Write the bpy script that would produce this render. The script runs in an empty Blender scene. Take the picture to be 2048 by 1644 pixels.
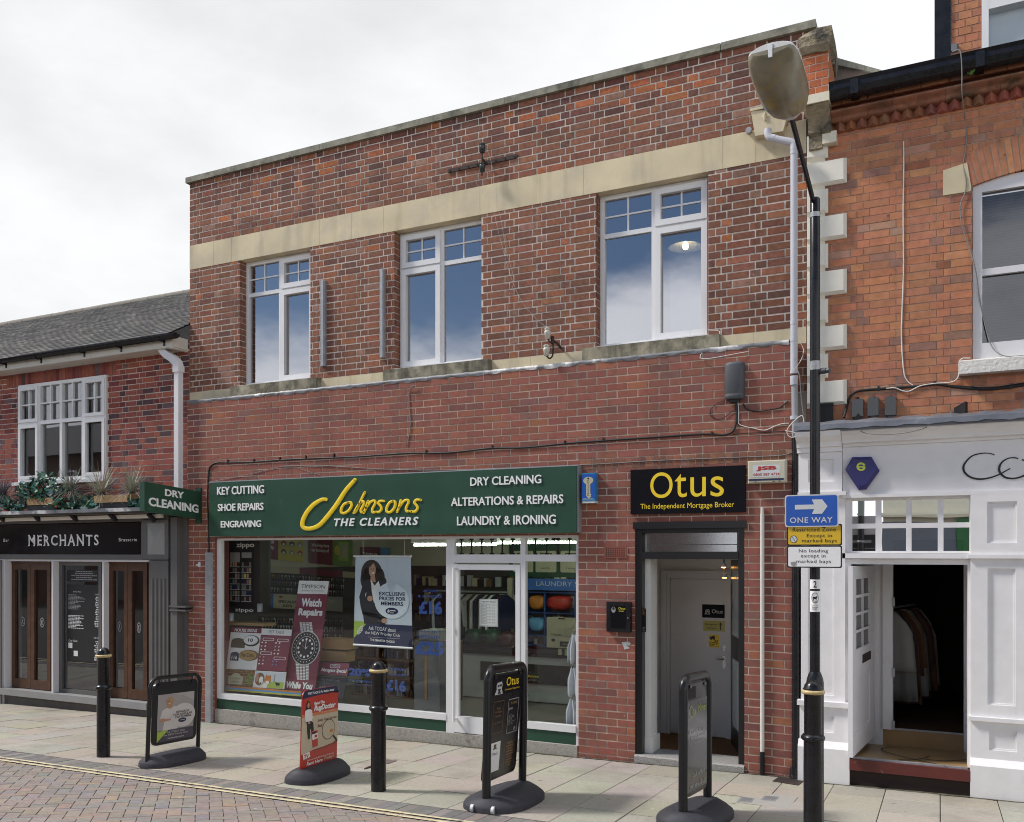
import bpy, math, random
from math import radians as rad, sin, cos, pi
from mathutils import Vector as V, Matrix
S = bpy.context.scene
COL = S.collection
rnd = random.Random(7)

# ------------------------------------------------------------------ camera, sky, sun, exposure
F, XC, HY, D, CZ = 1761.0, 1024.0, 1105.0, 9.0, 2.22      # focal length in photo pixels, horizon row, distance to the facade, eye height
PHI = math.atan(F / 3624.0); CP, SP = cos(PHI), sin(PHI)
cam = bpy.data.cameras.new('camera'); co = bpy.data.objects.new('camera', cam); COL.objects.link(co)
cam.sensor_width = 36; cam.lens = F / 2048 * 36; cam.shift_y = (HY - 822) / 2048
cam.clip_start = .05; cam.clip_end = 2000
co.location = (0, -D, CZ); co.rotation_euler = (rad(90), 0, PHI)
S.camera = co
SUN_AZ, SUN_EL = rad(202), rad(47)                         # direction towards the sun
w = bpy.data.worlds.new('World'); S.world = w; w.use_nodes = True
def world():
    nt = w.node_tree; N = nt.nodes; L = nt.links
    N.clear()
    out = N.new('ShaderNodeOutputWorld'); bg = N.new('ShaderNodeBackground'); L.new(bg.outputs[0], out.inputs[0])
    bg.inputs[1].default_value = .1
    sky = N.new('ShaderNodeTexSky'); sky.sky_type = 'NISHITA'; sky.sun_disc = False
    sky.sun_elevation = SUN_EL; sky.sun_rotation = math.atan2(cos(SUN_AZ), sin(SUN_AZ)); sky.air_density = 1.0; sky.dust_density = .25; sky.ozone_density = 2.5
    tc = N.new('ShaderNodeTexCoord'); sep = N.new('ShaderNodeSeparateXYZ'); L.new(tc.outputs['Generated'], sep.inputs[0])
    mp = N.new('ShaderNodeMapping'); L.new(tc.outputs['Generated'], mp.inputs[0]); mp.inputs['Scale'].default_value = (1, 1, 2.2); mp.inputs['Location'].default_value = (5.2, 1, 1.924)
    def noise(sc, det, ro=.55):
        n = N.new('ShaderNodeTexNoise'); n.inputs['Scale'].default_value = sc; n.inputs['Detail'].default_value = det
        n.inputs['Roughness'].default_value = ro; L.new(mp.outputs[0], n.inputs['Vector']); return n.outputs[0]
    def m(op, a, b=0, c=None, clamp=False):
        n = N.new('ShaderNodeMath'); n.operation = op; n.use_clamp = clamp
        for i, x in enumerate((a, b) if c is None else (a, b, c)):
            if isinstance(x, (int, float)): n.inputs[i].default_value = x
            else: L.new(x, n.inputs[i])
        return n.outputs[0]
    def mr(x, a, b, c, d, smooth=True):
        n = N.new('ShaderNodeMapRange'); n.interpolation_type = 'SMOOTHSTEP' if smooth else 'LINEAR'
        L.new(x, n.inputs[0])
        for i, v in enumerate((a, b, c, d)): n.inputs[i + 1].default_value = v
        return n.outputs[0]
    X, Y, Z = sep.outputs
    big, fine = noise(1.7, 6), noise(4.2, 8, .6)
    # overcast towards the street's far side, broken cumulus low in the sky behind the photographer
    over = mr(Y, -.35, -.02, 0, 1)
    lift = m('ADD', m('ADD', Z, m('MULTIPLY', m('ADD', X, .28), -.11)), m('MULTIPLY', m('SUBTRACT', big, .5), -.42))
    cum = mr(m('ADD', lift, m('MULTIPLY', m('SUBTRACT', fine, .5), -.20)), .215, .325, 1, 0)
    mask = m('MAXIMUM', over, cum)
    shade = m('ADD', mr(big, .3, .62, .86, 1.06), m('MULTIPLY', m('SUBTRACT', fine, .5), .30))
    val = m('MULTIPLY', m('MULTIPLY', shade, mr(Y, -.35, .15, 15.5, 9.5)), mr(Z, .58, .9, 1, 1.65))
    cc = N.new('ShaderNodeCombineXYZ')
    L.new(m('MULTIPLY', val, .985), cc.inputs[0]); L.new(val, cc.inputs[1]); L.new(m('MULTIPLY', val, 1.02), cc.inputs[2])
    mix = N.new('ShaderNodeMix'); mix.data_type = 'RGBA'
    L.new(mask, mix.inputs[0]); L.new(sky.outputs[0], mix.inputs[6]); L.new(cc.outputs[0], mix.inputs[7])
    L.new(mix.outputs[2], bg.inputs[0])
world()
sl = bpy.data.lights.new('sun', 'SUN'); sl.energy = 3.6; sl.angle = rad(9); sl.color = (1, .95, .88)
so = bpy.data.objects.new('sun', sl); COL.objects.link(so)
so.rotation_euler = V((-cos(SUN_AZ) * cos(SUN_EL), -sin(SUN_AZ) * cos(SUN_EL), -sin(SUN_EL))).to_track_quat('-Z', 'Y').to_euler()
S.view_settings.view_transform = 'Standard'; S.view_settings.look = 'None'; S.view_settings.exposure = 0; S.view_settings.gamma = 1
S.cycles.max_bounces = 8; S.cycles.transparent_max_bounces = 12; S.cycles.use_denoising = True
S.cycles.pixel_filter_type = 'BLACKMAN_HARRIS'; S.cycles.filter_width = 1.0; S.cycles.sample_clamp_indirect = 8; S.cycles.caustics_reflective = False; S.cycles.caustics_refractive = False

# ------------------------------------------------------------------ surveying helpers: photo pixel -> point on a real plane
def ray(x, y):
    a = (x - XC) / F; return V((-SP + a * CP, CP + a * SP, -(y - HY) / F))
O = V((0, -D, CZ))
def W(x, y, Y=0.):                       # on the vertical plane y = Y
    d = ray(x, y); return O + d * ((Y + D) / d.y)
def sx(x, Y=0.): return W(x, HY, Y).x
def zy(x, y, Y=0.): return W(x, y, Y).z
def onS(x, y, s):                        # on the vertical plane x = s
    d = ray(x, y); return O + d * (s / d.x)
GB, GC, G0 = .01275, -.0572, .0439       # the street falls gently towards the buildings
def gz(s, y): return G0 + GB * s + GC * y
def onG(x, y, h=0.):
    d = ray(x, y); t = (G0 + h - GC * D - CZ) / (d.z - GB * d.x - GC * d.y); return O + d * t

# ------------------------------------------------------------------ materials
def mat(name, col, rough=.6, var=.12, vs=6., bump=.15, bs=80., metal=0., spec=.5, coat=0., attr=False, stain=None, emit=0., dist=.004, streak=None, spots=None):
    """principled, broken up by noise; stain=(colour, scale, lo, hi) adds weathering patches"""
    m = bpy.data.materials.new(name); m.use_nodes = True; nt = m.node_tree; N = nt.nodes; L = nt.links
    b = N['Principled BSDF']; tc = N.new('ShaderNodeTexCoord')
    n1 = N.new('ShaderNodeTexNoise'); n1.inputs['Scale'].default_value = vs; n1.inputs['Detail'].default_value = 7; L.new(tc.outputs['Object'], n1.inputs['Vector'])
    r1 = N.new('ShaderNodeMapRange'); r1.inputs[1].default_value = .25; r1.inputs[2].default_value = .75; r1.inputs[3].default_value = 1 - var; r1.inputs[4].default_value = 1 + var
    L.new(n1.outputs[0], r1.inputs[0])
    mul = N.new('ShaderNodeVectorMath'); mul.operation = 'SCALE'; L.new(r1.outputs[0], mul.inputs['Scale'])
    if attr:
        a = N.new('ShaderNodeAttribute'); a.attribute_name = 'Col'; L.new(a.outputs['Color'], mul.inputs[0])
    else: mul.inputs[0].default_value = col
    outc = mul.outputs[0]
    if stain:
        n3 = N.new('ShaderNodeTexNoise'); n3.inputs['Scale'].default_value = stain[1]; n3.inputs['Detail'].default_value = 9; n3.inputs['Roughness'].default_value = .65
        L.new(tc.outputs['Object'], n3.inputs['Vector'])
        r3 = N.new('ShaderNodeMapRange'); r3.inputs[1].default_value = stain[2]; r3.inputs[2].default_value = stain[3]; L.new(n3.outputs[0], r3.inputs[0])
        mx = N.new('ShaderNodeMix'); mx.data_type = 'RGBA'; L.new(r3.outputs[0], mx.inputs[0]); L.new(outc, mx.inputs[6]); mx.inputs[7].default_value = (*stain[0], 1); outc = mx.outputs[2]
    if streak:                                            # soot and wash-down in vertical runs
        mp = N.new('ShaderNodeMapping'); mp.inputs['Scale'].default_value = (3.2, 3.2, .32); L.new(tc.outputs['Object'], mp.inputs[0])
        n4 = N.new('ShaderNodeTexNoise'); n4.inputs['Scale'].default_value = streak[1]; n4.inputs['Detail'].default_value = 8; n4.inputs['Roughness'].default_value = .6; L.new(mp.outputs[0], n4.inputs['Vector'])
        r4 = N.new('ShaderNodeMapRange'); r4.inputs[1].default_value = streak[2]; r4.inputs[2].default_value = streak[3]; r4.inputs[4].default_value = streak[4]; L.new(n4.outputs[0], r4.inputs[0])
        mx = N.new('ShaderNodeMix'); mx.data_type = 'RGBA'; L.new(r4.outputs[0], mx.inputs[0]); L.new(outc, mx.inputs[6]); mx.inputs[7].default_value = (*streak[0], 1); outc = mx.outputs[2]
    for cl, sc_, rad_ in spots or ():                     # gum, chips, splashes
        vo = N.new('ShaderNodeTexVoronoi'); vo.inputs['Scale'].default_value = sc_; L.new(tc.outputs['Object'], vo.inputs['Vector'])
        r5 = N.new('ShaderNodeMapRange'); r5.inputs[1].default_value = rad_; r5.inputs[2].default_value = rad_ * .75; r5.inputs[4].default_value = .75; L.new(vo.outputs['Distance'], r5.inputs[0])
        mx = N.new('ShaderNodeMix'); mx.data_type = 'RGBA'; L.new(r5.outputs[0], mx.inputs[0]); L.new(outc, mx.inputs[6]); mx.inputs[7].default_value = (*cl, 1); outc = mx.outputs[2]
    L.new(outc, b.inputs['Base Color'])
    r2 = N.new('ShaderNodeMapRange'); r2.inputs[3].default_value = max(0, rough - .1); r2.inputs[4].default_value = min(1, rough + .1); L.new(n1.outputs[0], r2.inputs[0]); L.new(r2.outputs[0], b.inputs['Roughness'])
    b.inputs['Metallic'].default_value = metal; b.inputs['Specular IOR Level'].default_value = spec; b.inputs['Coat Weight'].default_value = coat
    if bump:
        n2 = N.new('ShaderNodeTexNoise'); n2.inputs['Scale'].default_value = bs; n2.inputs['Detail'].default_value = 5; L.new(tc.outputs['Object'], n2.inputs['Vector'])
        bp = N.new('ShaderNodeBump'); bp.inputs['Strength'].default_value = bump; bp.inputs['Distance'].default_value = dist; L.new(n2.outputs[0], bp.inputs['Height']); L.new(bp.outputs[0], b.inputs['Normal'])
    if emit:
        b.inputs['Emission Color'].default_value = (*col, 1); b.inputs['Emission Strength'].default_value = emit
    return m
def glass(name, fac, tint=(.9, .95, .93), rough=.0, wob=.0):
    m = bpy.data.materials.new(name); m.use_nodes = True; nt = m.node_tree; N = nt.nodes; L = nt.links; N.clear()
    out = N.new('ShaderNodeOutputMaterial'); mix = N.new('ShaderNodeMixShader'); t = N.new('ShaderNodeBsdfTransparent'); g = N.new('ShaderNodeBsdfGlossy')
    t.inputs[0].default_value = (*tint, 1); g.inputs['Roughness'].default_value = rough; g.inputs[0].default_value = (.92, .93, 1, 1)
    lw = N.new('ShaderNodeFresnel'); ge = N.new('ShaderNodeNewGeometry'); ir = N.new('ShaderNodeMapRange'); ir.inputs[3].default_value = 1.5; ir.inputs[4].default_value = 1 / 1.5; L.new(ge.outputs['Backfacing'], ir.inputs[0]); L.new(ir.outputs[0], lw.inputs[0])   # a single sheet: the same on both faces
    ad = N.new('ShaderNodeMath'); ad.operation = 'ADD'; ad.use_clamp = True; ad.inputs[1].default_value = fac; L.new(lw.outputs[0], ad.inputs[0])
    L.new(ad.outputs[0], mix.inputs[0]); L.new(t.outputs[0], mix.inputs[1]); L.new(g.outputs[0], mix.inputs[2]); L.new(mix.outputs[0], out.inputs[0])
    if wob:
        tc = N.new('ShaderNodeTexCoord'); n = N.new('ShaderNodeTexNoise'); n.inputs['Scale'].default_value = 1.6; n.inputs['Detail'].default_value = 1; L.new(tc.outputs['Object'], n.inputs['Vector'])
        bp = N.new('ShaderNodeBump'); bp.inputs['Strength'].default_value = wob; bp.inputs['Distance'].default_value = .01; L.new(n.outputs[0], bp.inputs['Height']); L.new(bp.outputs[0], g.inputs['Normal']); L.new(bp.outputs[0], lw.inputs['Normal'])
    return m
M = {}
def flat(key, col, rough=.55, **k):
    M[key] = mat(key, col, rough, **{**dict(var=.05, bump=.04), **k}); return M[key]
M['brick'] = mat('brick', None, .88, var=.28, vs=22, bump=.5, bs=160, attr=True, stain=((.07, .05, .042), 1.4, .58, 1.0), spec=.2, streak=((.06, .045, .04), 1.1, .54, .78, .6), spots=[((.5, .42, .36), 9, .05)])
M['brick_new'] = mat('brick_new', None, .85, var=.14, vs=16, bump=.3, bs=220, attr=True, stain=((.10, .05, .045), .9, .58, 1.0), spec=.25, streak=((.12, .06, .05), 1.0, .54, .8, .5), spots=[((.5, .4, .36), 6, .045)])
M['brick_orange'] = mat('brick_orange', None, .85, var=.2, vs=14, bump=.35, bs=140, attr=True, stain=((.20, .10, .075), 1.8, .55, .95), spec=.2, streak=((.14, .07, .05), 1.2, .55, .8, .45), spots=[((.12, .05, .04), 5, .06)])
M['mortar_pale'] = mat('mortar_pale', (.64, .575, .51), .95, var=.35, vs=3, bump=.6, bs=120, stain=((.13, .10, .09), 1.1, .56, .72))
M['mortar_buff'] = mat('mortar_buff', (.55, .45, .36), .95, var=.25, vs=4, bump=.6, bs=140)
M['mortar_brown'] = mat('mortar_brown', (.36, .28, .225), .95, var=.3, vs=4, bump=.6, bs=140)
M['stone'] = mat('stone', (.66, .57, .39), .85, var=.16, vs=2.2, bump=.35, bs=90, stain=((.50, .45, .37), 1.7, .5, .75), spec=.25, streak=((.33, .28, .2), 1.6, .5, .75, .5))
M['sill_stone'] = mat('sill_stone', (.38, .35, .26), .9, var=.25, vs=7, bump=.5, bs=70, stain=((.10, .095, .075), 5.5, .42, .66), spec=.2, streak=((.07, .065, .05), 2.5, .5, .7, .8))
M['coping'] = mat('coping', (.27, .26, .21), .92, var=.3, vs=9, bump=.6, bs=60, stain=((.09, .09, .075), 4, .48, .68), spec=.2)
M['old_stone'] = mat('old_stone', (.30, .25, .17), .95, var=.35, vs=12, bump=.9, bs=35, stain=((.06, .055, .045), 6, .46, .62), dist=.02)
M['lead'] = mat('lead', (.19, .195, .21), .55, var=.3, vs=5, bump=.5, bs=25, metal=.2, stain=((.60, .60, .60), 1.3, .52, .58), dist=.006)
M['lead_dark'] = mat('lead_dark', (.17, .18, .21), .5, var=.3, vs=5, bump=.4, bs=25, metal=.3, stain=((.4, .41, .42), 5, .6, .75), dist=.006)
M['upvc'] = mat('upvc', (.78, .78, .79), .35, var=.04, vs=3, bump=.03, stain=((.55, .53, .50), 5, .62, .95))
M['white_paint'] = mat('white_paint', (.72, .71, .73), .5, var=.04, vs=2, bump=.12, bs=30, stain=((.55, .54, .54), 2.5, .6, 1.0))
M['cream_paint'] = mat('cream_paint', (.72, .67, .53), .6, var=.06, vs=6, bump=.5, bs=45, stain=((.45, .40, .28), 7, .60, .9))
M['quoin_paint'] = mat('quoin_paint', (.78, .75, .66), .6, var=.05, vs=5, bump=.5, bs=40, stain=((.50, .45, .33), 6, .62, .9))
M['white_wall'] = mat('white_wall', (.84, .83, .80), .7, var=.04, vs=2, bump=.08)
M['black_gloss'] = mat('black_gloss', (.011, .011, .014), .28, var=.3, vs=12, bump=.08, bs=50, spec=.38, stain=((.05, .045, .04), 9, .62, .85))
M['black_door'] = mat('black_door', (.008, .008, .010), .32, var=.1, vs=4, bump=.04, bs=30)
M['sign_frame'] = mat('sign_frame', (.010, .010, .012), .3, var=.15, vs=5, bump=.03, bs=30, spec=.4, stain=((.03, .029, .028), 3.5, .60, .9))
M['black_matt'] = mat('black_matt', (.015, .015, .018), .5, var=.25, vs=9, bump=.1, bs=90, spec=.25)
M['dark'] = mat('dark', (.02, .019, .018), .8, var=.3)
M['rubber'] = mat('rubber', (.042, .042, .052), .62, var=.25, vs=30, bump=.3, bs=260, spec=.35)
M['pvc_grey'] = mat('pvc_grey', (.52, .53, .58), .45, var=.06, vs=4, bump=.05, stain=((.30, .30, .31), 5, .6, .9))
M['pvc_dark'] = mat('pvc_dark', (.25, .26, .28), .5, var=.1, vs=4, bump=.05)
M['galv'] = mat('galv', (.36, .37, .39), .5, var=.15, vs=14, bump=.1, metal=.35)
M['grey_paint'] = mat('grey_paint', (.125, .12, .117), .5, var=.08, vs=4, bump=.08, stain=((.2, .19, .18), 6, .64, .95))
M['grey_light'] = mat('grey_light', (.30, .30, .30), .5, var=.08, vs=4, bump=.06)
M['green'] = mat('green', (.016, .066, .039), .45, var=.10, vs=3, bump=.06, stain=((.05, .11, .08), 4, .6, 1.0))
M['sign_black'] = mat('sign_black', (.006, .006, .009), .45, var=.1, bump=.02, spec=.12)
M['yellow'] = mat('yellow', (.90, .64, .025), .4, var=.04, bump=.03)
M['lemon'] = mat('lemon', (.74, .62, .06), .4, var=.05, bump=.03)
M['letter_white'] = mat('letter_white', (.88, .88, .88), .4, var=.03, bump=.03)
M['navy'] = mat('navy', (.013, .018, .075), .4, var=.08, bump=.02)
M['purple'] = mat('purple', (.028, .026, .145), .4, var=.12, vs=5, bump=.05)
M['wood'] = mat('wood', (.085, .034, .014), .5, var=.35, vs=9, bump=.15, bs=40)
M['pale_wood'] = mat('pale_wood', (.40, .25, .12), .6, var=.3, vs=9, bump=.15, bs=40)
M['slate'] = mat('slate', None, .75, var=.25, vs=12, bump=.4, bs=70, attr=True, spec=.3)
M['slab'] = mat('slab', None, .9, var=.13, vs=40, bump=.35, bs=240, attr=True, stain=((.22, .20, .165), 1.5, .5, .82), spec=.25, spots=[((.16, .15, .13), 3.1, .075), ((.5, .48, .43), 2.3, .04), ((.10, .09, .08), 5.3, .035)])
M['paver'] = mat('paver', None, .85, var=.16, vs=24, bump=.45, bs=200, attr=True, stain=((.30, .27, .25), 2.4, .56, .85), spec=.25, spots=[((.5, .48, .45), 3.3, .05), ((.07, .065, .06), 4.1, .04)])
M['joint'] = mat('joint', (.045, .037, .03), .95, var=.4, vs=20, bump=.5)
M['joint_slab'] = mat('joint_slab', (.10, .082, .06), .95, var=.4, vs=9, bump=.5)
M['line'] = mat('line', (.58, .51, .33), .8, var=.2, vs=20, bump=.4, bs=160, stain=((.25, .215, .195), 7, .52, .62))
M['terrazzo'] = mat('terrazzo', (.30, .29, .28), .6, var=.75, vs=120, bump=.2, bs=160)
M['plinth'] = mat('plinth', (.36, .34, .305), .9, var=.28, vs=60, bump=.5, bs=120, stain=((.09, .085, .075), 4, .60, .78))
M['mat_brown'] = mat('mat_brown', (.20, .095, .03), .95, var=.45, vs=60, bump=.6, bs=300)
M['tile_tan'] = mat('tile_tan', (.36, .225, .10), .35, var=.12, vs=5, bump=.05)
M['maroon'] = mat('maroon', (.115, .022, .018), .4, var=.15, vs=6, bump=.15, stain=((.30, .22, .2), 10, .64, .72))
M['blue_sign'] = mat('blue_sign', (.012, .095, .46), .35, var=.06, vs=3, bump=.02)
M['sign_grey'] = mat('sign_grey', (.62, .64, .66), .4, var=.04, bump=.02)
M['gold'] = mat('gold', (.55, .42, .20), .4, var=.3, vs=25, bump=.15, stain=((.08, .03, .015), 12, .64, .72))
M['porcelain'] = mat('porcelain', (.55, .53, .46), .25, var=.15, vs=20, bump=.05, stain=((.2, .19, .15), 15, .58, .75))
M['rust'] = mat('rust', (.045, .028, .024), .8, var=.4, vs=20, bump=.4)
M['cable_black'] = mat('cable_black', (.012, .012, .014), .55, var=.2, bump=.05)
M['cable_grey'] = mat('cable_grey', (.22, .21, .21), .6, var=.2, bump=.05)
M['cable_white'] = mat('cable_white', (.68, .66, .62), .5, var=.1, bump=.05)
M['lamp_glass'] = mat('lamp_glass', (.235, .21, .145), .22, var=.35, vs=5, bump=.25, bs=90, spec=.6, stain=((.30, .22, .06), 3.2, .50, .62))
M['lamp_hood'] = mat('lamp_hood', (.50, .50, .50), .5, var=.12, vs=6, bump=.1, stain=((.30, .27, .22), 8, .56, .8))
M['leaf'] = mat('leaf', None, .5, var=.3, vs=30, bump=.1, attr=True)
M['glass_upper'] = glass('glass_upper', .33, (.45, .5, .55))
M['glass_shop'] = glass('glass_shop', .02, (.96, .985, .97))
M['glass_dark'] = glass('glass_dark', .10, (.55, .58, .58), wob=.05)
M['glass_mirror'] = glass('glass_mirror', .72, (.4, .45, .45), wob=.1)
M['frosted_glass'] = glass('frosted_glass', .22, (.72, .74, .74), .12)
M['tube'] = mat('tube', (.86, 1.0, .80), .5, var=0, bump=0, emit=34)
M['bulb'] = mat('bulb', (1.0, .82, .5), .5, var=0, bump=0, emit=28)
M['spot_lit'] = mat('spot_lit', (1.0, .45, .10), .5, var=0, bump=0, emit=16)

# ------------------------------------------------------------------ mesh builder
ORG = {}
class MB:
    def __init__(s): s.v = []; s.f = []; s.m = []; s.c = []; s.sm = []; s.sides = None
    def face(s, pts, mi=0, c=None, smooth=False):
        i = len(s.v); s.v += [tuple(p) for p in pts]; s.f.append(tuple(range(i, i + len(pts)))); s.m.append(mi); s.c.append(c); s.sm.append(smooth)
    def grid(s, rows, mi=0, smooth=True, closed=False, c=None):
        i = len(s.v); n = len(rows[0])
        for r in rows: s.v += [tuple(p) for p in r]
        for a in range(len(rows) - 1):
            for b in range(n if closed else n - 1):
                b2 = (b + 1) % n
                s.f.append((i + a * n + b, i + a * n + b2, i + (a + 1) * n + b2, i + (a + 1) * n + b)); s.m.append(mi); s.c.append(c); s.sm.append(smooth)
    def hexa(s, a, b, mi=0, c=None):            # a, b: bottom and top quads (same winding)
        s.face(a[::-1], mi, c); s.face(b, mi, c)
        for k in range(4): s.face([a[k], a[(k + 1) % 4], b[(k + 1) % 4], b[k]], mi, c)
    def box(s, x0, x1, y0, y1, z0, z1, mi=0, c=None):
        x0, x1 = min(x0, x1), max(x0, x1); y0, y1 = min(y0, y1), max(y0, y1); z0, z1 = min(z0, z1), max(z0, z1)
        q = [(x0, y0), (x1, y0), (x1, y1), (x0, y1)]
        s.hexa([(*p, z0) for p in q], [(*p, z1) for p in q], mi, c); return s
    def prism(s, pts, vec, mi=0, c=None):       # polygon swept along vec
        pts = [V(p) for p in pts]; vec = V(vec); q = [p + vec for p in pts]
        nrm = V((0, 0, 0))
        for i in range(len(pts)): nrm += pts[i].cross(pts[(i + 1) % len(pts)])
        if nrm.dot(vec) > 0: pts, q = pts[::-1], q[::-1]
        s.face(pts, mi, c); s.face(q[::-1], mi, c); n = len(pts)
        for i in range(n): s.face([pts[(i + 1) % n], pts[i], q[i], q[(i + 1) % n]], mi, c)
        return s
    def tube(s, path, r, n=8, mi=0, cap=True, smooth=True, flatten=1.):
        path = [V(p) for p in path]; rows = []; up = V((0, 0, 1)); prev = None
        for i, p in enumerate(path):
            t = (path[min(i + 1, len(path) - 1)] - path[max(i - 1, 0)]).normalized()
            if prev is None:
                a = t.cross(up if abs(t.z) < .95 else V((1, 0, 0))).normalized()
            else: a = (prev - t * prev.dot(t)).normalized()
            prev = a; b = t.cross(a); rr = r[i] if isinstance(r, (list, tuple)) else r
            rows.append([p + a * (rr * cos(2 * pi * k / n)) + b * (rr * flatten * sin(2 * pi * k / n)) for k in range(n)])
        s.grid(rows, mi, smooth, True)
        if cap: s.face(rows[0][::-1], mi); s.face(rows[-1], mi)
        return s
    def lathe(s, prof, cx, cy, n=24, mi=0, smooth=True, z0=0.):
        rows = [[(cx + r * cos(2 * pi * k / n), cy + r * sin(2 * pi * k / n), z + z0) for k in range(n)] for r, z in prof]
        s.grid(rows, mi, smooth, True); s.face(rows[0][::-1], mi); s.face(rows[-1], mi); return s
    def build(s, name, mats, parent=None, loc=None, bevel=0., seg=2, local=False):
        me = bpy.data.meshes.new(name)
        org = V((0, 0, 0)) if local else (ORG.get(parent.name, V((0, 0, 0))) if parent else V(loc or (0, 0, 0)))
        me.from_pydata([tuple(V(p) - org) for p in s.v], [], s.f)
        if not isinstance(mats, (list, tuple)): mats = [mats]
        for x in mats: me.materials.append(M[x] if isinstance(x, str) else x)
        me.polygons.foreach_set('material_index', s.m); me.polygons.foreach_set('use_smooth', s.sm)
        if any(c is not None for c in s.c):
            at = me.color_attributes.new('Col', 'FLOAT_COLOR', 'CORNER'); data = []
            for f, c in zip(s.f, s.c): data += list((*(c or (.5, .5, .5)), 1.)) * len(f)
            at.data.foreach_set('color', data)
        me.update()
        o = bpy.data.objects.new(name, me); COL.objects.link(o)
        if parent: o.parent = parent; ORG[o.name] = ORG.get(parent.name, V((0, 0, 0)))
        else: o.location = org; ORG[o.name] = org
        if bevel:
            b = o.modifiers.new('bevel', 'BEVEL'); b.width = bevel; b.segments = seg; b.limit_method = 'ANGLE'; b.angle_limit = rad(40); b.harden_normals = False
        return o
def tag(o, label=None, cat=None, group=None, kind=None):
    for k, v in (('label', label), ('category', cat), ('group', group), ('kind', kind)):
        if v: o[k] = v
    return o
def thing(name, label, cat, loc=(0, 0, 0), group=None, local=False, rot=None):
    o = bpy.data.objects.new(name, None); o.empty_display_size = .1; COL.objects.link(o); o.location = loc
    ORG[o.name] = V((0, 0, 0)) if local else V(loc)
    if rot: o.rotation_euler = rot
    return tag(o, label, cat, group)
def copy_tree(o, parent=None):
    c = o.copy(); COL.objects.link(c)
    if parent: c.parent = parent
    ORG[c.name] = ORG.get(o.name, V((0, 0, 0)))
    for ch in list(o.children): copy_tree(ch, c)
    return c
def smooth(pts, n=6):                      # Catmull-Rom through points
    pts = [V(p) for p in pts]
    if len(pts) < 3: return pts
    P = [pts[0] * 2 - pts[1]] + pts + [pts[-1] * 2 - pts[-2]]; out = []
    for i in range(1, len(P) - 2):
        a, b, c, d = P[i - 1], P[i], P[i + 1], P[i + 2]
        for k in range(n):
            t = k / n; out.append(.5 * ((2 * b) + (c - a) * t + (2 * a - 5 * b + 4 * c - d) * t * t + (3 * b - 3 * c + d - a) * t ** 3))
    return out + [pts[-1]]

# lettering: the built-in face, turned to faces once per string
TX = {}
def text_geo(txt, bold=0., shear=0., thick=0., space=1., res=3):
    key = (txt, bold, shear, thick, space, res)
    if key not in TX:
        cu = bpy.data.curves.new('lettering', 'FONT'); cu.body = txt; cu.size = 1; cu.offset = bold; cu.shear = shear; cu.extrude = .5 if thick else 0; cu.space_character = space
        cu.align_x = 'CENTER'; cu.resolution_u = res; cu.space_line = .95
        o = bpy.data.objects.new('lettering', cu); COL.objects.link(o)
        me = bpy.data.meshes.new_from_object(o.evaluated_get(bpy.context.evaluated_depsgraph_get()))
        vs = [tuple(v.co) for v in me.vertices]; fs = [tuple(p.vertices) for p in me.polygons]
        bpy.data.objects.remove(o); bpy.data.curves.remove(cu); bpy.data.meshes.remove(me)
        x0, x1 = min(v[0] for v in vs), max(v[0] for v in vs); y0, y1 = min(v[1] for v in vs), max(v[1] for v in vs)
        TX[key] = ([((x - x0) / (x1 - x0), (y1 - y) / (y1 - y0), z) for x, y, z in vs], fs)
    return TX[key]
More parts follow.
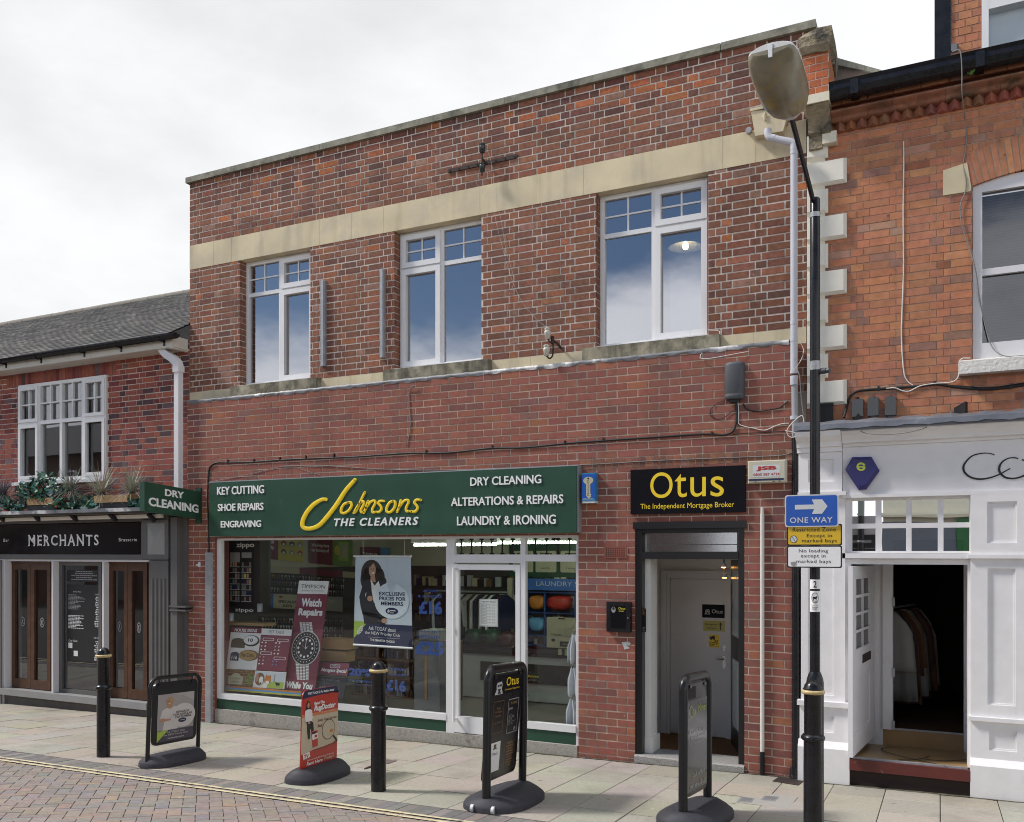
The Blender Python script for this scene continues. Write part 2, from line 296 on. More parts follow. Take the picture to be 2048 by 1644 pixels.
class Panel:
    """a flat board in the world with its own u (right), v (down), w (out) frame"""
    def __init__(s, TL, TR, BR, BL):
        s.a, s.b, s.c, s.d = V(TL), V(TR), V(BR), V(BL); s.n = (s.d - s.a).cross(s.b - s.a).normalized()
    def P(s, u, v, w=0.): return (s.a * (1 - u) + s.b * u) * (1 - v) + (s.d * (1 - u) + s.c * u) * v + s.n * w
    def board(s, mb, t=.02, w0=0., u0=0, u1=1, v0=0, v1=1, mi=0, c=None):
        q = [(u0, v1), (u1, v1), (u1, v0), (u0, v0)]
        mb.hexa([s.P(*p, w0 - t) for p in q], [s.P(*p, w0) for p in q], mi, c); return s
    def poly(s, mb, uv, w=.0012, mi=0, c=None): mb.face([s.P(u, v, w) for u, v in uv][::-1] if s._ccw(uv) else [s.P(u, v, w) for u, v in uv], mi, c); return s
    def _ccw(s, uv): return sum(uv[i][0] * uv[(i + 1) % len(uv)][1] - uv[(i + 1) % len(uv)][0] * uv[i][1] for i in range(len(uv))) > 0
    def rect(s, mb, u0, v0, u1, v1, w=.0012, mi=0, c=None): return s.poly(mb, [(u0, v0), (u1, v0), (u1, v1), (u0, v1)], w, mi, c)
    def ell(s, mb, u, v, ru, rv, w=.0012, mi=0, n=24, a0=0, a1=2 * pi, c=None): return s.poly(mb, [(u + ru * cos(a0 + (a1 - a0) * k / n), v + rv * sin(a0 + (a1 - a0) * k / n)) for k in range(n if a1 - a0 > 6.2 else n + 1)], w, mi, c)
    def rrect(s, mb, u0, v0, u1, v1, ru, rv, w=.0012, mi=0, c=None):
        uv = []
        for cu, cv, a in ((u1 - ru, v0 + rv, -pi / 2), (u1 - ru, v1 - rv, 0), (u0 + ru, v1 - rv, pi / 2), (u0 + ru, v0 + rv, pi)):
            uv += [(cu + ru * cos(a + k * pi / 12), cv + rv * sin(a + k * pi / 12)) for k in range(7)]
        return s.poly(mb, uv, w, mi, c)
    def stroke(s, mb, uv, r, w=.0012, mi=0, asp=1., n=8, sm=5):     # a ribbon along a smoothed path, r in u units, asp = width/height of the board
        p = smooth([(u, v, r if not isinstance(r, (list, tuple)) else r[i]) for i, (u, v) in enumerate(uv)], sm)
        L, R = [], []
        for i, q in enumerate(p):
            d = p[min(i + 1, len(p) - 1)] - p[max(i - 1, 0)]; dx, dy = d.x, d.y / asp; l = math.hypot(dx, dy) or 1
            L.append((q.x - dy / l * q.z, q.y + dx / l * q.z * asp)); R.append((q.x + dy / l * q.z, q.y - dx / l * q.z * asp))
        for i in range(len(p) - 1): s.poly(mb, [L[i], L[i + 1], R[i + 1], R[i]], w, mi)
        return s
    def text(s, mb, txt, u0, v0, u1, v1, w=.0016, thick=0., mi=0, bold=0., shear=0., space=1., res=3, slope=0.):
        vs, fs = text_geo(txt, bold, shear, thick, space, res); i = len(mb.v)
        for x, y, z in vs: mb.v.append(tuple(s.P(u0 + (u1 - u0) * x, v0 + (v1 - v0) * y + slope * x, w + thick * (z + .5 if thick else 0))))
        for f in fs: mb.f.append(tuple(k + i for k in f)); mb.m.append(mi); mb.c.append(None); mb.sm.append(False)
        return s
def facade_panel(x0, x1, yt0, yb0, yt1, yb1, Y):          # photo corners on plane y=Y, forced level
    s0, s1 = sx(x0, Y), sx(x1, Y)
    zt = (zy(x0, yt0, Y) + zy(x1, yt1, Y)) / 2; zb = (zy(x0, yb0, Y) + zy(x1, yb1, Y)) / 2
    return Panel((s0, Y, zt), (s1, Y, zt), (s1, Y, zb), (s0, Y, zb))
def rects_minus(R, holes):
    out = [R]
    for hx0, hx1, hz0, hz1 in holes:
        new = []
        for x0, x1, z0, z1 in out:
            if hx1 <= x0 or hx0 >= x1 or hz1 <= z0 or hz0 >= z1: new.append((x0, x1, z0, z1)); continue
            a, b = max(x0, hx0), min(x1, hx1)
            if hx0 > x0: new.append((x0, hx0, z0, z1))
            if hx1 < x1: new.append((hx1, x1, z0, z1))
            if hz0 > z0: new.append((a, b, z0, hz0))
            if hz1 < z1: new.append((a, b, hz1, z1))
        out = new
    return out
def bricks(mb, R, holes, xf, bond, pal, course=.0792, L=.2286, H=.1143, j=.009, dep=.006, mi=0, mj=1, seed=1, off=0., zref=0., cf=None, backing=True):
    """individual bricks standing proud of a mortar bed; xf(u, v, w) places them"""
    r = random.Random(seed); u0, u1, v0, v1 = R
    if backing:
        for a, b, c, d in rects_minus(R, holes): mb.face([xf(a, c, 0), xf(b, c, 0), xf(b, d, 0), xf(a, d, 0)], mj, (.5, .5, .5))
    k0 = math.floor((v0 - zref) / course)
    for k in range(k0, int((v1 - zref) / course) + 1):
        za, zb = zref + k * course + j / 2, zref + (k + 1) * course - j / 2
        za, zb = max(za, v0), min(zb, v1)
        if zb - za < .012: continue
        seqs = {'stretcher': [L], 'flemish': [L, H], 'header': [H]}[bond if not (bond == 'english' ) else ('stretcher' if k % 4 else 'header')]
        u = u0 - L * 2 + (off + (L / 2 if bond == 'stretcher' else (L + H) / 2) * (k % 2)) % (L + H); i = k
        while u < u1:
            w_ = seqs[i % len(seqs)]; i += 1; a, b = u + j / 2, u + w_ - j / 2; u += w_
            a, b = max(a, u0), min(b, u1)
            if b - a < .01: continue
            segs = [(a, b, za, zb)]
            for h in holes: segs = rects_minus_strip(segs, h)
            col = pal(r, (a + b) / 2, (za + zb) / 2)
            d = dep + r.uniform(-.0015, .0015)
            for p, q, e, f in segs:
                if q - p < .012 or f - e < .012: continue
                e += r.uniform(-.0012, .0012); f += r.uniform(-.0012, .0012)
                A = [xf(p, e, 0), xf(q, e, 0), xf(q, f, 0), xf(p, f, 0)]; t = .0018
                B = [xf(p + t, e + t, d), xf(q - t, e + t, d), xf(q - t, f - t, d), xf(p + t, f - t, d)]
                mb.face(B, mi, col)
                for n in range(4): mb.face([A[n], A[(n + 1) % 4], B[(n + 1) % 4], B[n]], mi, col)
def rects_minus_strip(segs, h):
    out = []
    for x0, x1, z0, z1 in segs:
        if h[1] <= x0 or h[0] >= x1 or h[3] <= z0 or h[2] >= z1: out.append((x0, x1, z0, z1)); continue
        if h[0] > x0: out.append((x0, h[0], z0, z1))
        if h[1] < x1: out.append((h[1], x1, z0, z1))
        a, b = max(x0, h[0]), min(x1, h[1])
        if h[2] > z0: out.append((a, b, z0, h[2]))
        if h[3] < z1: out.append((a, b, h[3], z1))
    return out
def palette(opts, jit=.12):
    tot = sum(o[0] for o in opts)
    def f(r, u, v):
        x = r.random() * tot
        for wt, c in opts:
            x -= wt
            if x <= 0: break
        k = 1 + r.uniform(-jit, jit); return tuple(max(0, a * k * (1 + r.uniform(-.05, .05))) for a in c)
    return f
# ------------------------------------------------------------------ ground: one sheet, then slabs, kerb strip, pavers and lines on top
YK, YR_ = -2.87, -3.13                      # kerb strip from the slabs' edge to the road
def gp(s, y, h=0.): y2 = max(y, -5.6); return (s, y, gz(s, y2) + h + .045 * max(0, YR_ - y2))
mb = MB(); ys = [-30, -14, -9, -5.6, YR_, YK, .35]; xs = [-60, -30, -14, -4, 6, 30, 60]
mb.grid([[gp(x, y, -.012) for x in xs] for y in ys], smooth=False)
tag(mb.build('ground', 'joint'), kind='structure')
def flatstones(mb, quads, top, r, pal, j=.003, tilt=.0015):
    for q in quads:                                          # q: list of (s, y) corners, ccw
        cx = sum(p[0] for p in q) / len(q); cy = sum(p[1] for p in q) / len(q)
        c = pal(r, cx, cy); dz = r.uniform(-tilt, tilt)
        o = [(p[0] + (j if p[0] < cx else -j) * .7, p[1] + (j if p[1] < cy else -j) * .7) for p in q]
        i_ = [(cx + (p[0] - cx) * .985, cy + (p[1] - cy) * .985) for p in o]
        a = [gp(*p, top - .014) for p in o]; b = [gp(*p, top - .002 + dz) for p in o]; t = [gp(*p, top + dz) for p in i_]
        mb.face(t, 0, c); n = len(q)
        for k in range(n):
            mb.face([b[k], b[(k + 1) % n], t[(k + 1) % n], t[k]], 0, c); mb.face([a[k], a[(k + 1) % n], b[(k + 1) % n], b[k]], 0, c)
r = random.Random(3); mb = MB(); quads = []
pal = palette([(6, (.365, .338, .288)), (3, (.38, .352, .302)), (2, (.345, .32, .272)), (1, (.37, .348, .31))], .045)
for i in range(-42, 16):
    s0 = -2.676 + i * .4465; s1 = s0 + .4465; jog = (r.random() < .25) * .27 if s0 < -6 else 0
    for k in range(-1, 7):
        y1, y0 = -.13 - (k - 1) * .545 + jog, -.13 - k * .545 + jog
        y0, y1 = max(y0, YK + .004), min(y1, .3)
        if y1 - y0 > .03: quads.append([(s0, y0), (s1, y0), (s1, y1), (s0, y1)])
flatstones(mb, quads, .0, r, pal, .0048, .003)
tag(mb.build('pavement', 'slab'), kind='structure')
mb = MB(); quads = []; s = -22.
palk = palette([(4, (.20, .185, .175)), (2, (.23, .205, .19)), (2, (.17, .16, .155))], .1)
while s < 6: quads.append([(s, YR_), (s + .104, YR_), (s + .104, YK), (s, YK)]); s += .104
flatstones(mb, quads, -.002, r, palk, .0022, .002)
tag(mb.build('kerb_strip', 'paver'), kind='structure')
mb = MB(); quads = []; A, B = .1, .2; c45 = cos(rad(45))     # herringbone at 45 degrees
palr = palette([(5, (.255, .215, .195)), (4, (.24, .21, .195)), (3, (.275, .22, .185)), (2, (.225, .21, .205)), (.8, (.295, .225, .18))], .07)
def rot(u, v): return (-6.5 + (u - v) * c45, -4.6 + (u + v) * c45)
for i in range(-110, 111):
    for k in range(-110, 111):
        for hor in (0,):
            t4 = (i - k) % 4
            if t4 == 0: q = [(i * A, k * A), (i * A + B, k * A), (i * A + B, k * A + A), (i * A, k * A + A)]
            elif t4 == 3: q = [(i * A, k * A), (i * A + A, k * A), (i * A + A, k * A + B), (i * A, k * A + B)]
            else: continue
            p = [rot(*x) for x in q]
            cx = sum(x[0] for x in p) / 4; cy = sum(x[1] for x in p) / 4
            if not (-14 < cx < 2 and -9 < cy < YR_ + .1): continue
            if all(x[1] < YR_ for x in p): quads.append(p)
            else:                                            # cut against the kerb strip
                cut = []
                for n in range(4):
                    a, b = p[n], p[(n + 1) % 4]
                    if a[1] <= YR_: cut.append(a)
                    if (a[1] <= YR_) != (b[1] <= YR_): t = (YR_ - a[1]) / (b[1] - a[1]); cut.append((a[0] + t * (b[0] - a[0]), YR_))
                if len(cut) >= 3: quads.append(cut)
def inset_stones(mb, quads, top, r, pal, j=.0035):
    for q in quads:
        cx = sum(p[0] for p in q) / len(q); cy = sum(p[1] for p in q) / len(q); c = pal(r, cx, cy); dz = r.uniform(-.002, .002)
        def sh(f): return [(cx + (p[0] - cx) * max(0, 1 - f / max(.02, math.hypot(p[0] - cx, p[1] - cy))), cy + (p[1] - cy) * max(0, 1 - f / max(.02, math.hypot(p[0] - cx, p[1] - cy)))) for p in q]
        a = [gp(*p, top - .012) for p in sh(j)]; b = [gp(*p, top - .003 + dz) for p in sh(j)]; t = [gp(*p, top + dz) for p in sh(j + .004)]
        n = len(q); mb.face(t, 0, c)
        for k in range(n): mb.face([b[k], b[(k + 1) % n], t[(k + 1) % n], t[k]], 0, c); mb.face([a[k], a[(k + 1) % n], b[(k + 1) % n], b[k]], 0, c)
inset_stones(mb, quads, -.004, r, palr)
tag(mb.build('road', 'paver'), kind='structure')
mb = MB()
for yc in (-3.165, -3.275):                                  # two painted lines, worn through in places
    s = -22.
    while s < 3:
        l = r.uniform(.25, .9); gap = r.uniform(.0, .012) if s > -5 else 0
        n = 6
        lo = [gp(s + (l - gap) * k / n, yc - .026 + r.uniform(-.003, .003), .0035) for k in range(n + 1)]
        hi = [gp(s + (l - gap) * k / n, yc + .026 + r.uniform(-.003, .003), .0035) for k in range(n + 1)]
        mb.grid([lo, hi], smooth=False); s += l
tag(mb.build('road_lines', 'line'), kind='structure')

mb = MB(); r = random.Random(77); rows = [[], []]                # moss and dirt gathered where the slabs meet the fronts
for i in range(420):
    s = -13 + 14.6 * i / 420; f = -.145 if s < -1.3 else -.262; w_ = r.uniform(.004, .022) + .02 * max(0, sin(s * 2.3)) * r.random(); rows[0].append(gp(s, f - w_, .0045)); rows[1].append(gp(s, f + .06, .0045))
mb.grid(rows, smooth=False); tag(mb.build('moss', mat('moss', (.085, .08, .05), .95, var=.5, vs=30, bump=.6, stain=((.16, .145, .11), 14, .5, .6))), kind='stuff', label='thin line of moss and dirt along the foot of the shopfronts', cat='moss')

# ------------------------------------------------------------------ the brick shop building
YL = -.11
XZ = lambda Y: (lambda u, v, w: (u, Y - w, v))
SL, SR = sx(380), sx(1613); SLR = sx(1584, YL); SLL = sx(375, YL)
ZC0, ZC1 = 7.315, 7.39
ZB0 = 6.124; ZB1 = 6.452
ZS1 = zy(1540, 662); ZS0 = ZS1 - .155                        # lower stone band
ZF = zy(700, 774.)                                           # lead flashing
main = thing('shop_building', 'dark red brick two-storey shop building with stone bands and three white upper windows', 'building', (-5.2, 0, 0))
pal_old = palette([(6, (.25, .110, .073)), (4, (.21, .097, .069)), (3, (.285, .122, .076)), (.9, (.17, .085, .068)), (.8, (.33, .13, .075)), (.2, (.40, .14, .065)), (.9, (.30, .165, .125))], .12)
pal_top = palette([(5, (.18, .08, .062)), (4, (.25, .10, .066)), (1.6, (.38, .13, .06)), (3, (.14, .07, .06))], .15)
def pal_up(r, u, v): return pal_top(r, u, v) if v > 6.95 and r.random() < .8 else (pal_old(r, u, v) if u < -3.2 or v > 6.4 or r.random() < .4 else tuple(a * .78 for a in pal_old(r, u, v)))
pal_new = palette([(9, (.29, .11, .083)), (4, (.265, .103, .081)), (3, (.31, .12, .088)), (1.4, (.21, .092, .079)), (.6, (.34, .135, .08)), (.7, (.235, .115, .10))], .06)
wins = []
for xl, xr, side in ((480, 621, 1), (789, 963, 0), (1192.5, 1417, 1)):
    wins.append([sx(xl), sx(xr), ZS1 + .012, ZB0, side])
holes = [tuple(x[:4]) for x in wins]
up = MB()
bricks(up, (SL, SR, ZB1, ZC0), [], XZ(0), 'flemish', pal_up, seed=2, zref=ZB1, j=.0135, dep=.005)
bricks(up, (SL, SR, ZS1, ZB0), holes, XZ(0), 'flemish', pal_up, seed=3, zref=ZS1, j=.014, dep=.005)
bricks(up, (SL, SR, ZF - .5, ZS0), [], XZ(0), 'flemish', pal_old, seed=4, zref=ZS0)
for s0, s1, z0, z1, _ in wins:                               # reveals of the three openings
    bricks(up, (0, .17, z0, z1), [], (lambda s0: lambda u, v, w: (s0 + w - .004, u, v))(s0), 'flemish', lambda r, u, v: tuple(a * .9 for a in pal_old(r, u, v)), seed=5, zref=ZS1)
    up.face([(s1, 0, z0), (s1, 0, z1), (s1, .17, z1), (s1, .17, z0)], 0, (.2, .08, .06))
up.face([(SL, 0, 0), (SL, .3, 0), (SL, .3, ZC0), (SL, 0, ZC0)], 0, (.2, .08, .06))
up.face([(SR, 0, 3), (SR, .3, 3), (SR, .3, ZC0), (SR, 0, ZC0)], 0, (.2, .08, .06))
up.build('upper_wall', ['brick', 'mortar_pale'], main)
mb = MB(); joints = [380, 428, 464, 640, 704, 768, 960.5, 1080.5, 1168, 1446, 1512, 1613]
for a, b in zip(joints, joints[1:]): mb.box(sx(a) + .0015, sx(b) - .0015, -.008, .2, ZB0, ZB1)
mb.build('stone_lintel_band', 'stone', main, bevel=.003)
mb = MB(); joints = [380, 470, 701, 1061, 1168, 1508, 1613]
for a, b in zip(joints, joints[1:]): mb.box(sx(a) + .0015, sx(b) - .0015, -.006, .28, ZS0, ZS1)
mb.build('stone_sill_band', 'stone', main, bevel=.003)
mb = MB()
for a, b in ((371, 640), (640, 1010), (1010, 1441), (1441, 1632)): mb.box(sx(a, -.04) + .003, sx(b, -.04) - .003, -.045, .36, ZC0, ZC1)
mb.build('coping', 'coping', main, bevel=.012)
for xa, xb in ((462, 634), (768, 977), (1166, 1439)):
    mb = MB(); a, b = sx(xa, -.09), sx(xb, -.09); z1 = ZS1 + .02; z0 = zy((xa + xb) / 2, 0) * 0 + z1 - .18
    mb.prism([(a, -.115, z0), (a, -.115, z1 - .02), (a, .17, z1 + .005), (a, .17, z0)], (b - a, 0, 0)); mb.build('stone_sill', 'sill_stone', main, bevel=.006)
# lead flashing dressed over the newer brick skin, with a scalloped lower edge
mb = MB(); n = 240; rows = [[], [], [], [], []]
for i in range(n + 1):
    s = SLL + (sx(1578, YL) - SLL) * i / n; sc = abs(math.sin((s + .07) * pi / .2286)); e = .022 * (1 - sc ** .7) + .006 * sin(s * 7) ; wv = .004 * sin(s * 31) + .003 * sin(s * 53)
    rows[0].append((s, .012, ZF + .03)); rows[1].append((s, -.03 + wv, ZF + .022)); rows[2].append((s, YL - .010 + wv, ZF + .006)); rows[3].append((s, YL - .013 - wv, ZF - .02)); rows[4].append((s, YL - .008, ZF - .044 + e))
mb.grid(rows[::-1]); mb.build('lead_flashing', 'lead', main)
# newer brick skin below
shop = facade_panel(430, 1157, 1066, 1445, 1066, 1512, YL)
SH = (shop.a.x, shop.b.x, -.3, zy(1157, 1070, YL))
OD = (sx(1270, YL), sx(1489, YL), -.3, zy(1380, 1043, YL))
low = MB(); ZSO = zy(1300, 934, YL); ZSO1 = ZSO + .112
bricks(low, (SLL, SLR, -.35, ZF), [SH, OD, (sx(1159, YL), SLR, ZSO, ZSO1)], XZ(YL), 'stretcher', pal_new, seed=6, zref=ZSO1, j=.0115, dep=.0045)
low.face([(sx(1159, YL), YL, ZSO), (SLR, YL, ZSO), (SLR, YL, ZSO1), (sx(1159, YL), YL, ZSO1)], 1, (.5, .5, .5))
r = random.Random(8); s = sx(1159, YL)
while s < SLR - .02:                                         # row of bricks on end
    c = pal_old(r, s, 2); low.box(s + .005, min(s + .069, SLR), YL - .006, YL, ZSO + .004, ZSO1 - .004, 0, tuple(a * 1.15 for a in c)); s += .0745
low.face([(SLR, YL, -.3), (SLR, .0, -.3), (SLR, .0, ZF), (SLR, YL, ZF)], 0, (.16, .06, .05)); low.face([(SLL, YL, -.3), (SLL, 0, -.3), (SLL, 0, ZF), (SLL, YL, ZF)], 0, (.2, .07, .06))
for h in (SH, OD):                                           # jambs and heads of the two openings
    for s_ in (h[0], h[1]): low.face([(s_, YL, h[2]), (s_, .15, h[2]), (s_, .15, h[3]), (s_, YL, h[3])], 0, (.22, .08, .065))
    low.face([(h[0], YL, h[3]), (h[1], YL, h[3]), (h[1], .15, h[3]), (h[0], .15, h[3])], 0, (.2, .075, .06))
low.build('lower_wall', ['brick_new', 'mortar_buff'], main)
mb = MB(); p = facade_panel(1209, 1253, 1094, 1117, 1092, 1115, YL - .014)
p.board(mb, .02); q = MB()
for i in range(9):
    for k in range(5): p.rect(q, .07 + i * .099, .1 + k * .17, .07 + i * .099 + .05, .1 + k * .17 + .10, .0015)
o = mb.build('air_brick', flat('terracotta', (.27, .085, .06), .85, var=.15, bump=.3), main); q.build('vent_holes', 'dark', o)
# --- upper windows
def bar(mb, s0, s1, z0, z1, y0, y1, mi=0): mb.box(s0, s1, y0, y1, z0, z1, mi)
def frame(mb, s0, s1, z0, z1, t, y0, y1):                    # four members, mitred look by butting
    mb.box(s0, s0 + t, y0, y1, z0, z1); mb.box(s1 - t, s1, y0, y1, z0, z1); mb.box(s0 + t, s1 - t, y0, y1, z0, z0 + t); mb.box(s0 + t, s1 - t, y0, y1, z1 - t, z1)
for s0, s1, z0, z1, side in wins:
    wz0 = z0 + .012; mid = (s0 + s1) / 2; ztr = z1 - .445; y0, y1 = .115, .175; t = .05
    mb = MB(); frame(mb, s0 + .004, s1 - .004, wz0, z1 - .004, t, y0, y1); mb.box(mid - .028, mid + .028, y0 + .004, y1, wz0 + t, z1 - t)
    for a, b in ((s0 + t, mid - .028), (mid + .028, s1 - t)): mb.box(a, b, y0 + .006, y1, ztr - .025, ztr + .025)
    win = mb.build('window', 'upvc', main, bevel=.004)
    for h in (0, 1):
        a, b = ((s0 + t, mid - .028), (mid + .028, s1 - t))[h]
        for lo, hi, top in ((wz0 + t, ztr - .025, 0), (ztr + .025, z1 - t, 1)):
            a2, b2, l2, h2 = a, b, lo, hi
            if h == side:
                c = MB(); frame(c, a - .012, b + .012, lo - .012, hi + .012, .062, y0 - .022, y0 + .03); c.build('casement', 'upvc', win, bevel=.005); a2, b2, l2, h2 = a + .05, b - .05, lo + .05, hi - .05
            g = MB(); g.face([(a2, .146, l2), (b2, .146, l2), (b2, .146, h2), (a2, .146, h2)]); g.build('pane', 'glass_upper', win)
            if top:
                q = MB(); m_ = (a2 + b2) / 2; n_ = (l2 + h2) / 2; q.box(m_ - .009, m_ + .009, .134, .145, l2, h2); q.box(a2, m_ - .009, .1345, .145, n_ - .009, n_ + .009); q.box(m_ + .009, b2, .1345, .145, n_ - .009, n_ + .009); q.build('glazing_bar', 'upvc', win)
    mb = MB(); mb.box(s0 - .02, s1 + .004, -.03, .13, z0 - .006, z0 + .012); mb.build('window_board', 'upvc', win, bevel=.003)
# upper rooms
mb = MB(); flat('room_wall', (.40, .385, .36), .8); flat('room_floor', (.12, .09, .07), .8)
a, b, c, d, e, f = SL + .1, SR - .1, .34, 4.2, 3.95, 6.4
mb.face([(a, d, e), (b, d, e), (b, d, f), (a, d, f)]); mb.face([(a, c, f), (b, c, f), (b, d, f), (a, d, f)]); mb.face([(a, c, e), (b, c, e), (b, d, e), (a, d, e)], 1)
for s_ in (a, -6.75, -3.9, b): mb.face([(s_, c, e), (s_, d, e), (s_, d, f), (s_, c, f)])
mb.build('upper_room', ['room_wall', 'room_floor'], main)
# roof deck behind the parapet
mb = MB(); mb.box(SL, SR, .33, 9, 6.5, 6.6); mb.build('flat_roof', 'dark', main)
# shade with a bulb seen through the right-hand window
P0 = W(1371, 492, 1.3); pl = thing('pendant_lamp', 'lit pendant lamp with a wide pale shade behind the upper window nearest the downpipe', 'ceiling lamp', P0)
mb = MB(); mb.lathe([(.045, .085), (.10, .06), (.21, -.01), (.215, -.018), (.20, -.012), (.09, .05), (.04, .075)], P0.x, P0.y, 28, z0=P0.z); mb.build('lamp_shade', flat('shade', (.55, .50, .40), .5), pl)
mb = MB(); mb.lathe([(.004, -.055), (.03, -.04), (.036, -.012), (.026, .018), (.012, .045)], P0.x, P0.y, 16, z0=P0.z + .01); mb.build('bulb', 'bulb', pl)
mb = MB(); mb.tube([(P0.x, P0.y, P0.z + .08), (P0.x, P0.y, 6.4)], .004, 6); mb.build('flex', 'cable_white', pl)
a, b = W(1340, 620, .75), W(1404, 620, .75); mb = MB(); mb.prism([(a.x, .75, 3.96), (b.x + .3, .75, 3.96), (b.x + .3, .75, zy(1404, 530, .75) + .12), (a.x, .75, zy(1340, 546, .75))], (0, .04, 0))
tag(mb.build('partition_board', flat('board_white', (.75, .75, .76), .6), loc=(a.x, .75, 3.96)), 'plain white board with a sloping top standing behind the upper window with the lamp', 'board')
# --- rainwater hopper and downpipe at the party line
hp = W(1545, 240, -.12); 
p = [W(x, y, -.10) for x, y in ((1502, 222), (1578, 217), (1566, 262), (1510, 272))]
mb = MB(); mb.prism(p, (0, .1, 0)); mb.box(p[0].x - .01, p[1].x + .01, -.112, .0, p[0].z - .005, p[0].z + .02)
dp = mb.build('rainwater_hopper', 'stone', main, bevel=.004)
q = MB()
for x, y in ((1498, 262), (1570, 248)): c_ = W(x, y, -.02); q.tube([c_ + V((0, .02, 0)), c_ + V((0, -.03, 0))], .03, 14, smooth=False)
q.build('fixing_lug', 'galv', dp); fx = W(1531, 233, -.101); q = MB(); q.tube([fx + V((0, 0, -.04)), fx + V((-.012, -.006, .0)), fx + V((0, 0, .045))], [.014, .02, .004], 8); q.tube([fx + V((-.03, 0, .0)), fx + V((0, -.004, -.015)), fx + V((.03, 0, .0))], .008, 8); q.build('emblem', 'stone', dp)
mb = MB(); Q = lambda x, y, Y=-.16: W(x, y, Y)
mb.tube(smooth([Q(1536, 258), Q(1536, 268), Q(1540, 275), Q(1550, 277)], 5), .036, 14); mb.tube([Q(1545, 276.5), Q(1575, 283)], .034, 14); mb.tube(smooth([Q(1574, 282.5), Q(1586, 286), Q(1588, 293), Q(1588, 300)], 5), .036, 14)
pipe = mb.build('drainpipe', 'pvc_grey', main)
mb = MB(); mb.tube([Q(1588, 296), Q(1588, 745)], .0335, 18); mb.build('pipe_run', 'pvc_grey', pipe)
mb = MB(); mb.tube([Q(1589, 768, -.15), Q(1590.5, 873, -.15)], .031, 16); mb.build('pipe_run', flat('pvc_mid', (.33, .34, .36), .5), pipe)
mb = MB()
for y in (302, 676, 642, 740, 752, 832): mb.tube([Q(1588, y), Q(1588, y + 7)], .037, 16)
mb.tube([Q(1588, 758), Q(1588, 770)], [.038, .034], 16); mb.build('pipe_collar', 'pvc_grey', pipe)
mb = MB(); mb.tube([Q(1592, 874, -.13), W(1592, 1556, -.13)], .036, 16); mb.tube(smooth([W(1590, 1536, -.13), W(1588, 1556, -.15), W(1586, 1566, -.22)], 5), [.045] * 11, 14); mb.build('soil_pipe', 'black_gloss', pipe)

# --- Otus doorway
def hm(x0, x1, y, z0, z1, mbx, t=.05, mi=0): mbx.box(x0, x1, y, y + t, z0, z1, mi)
os0, os1, oz1 = OD[0], OD[1], OD[3]; gd = gz(-2.3, YL); zst = zy(1290, 1510, YL) ; 
mb = MB(); fy0, fy1 = YL + .02, YL + .12
zt0 = zy(1380, 1118, YL + .02); 
mb.box(os0, sx(1283, YL), fy0, fy1, zst, oz1 - .07); mb.box(sx(1476, YL), os1, fy0, fy1, zst - .02, oz1 - .07)
mb.box(os0 - .012, os1 + .02, YL - .035, fy1, oz1 - .07, oz1); mb.box(sx(1283, YL), sx(1476, YL), fy0 - .012, fy1, zt0, zt0 + .075); mb.box(sx(1283, YL), sx(1476, YL), fy0 + .01, fy1, oz1 - .115, oz1 - .07)
df = mb.build('door_frame', 'black_door', main, bevel=.005)
mb = MB(); mb.box(sx(1290, YL), sx(1471, YL), fy0 + .05, fy0 + .056, zt0 + .075, oz1 - .115); mb.build('transom_pane', 'frosted_glass', df)
mb = MB(); zt = zy(1380, 1089, YL); mb.box(sx(1290, YL), sx(1471, YL), fy0 + .044, fy0 + .05, zt - .004, zt + .004); mb.build('transom_bar', 'grey_paint', df)
mb = MB(); mb.prism([(os0, YL - .03, -.2), (os0, YL - .03, zst - .015), (os0, YL - .015, zst), (os0, .25, zst), (os0, .25, -.2)], (os1 - os0, 0, 0)); mb.build('threshold', 'terrazzo', main, bevel=.004)
# hallway: floor, side walls, back wall, white door
fl = lambda y: zst + .002 - .057 * (y + .1)
yb = 1.55; hb0 = W(1300, 1400, yb).x - .4; hb1 = sx(1490, yb) + .15
mb = MB(); hl, hr = os0 + .06, os1 - .02
mb.face([(hl - .5, -.05, fl(-.05)), (hr + .4, -.05, fl(-.05)), (hr + .4, yb, fl(yb)), (hl - .5, yb, fl(yb))], 1)
mb.face([(hl - .5, yb, -.1), (hr + .4, yb, -.1), (hr + .4, yb, 2.75), (hl - .5, yb, 2.75)])
mb.face([(hr + .35, 0, -.1), (hr + .35, yb, -.1), (hr + .35, yb, 2.75), (hr + .35, 0, 2.75)]); mb.face([(hl - .5, 0, 2.75), (hr + .4, 0, 2.75), (hr + .4, yb, 2.75), (hl - .5, yb, 2.75)])
sl_ = sx(1322, yb); mb.face([(sl_, .25, -.1), (sl_, yb, -.1), (sl_, yb, 2.75), (sl_, .25, 2.75)])
mb.box(hl - .4, hl + .07, .01, .26, zst - .05, 2.72); mb.box(hl - .4, hl + .095, -.0, .285, zst - .08, zst + .16)
for z in (.17,): mb.box(sl_, sl_ + .02, .28, yb - .02, -.1, fl(1) + z)
mb.box(sl_ + .02, sl_ + .05, .9, 1.2, 1.35, 1.38)
mb.build('hallway', ['white_wall', 'mat_brown'], main)
d0, d1 = sx(1342, yb - .02), sx(1453, yb - .02); dz1 = zy(1400, 1158, yb)
mb = MB(); mb.box(d0, d1, yb - .045, yb - .005, fl(yb) + .015, dz1); idr = mb.build('inner_door', 'white_paint', main, bevel=.004)
mb = MB(); mb.box(d0 - .12, d0 - .004, yb - .06, yb - .003, fl(yb), dz1 + .1); mb.box(d1 + .004, d1 + .10, yb - .06, yb - .003, fl(yb), dz1 + .1); mb.box(d0 - .004, d1 + .004, yb - .06, yb - .003, dz1 + .004, dz1 + .1)
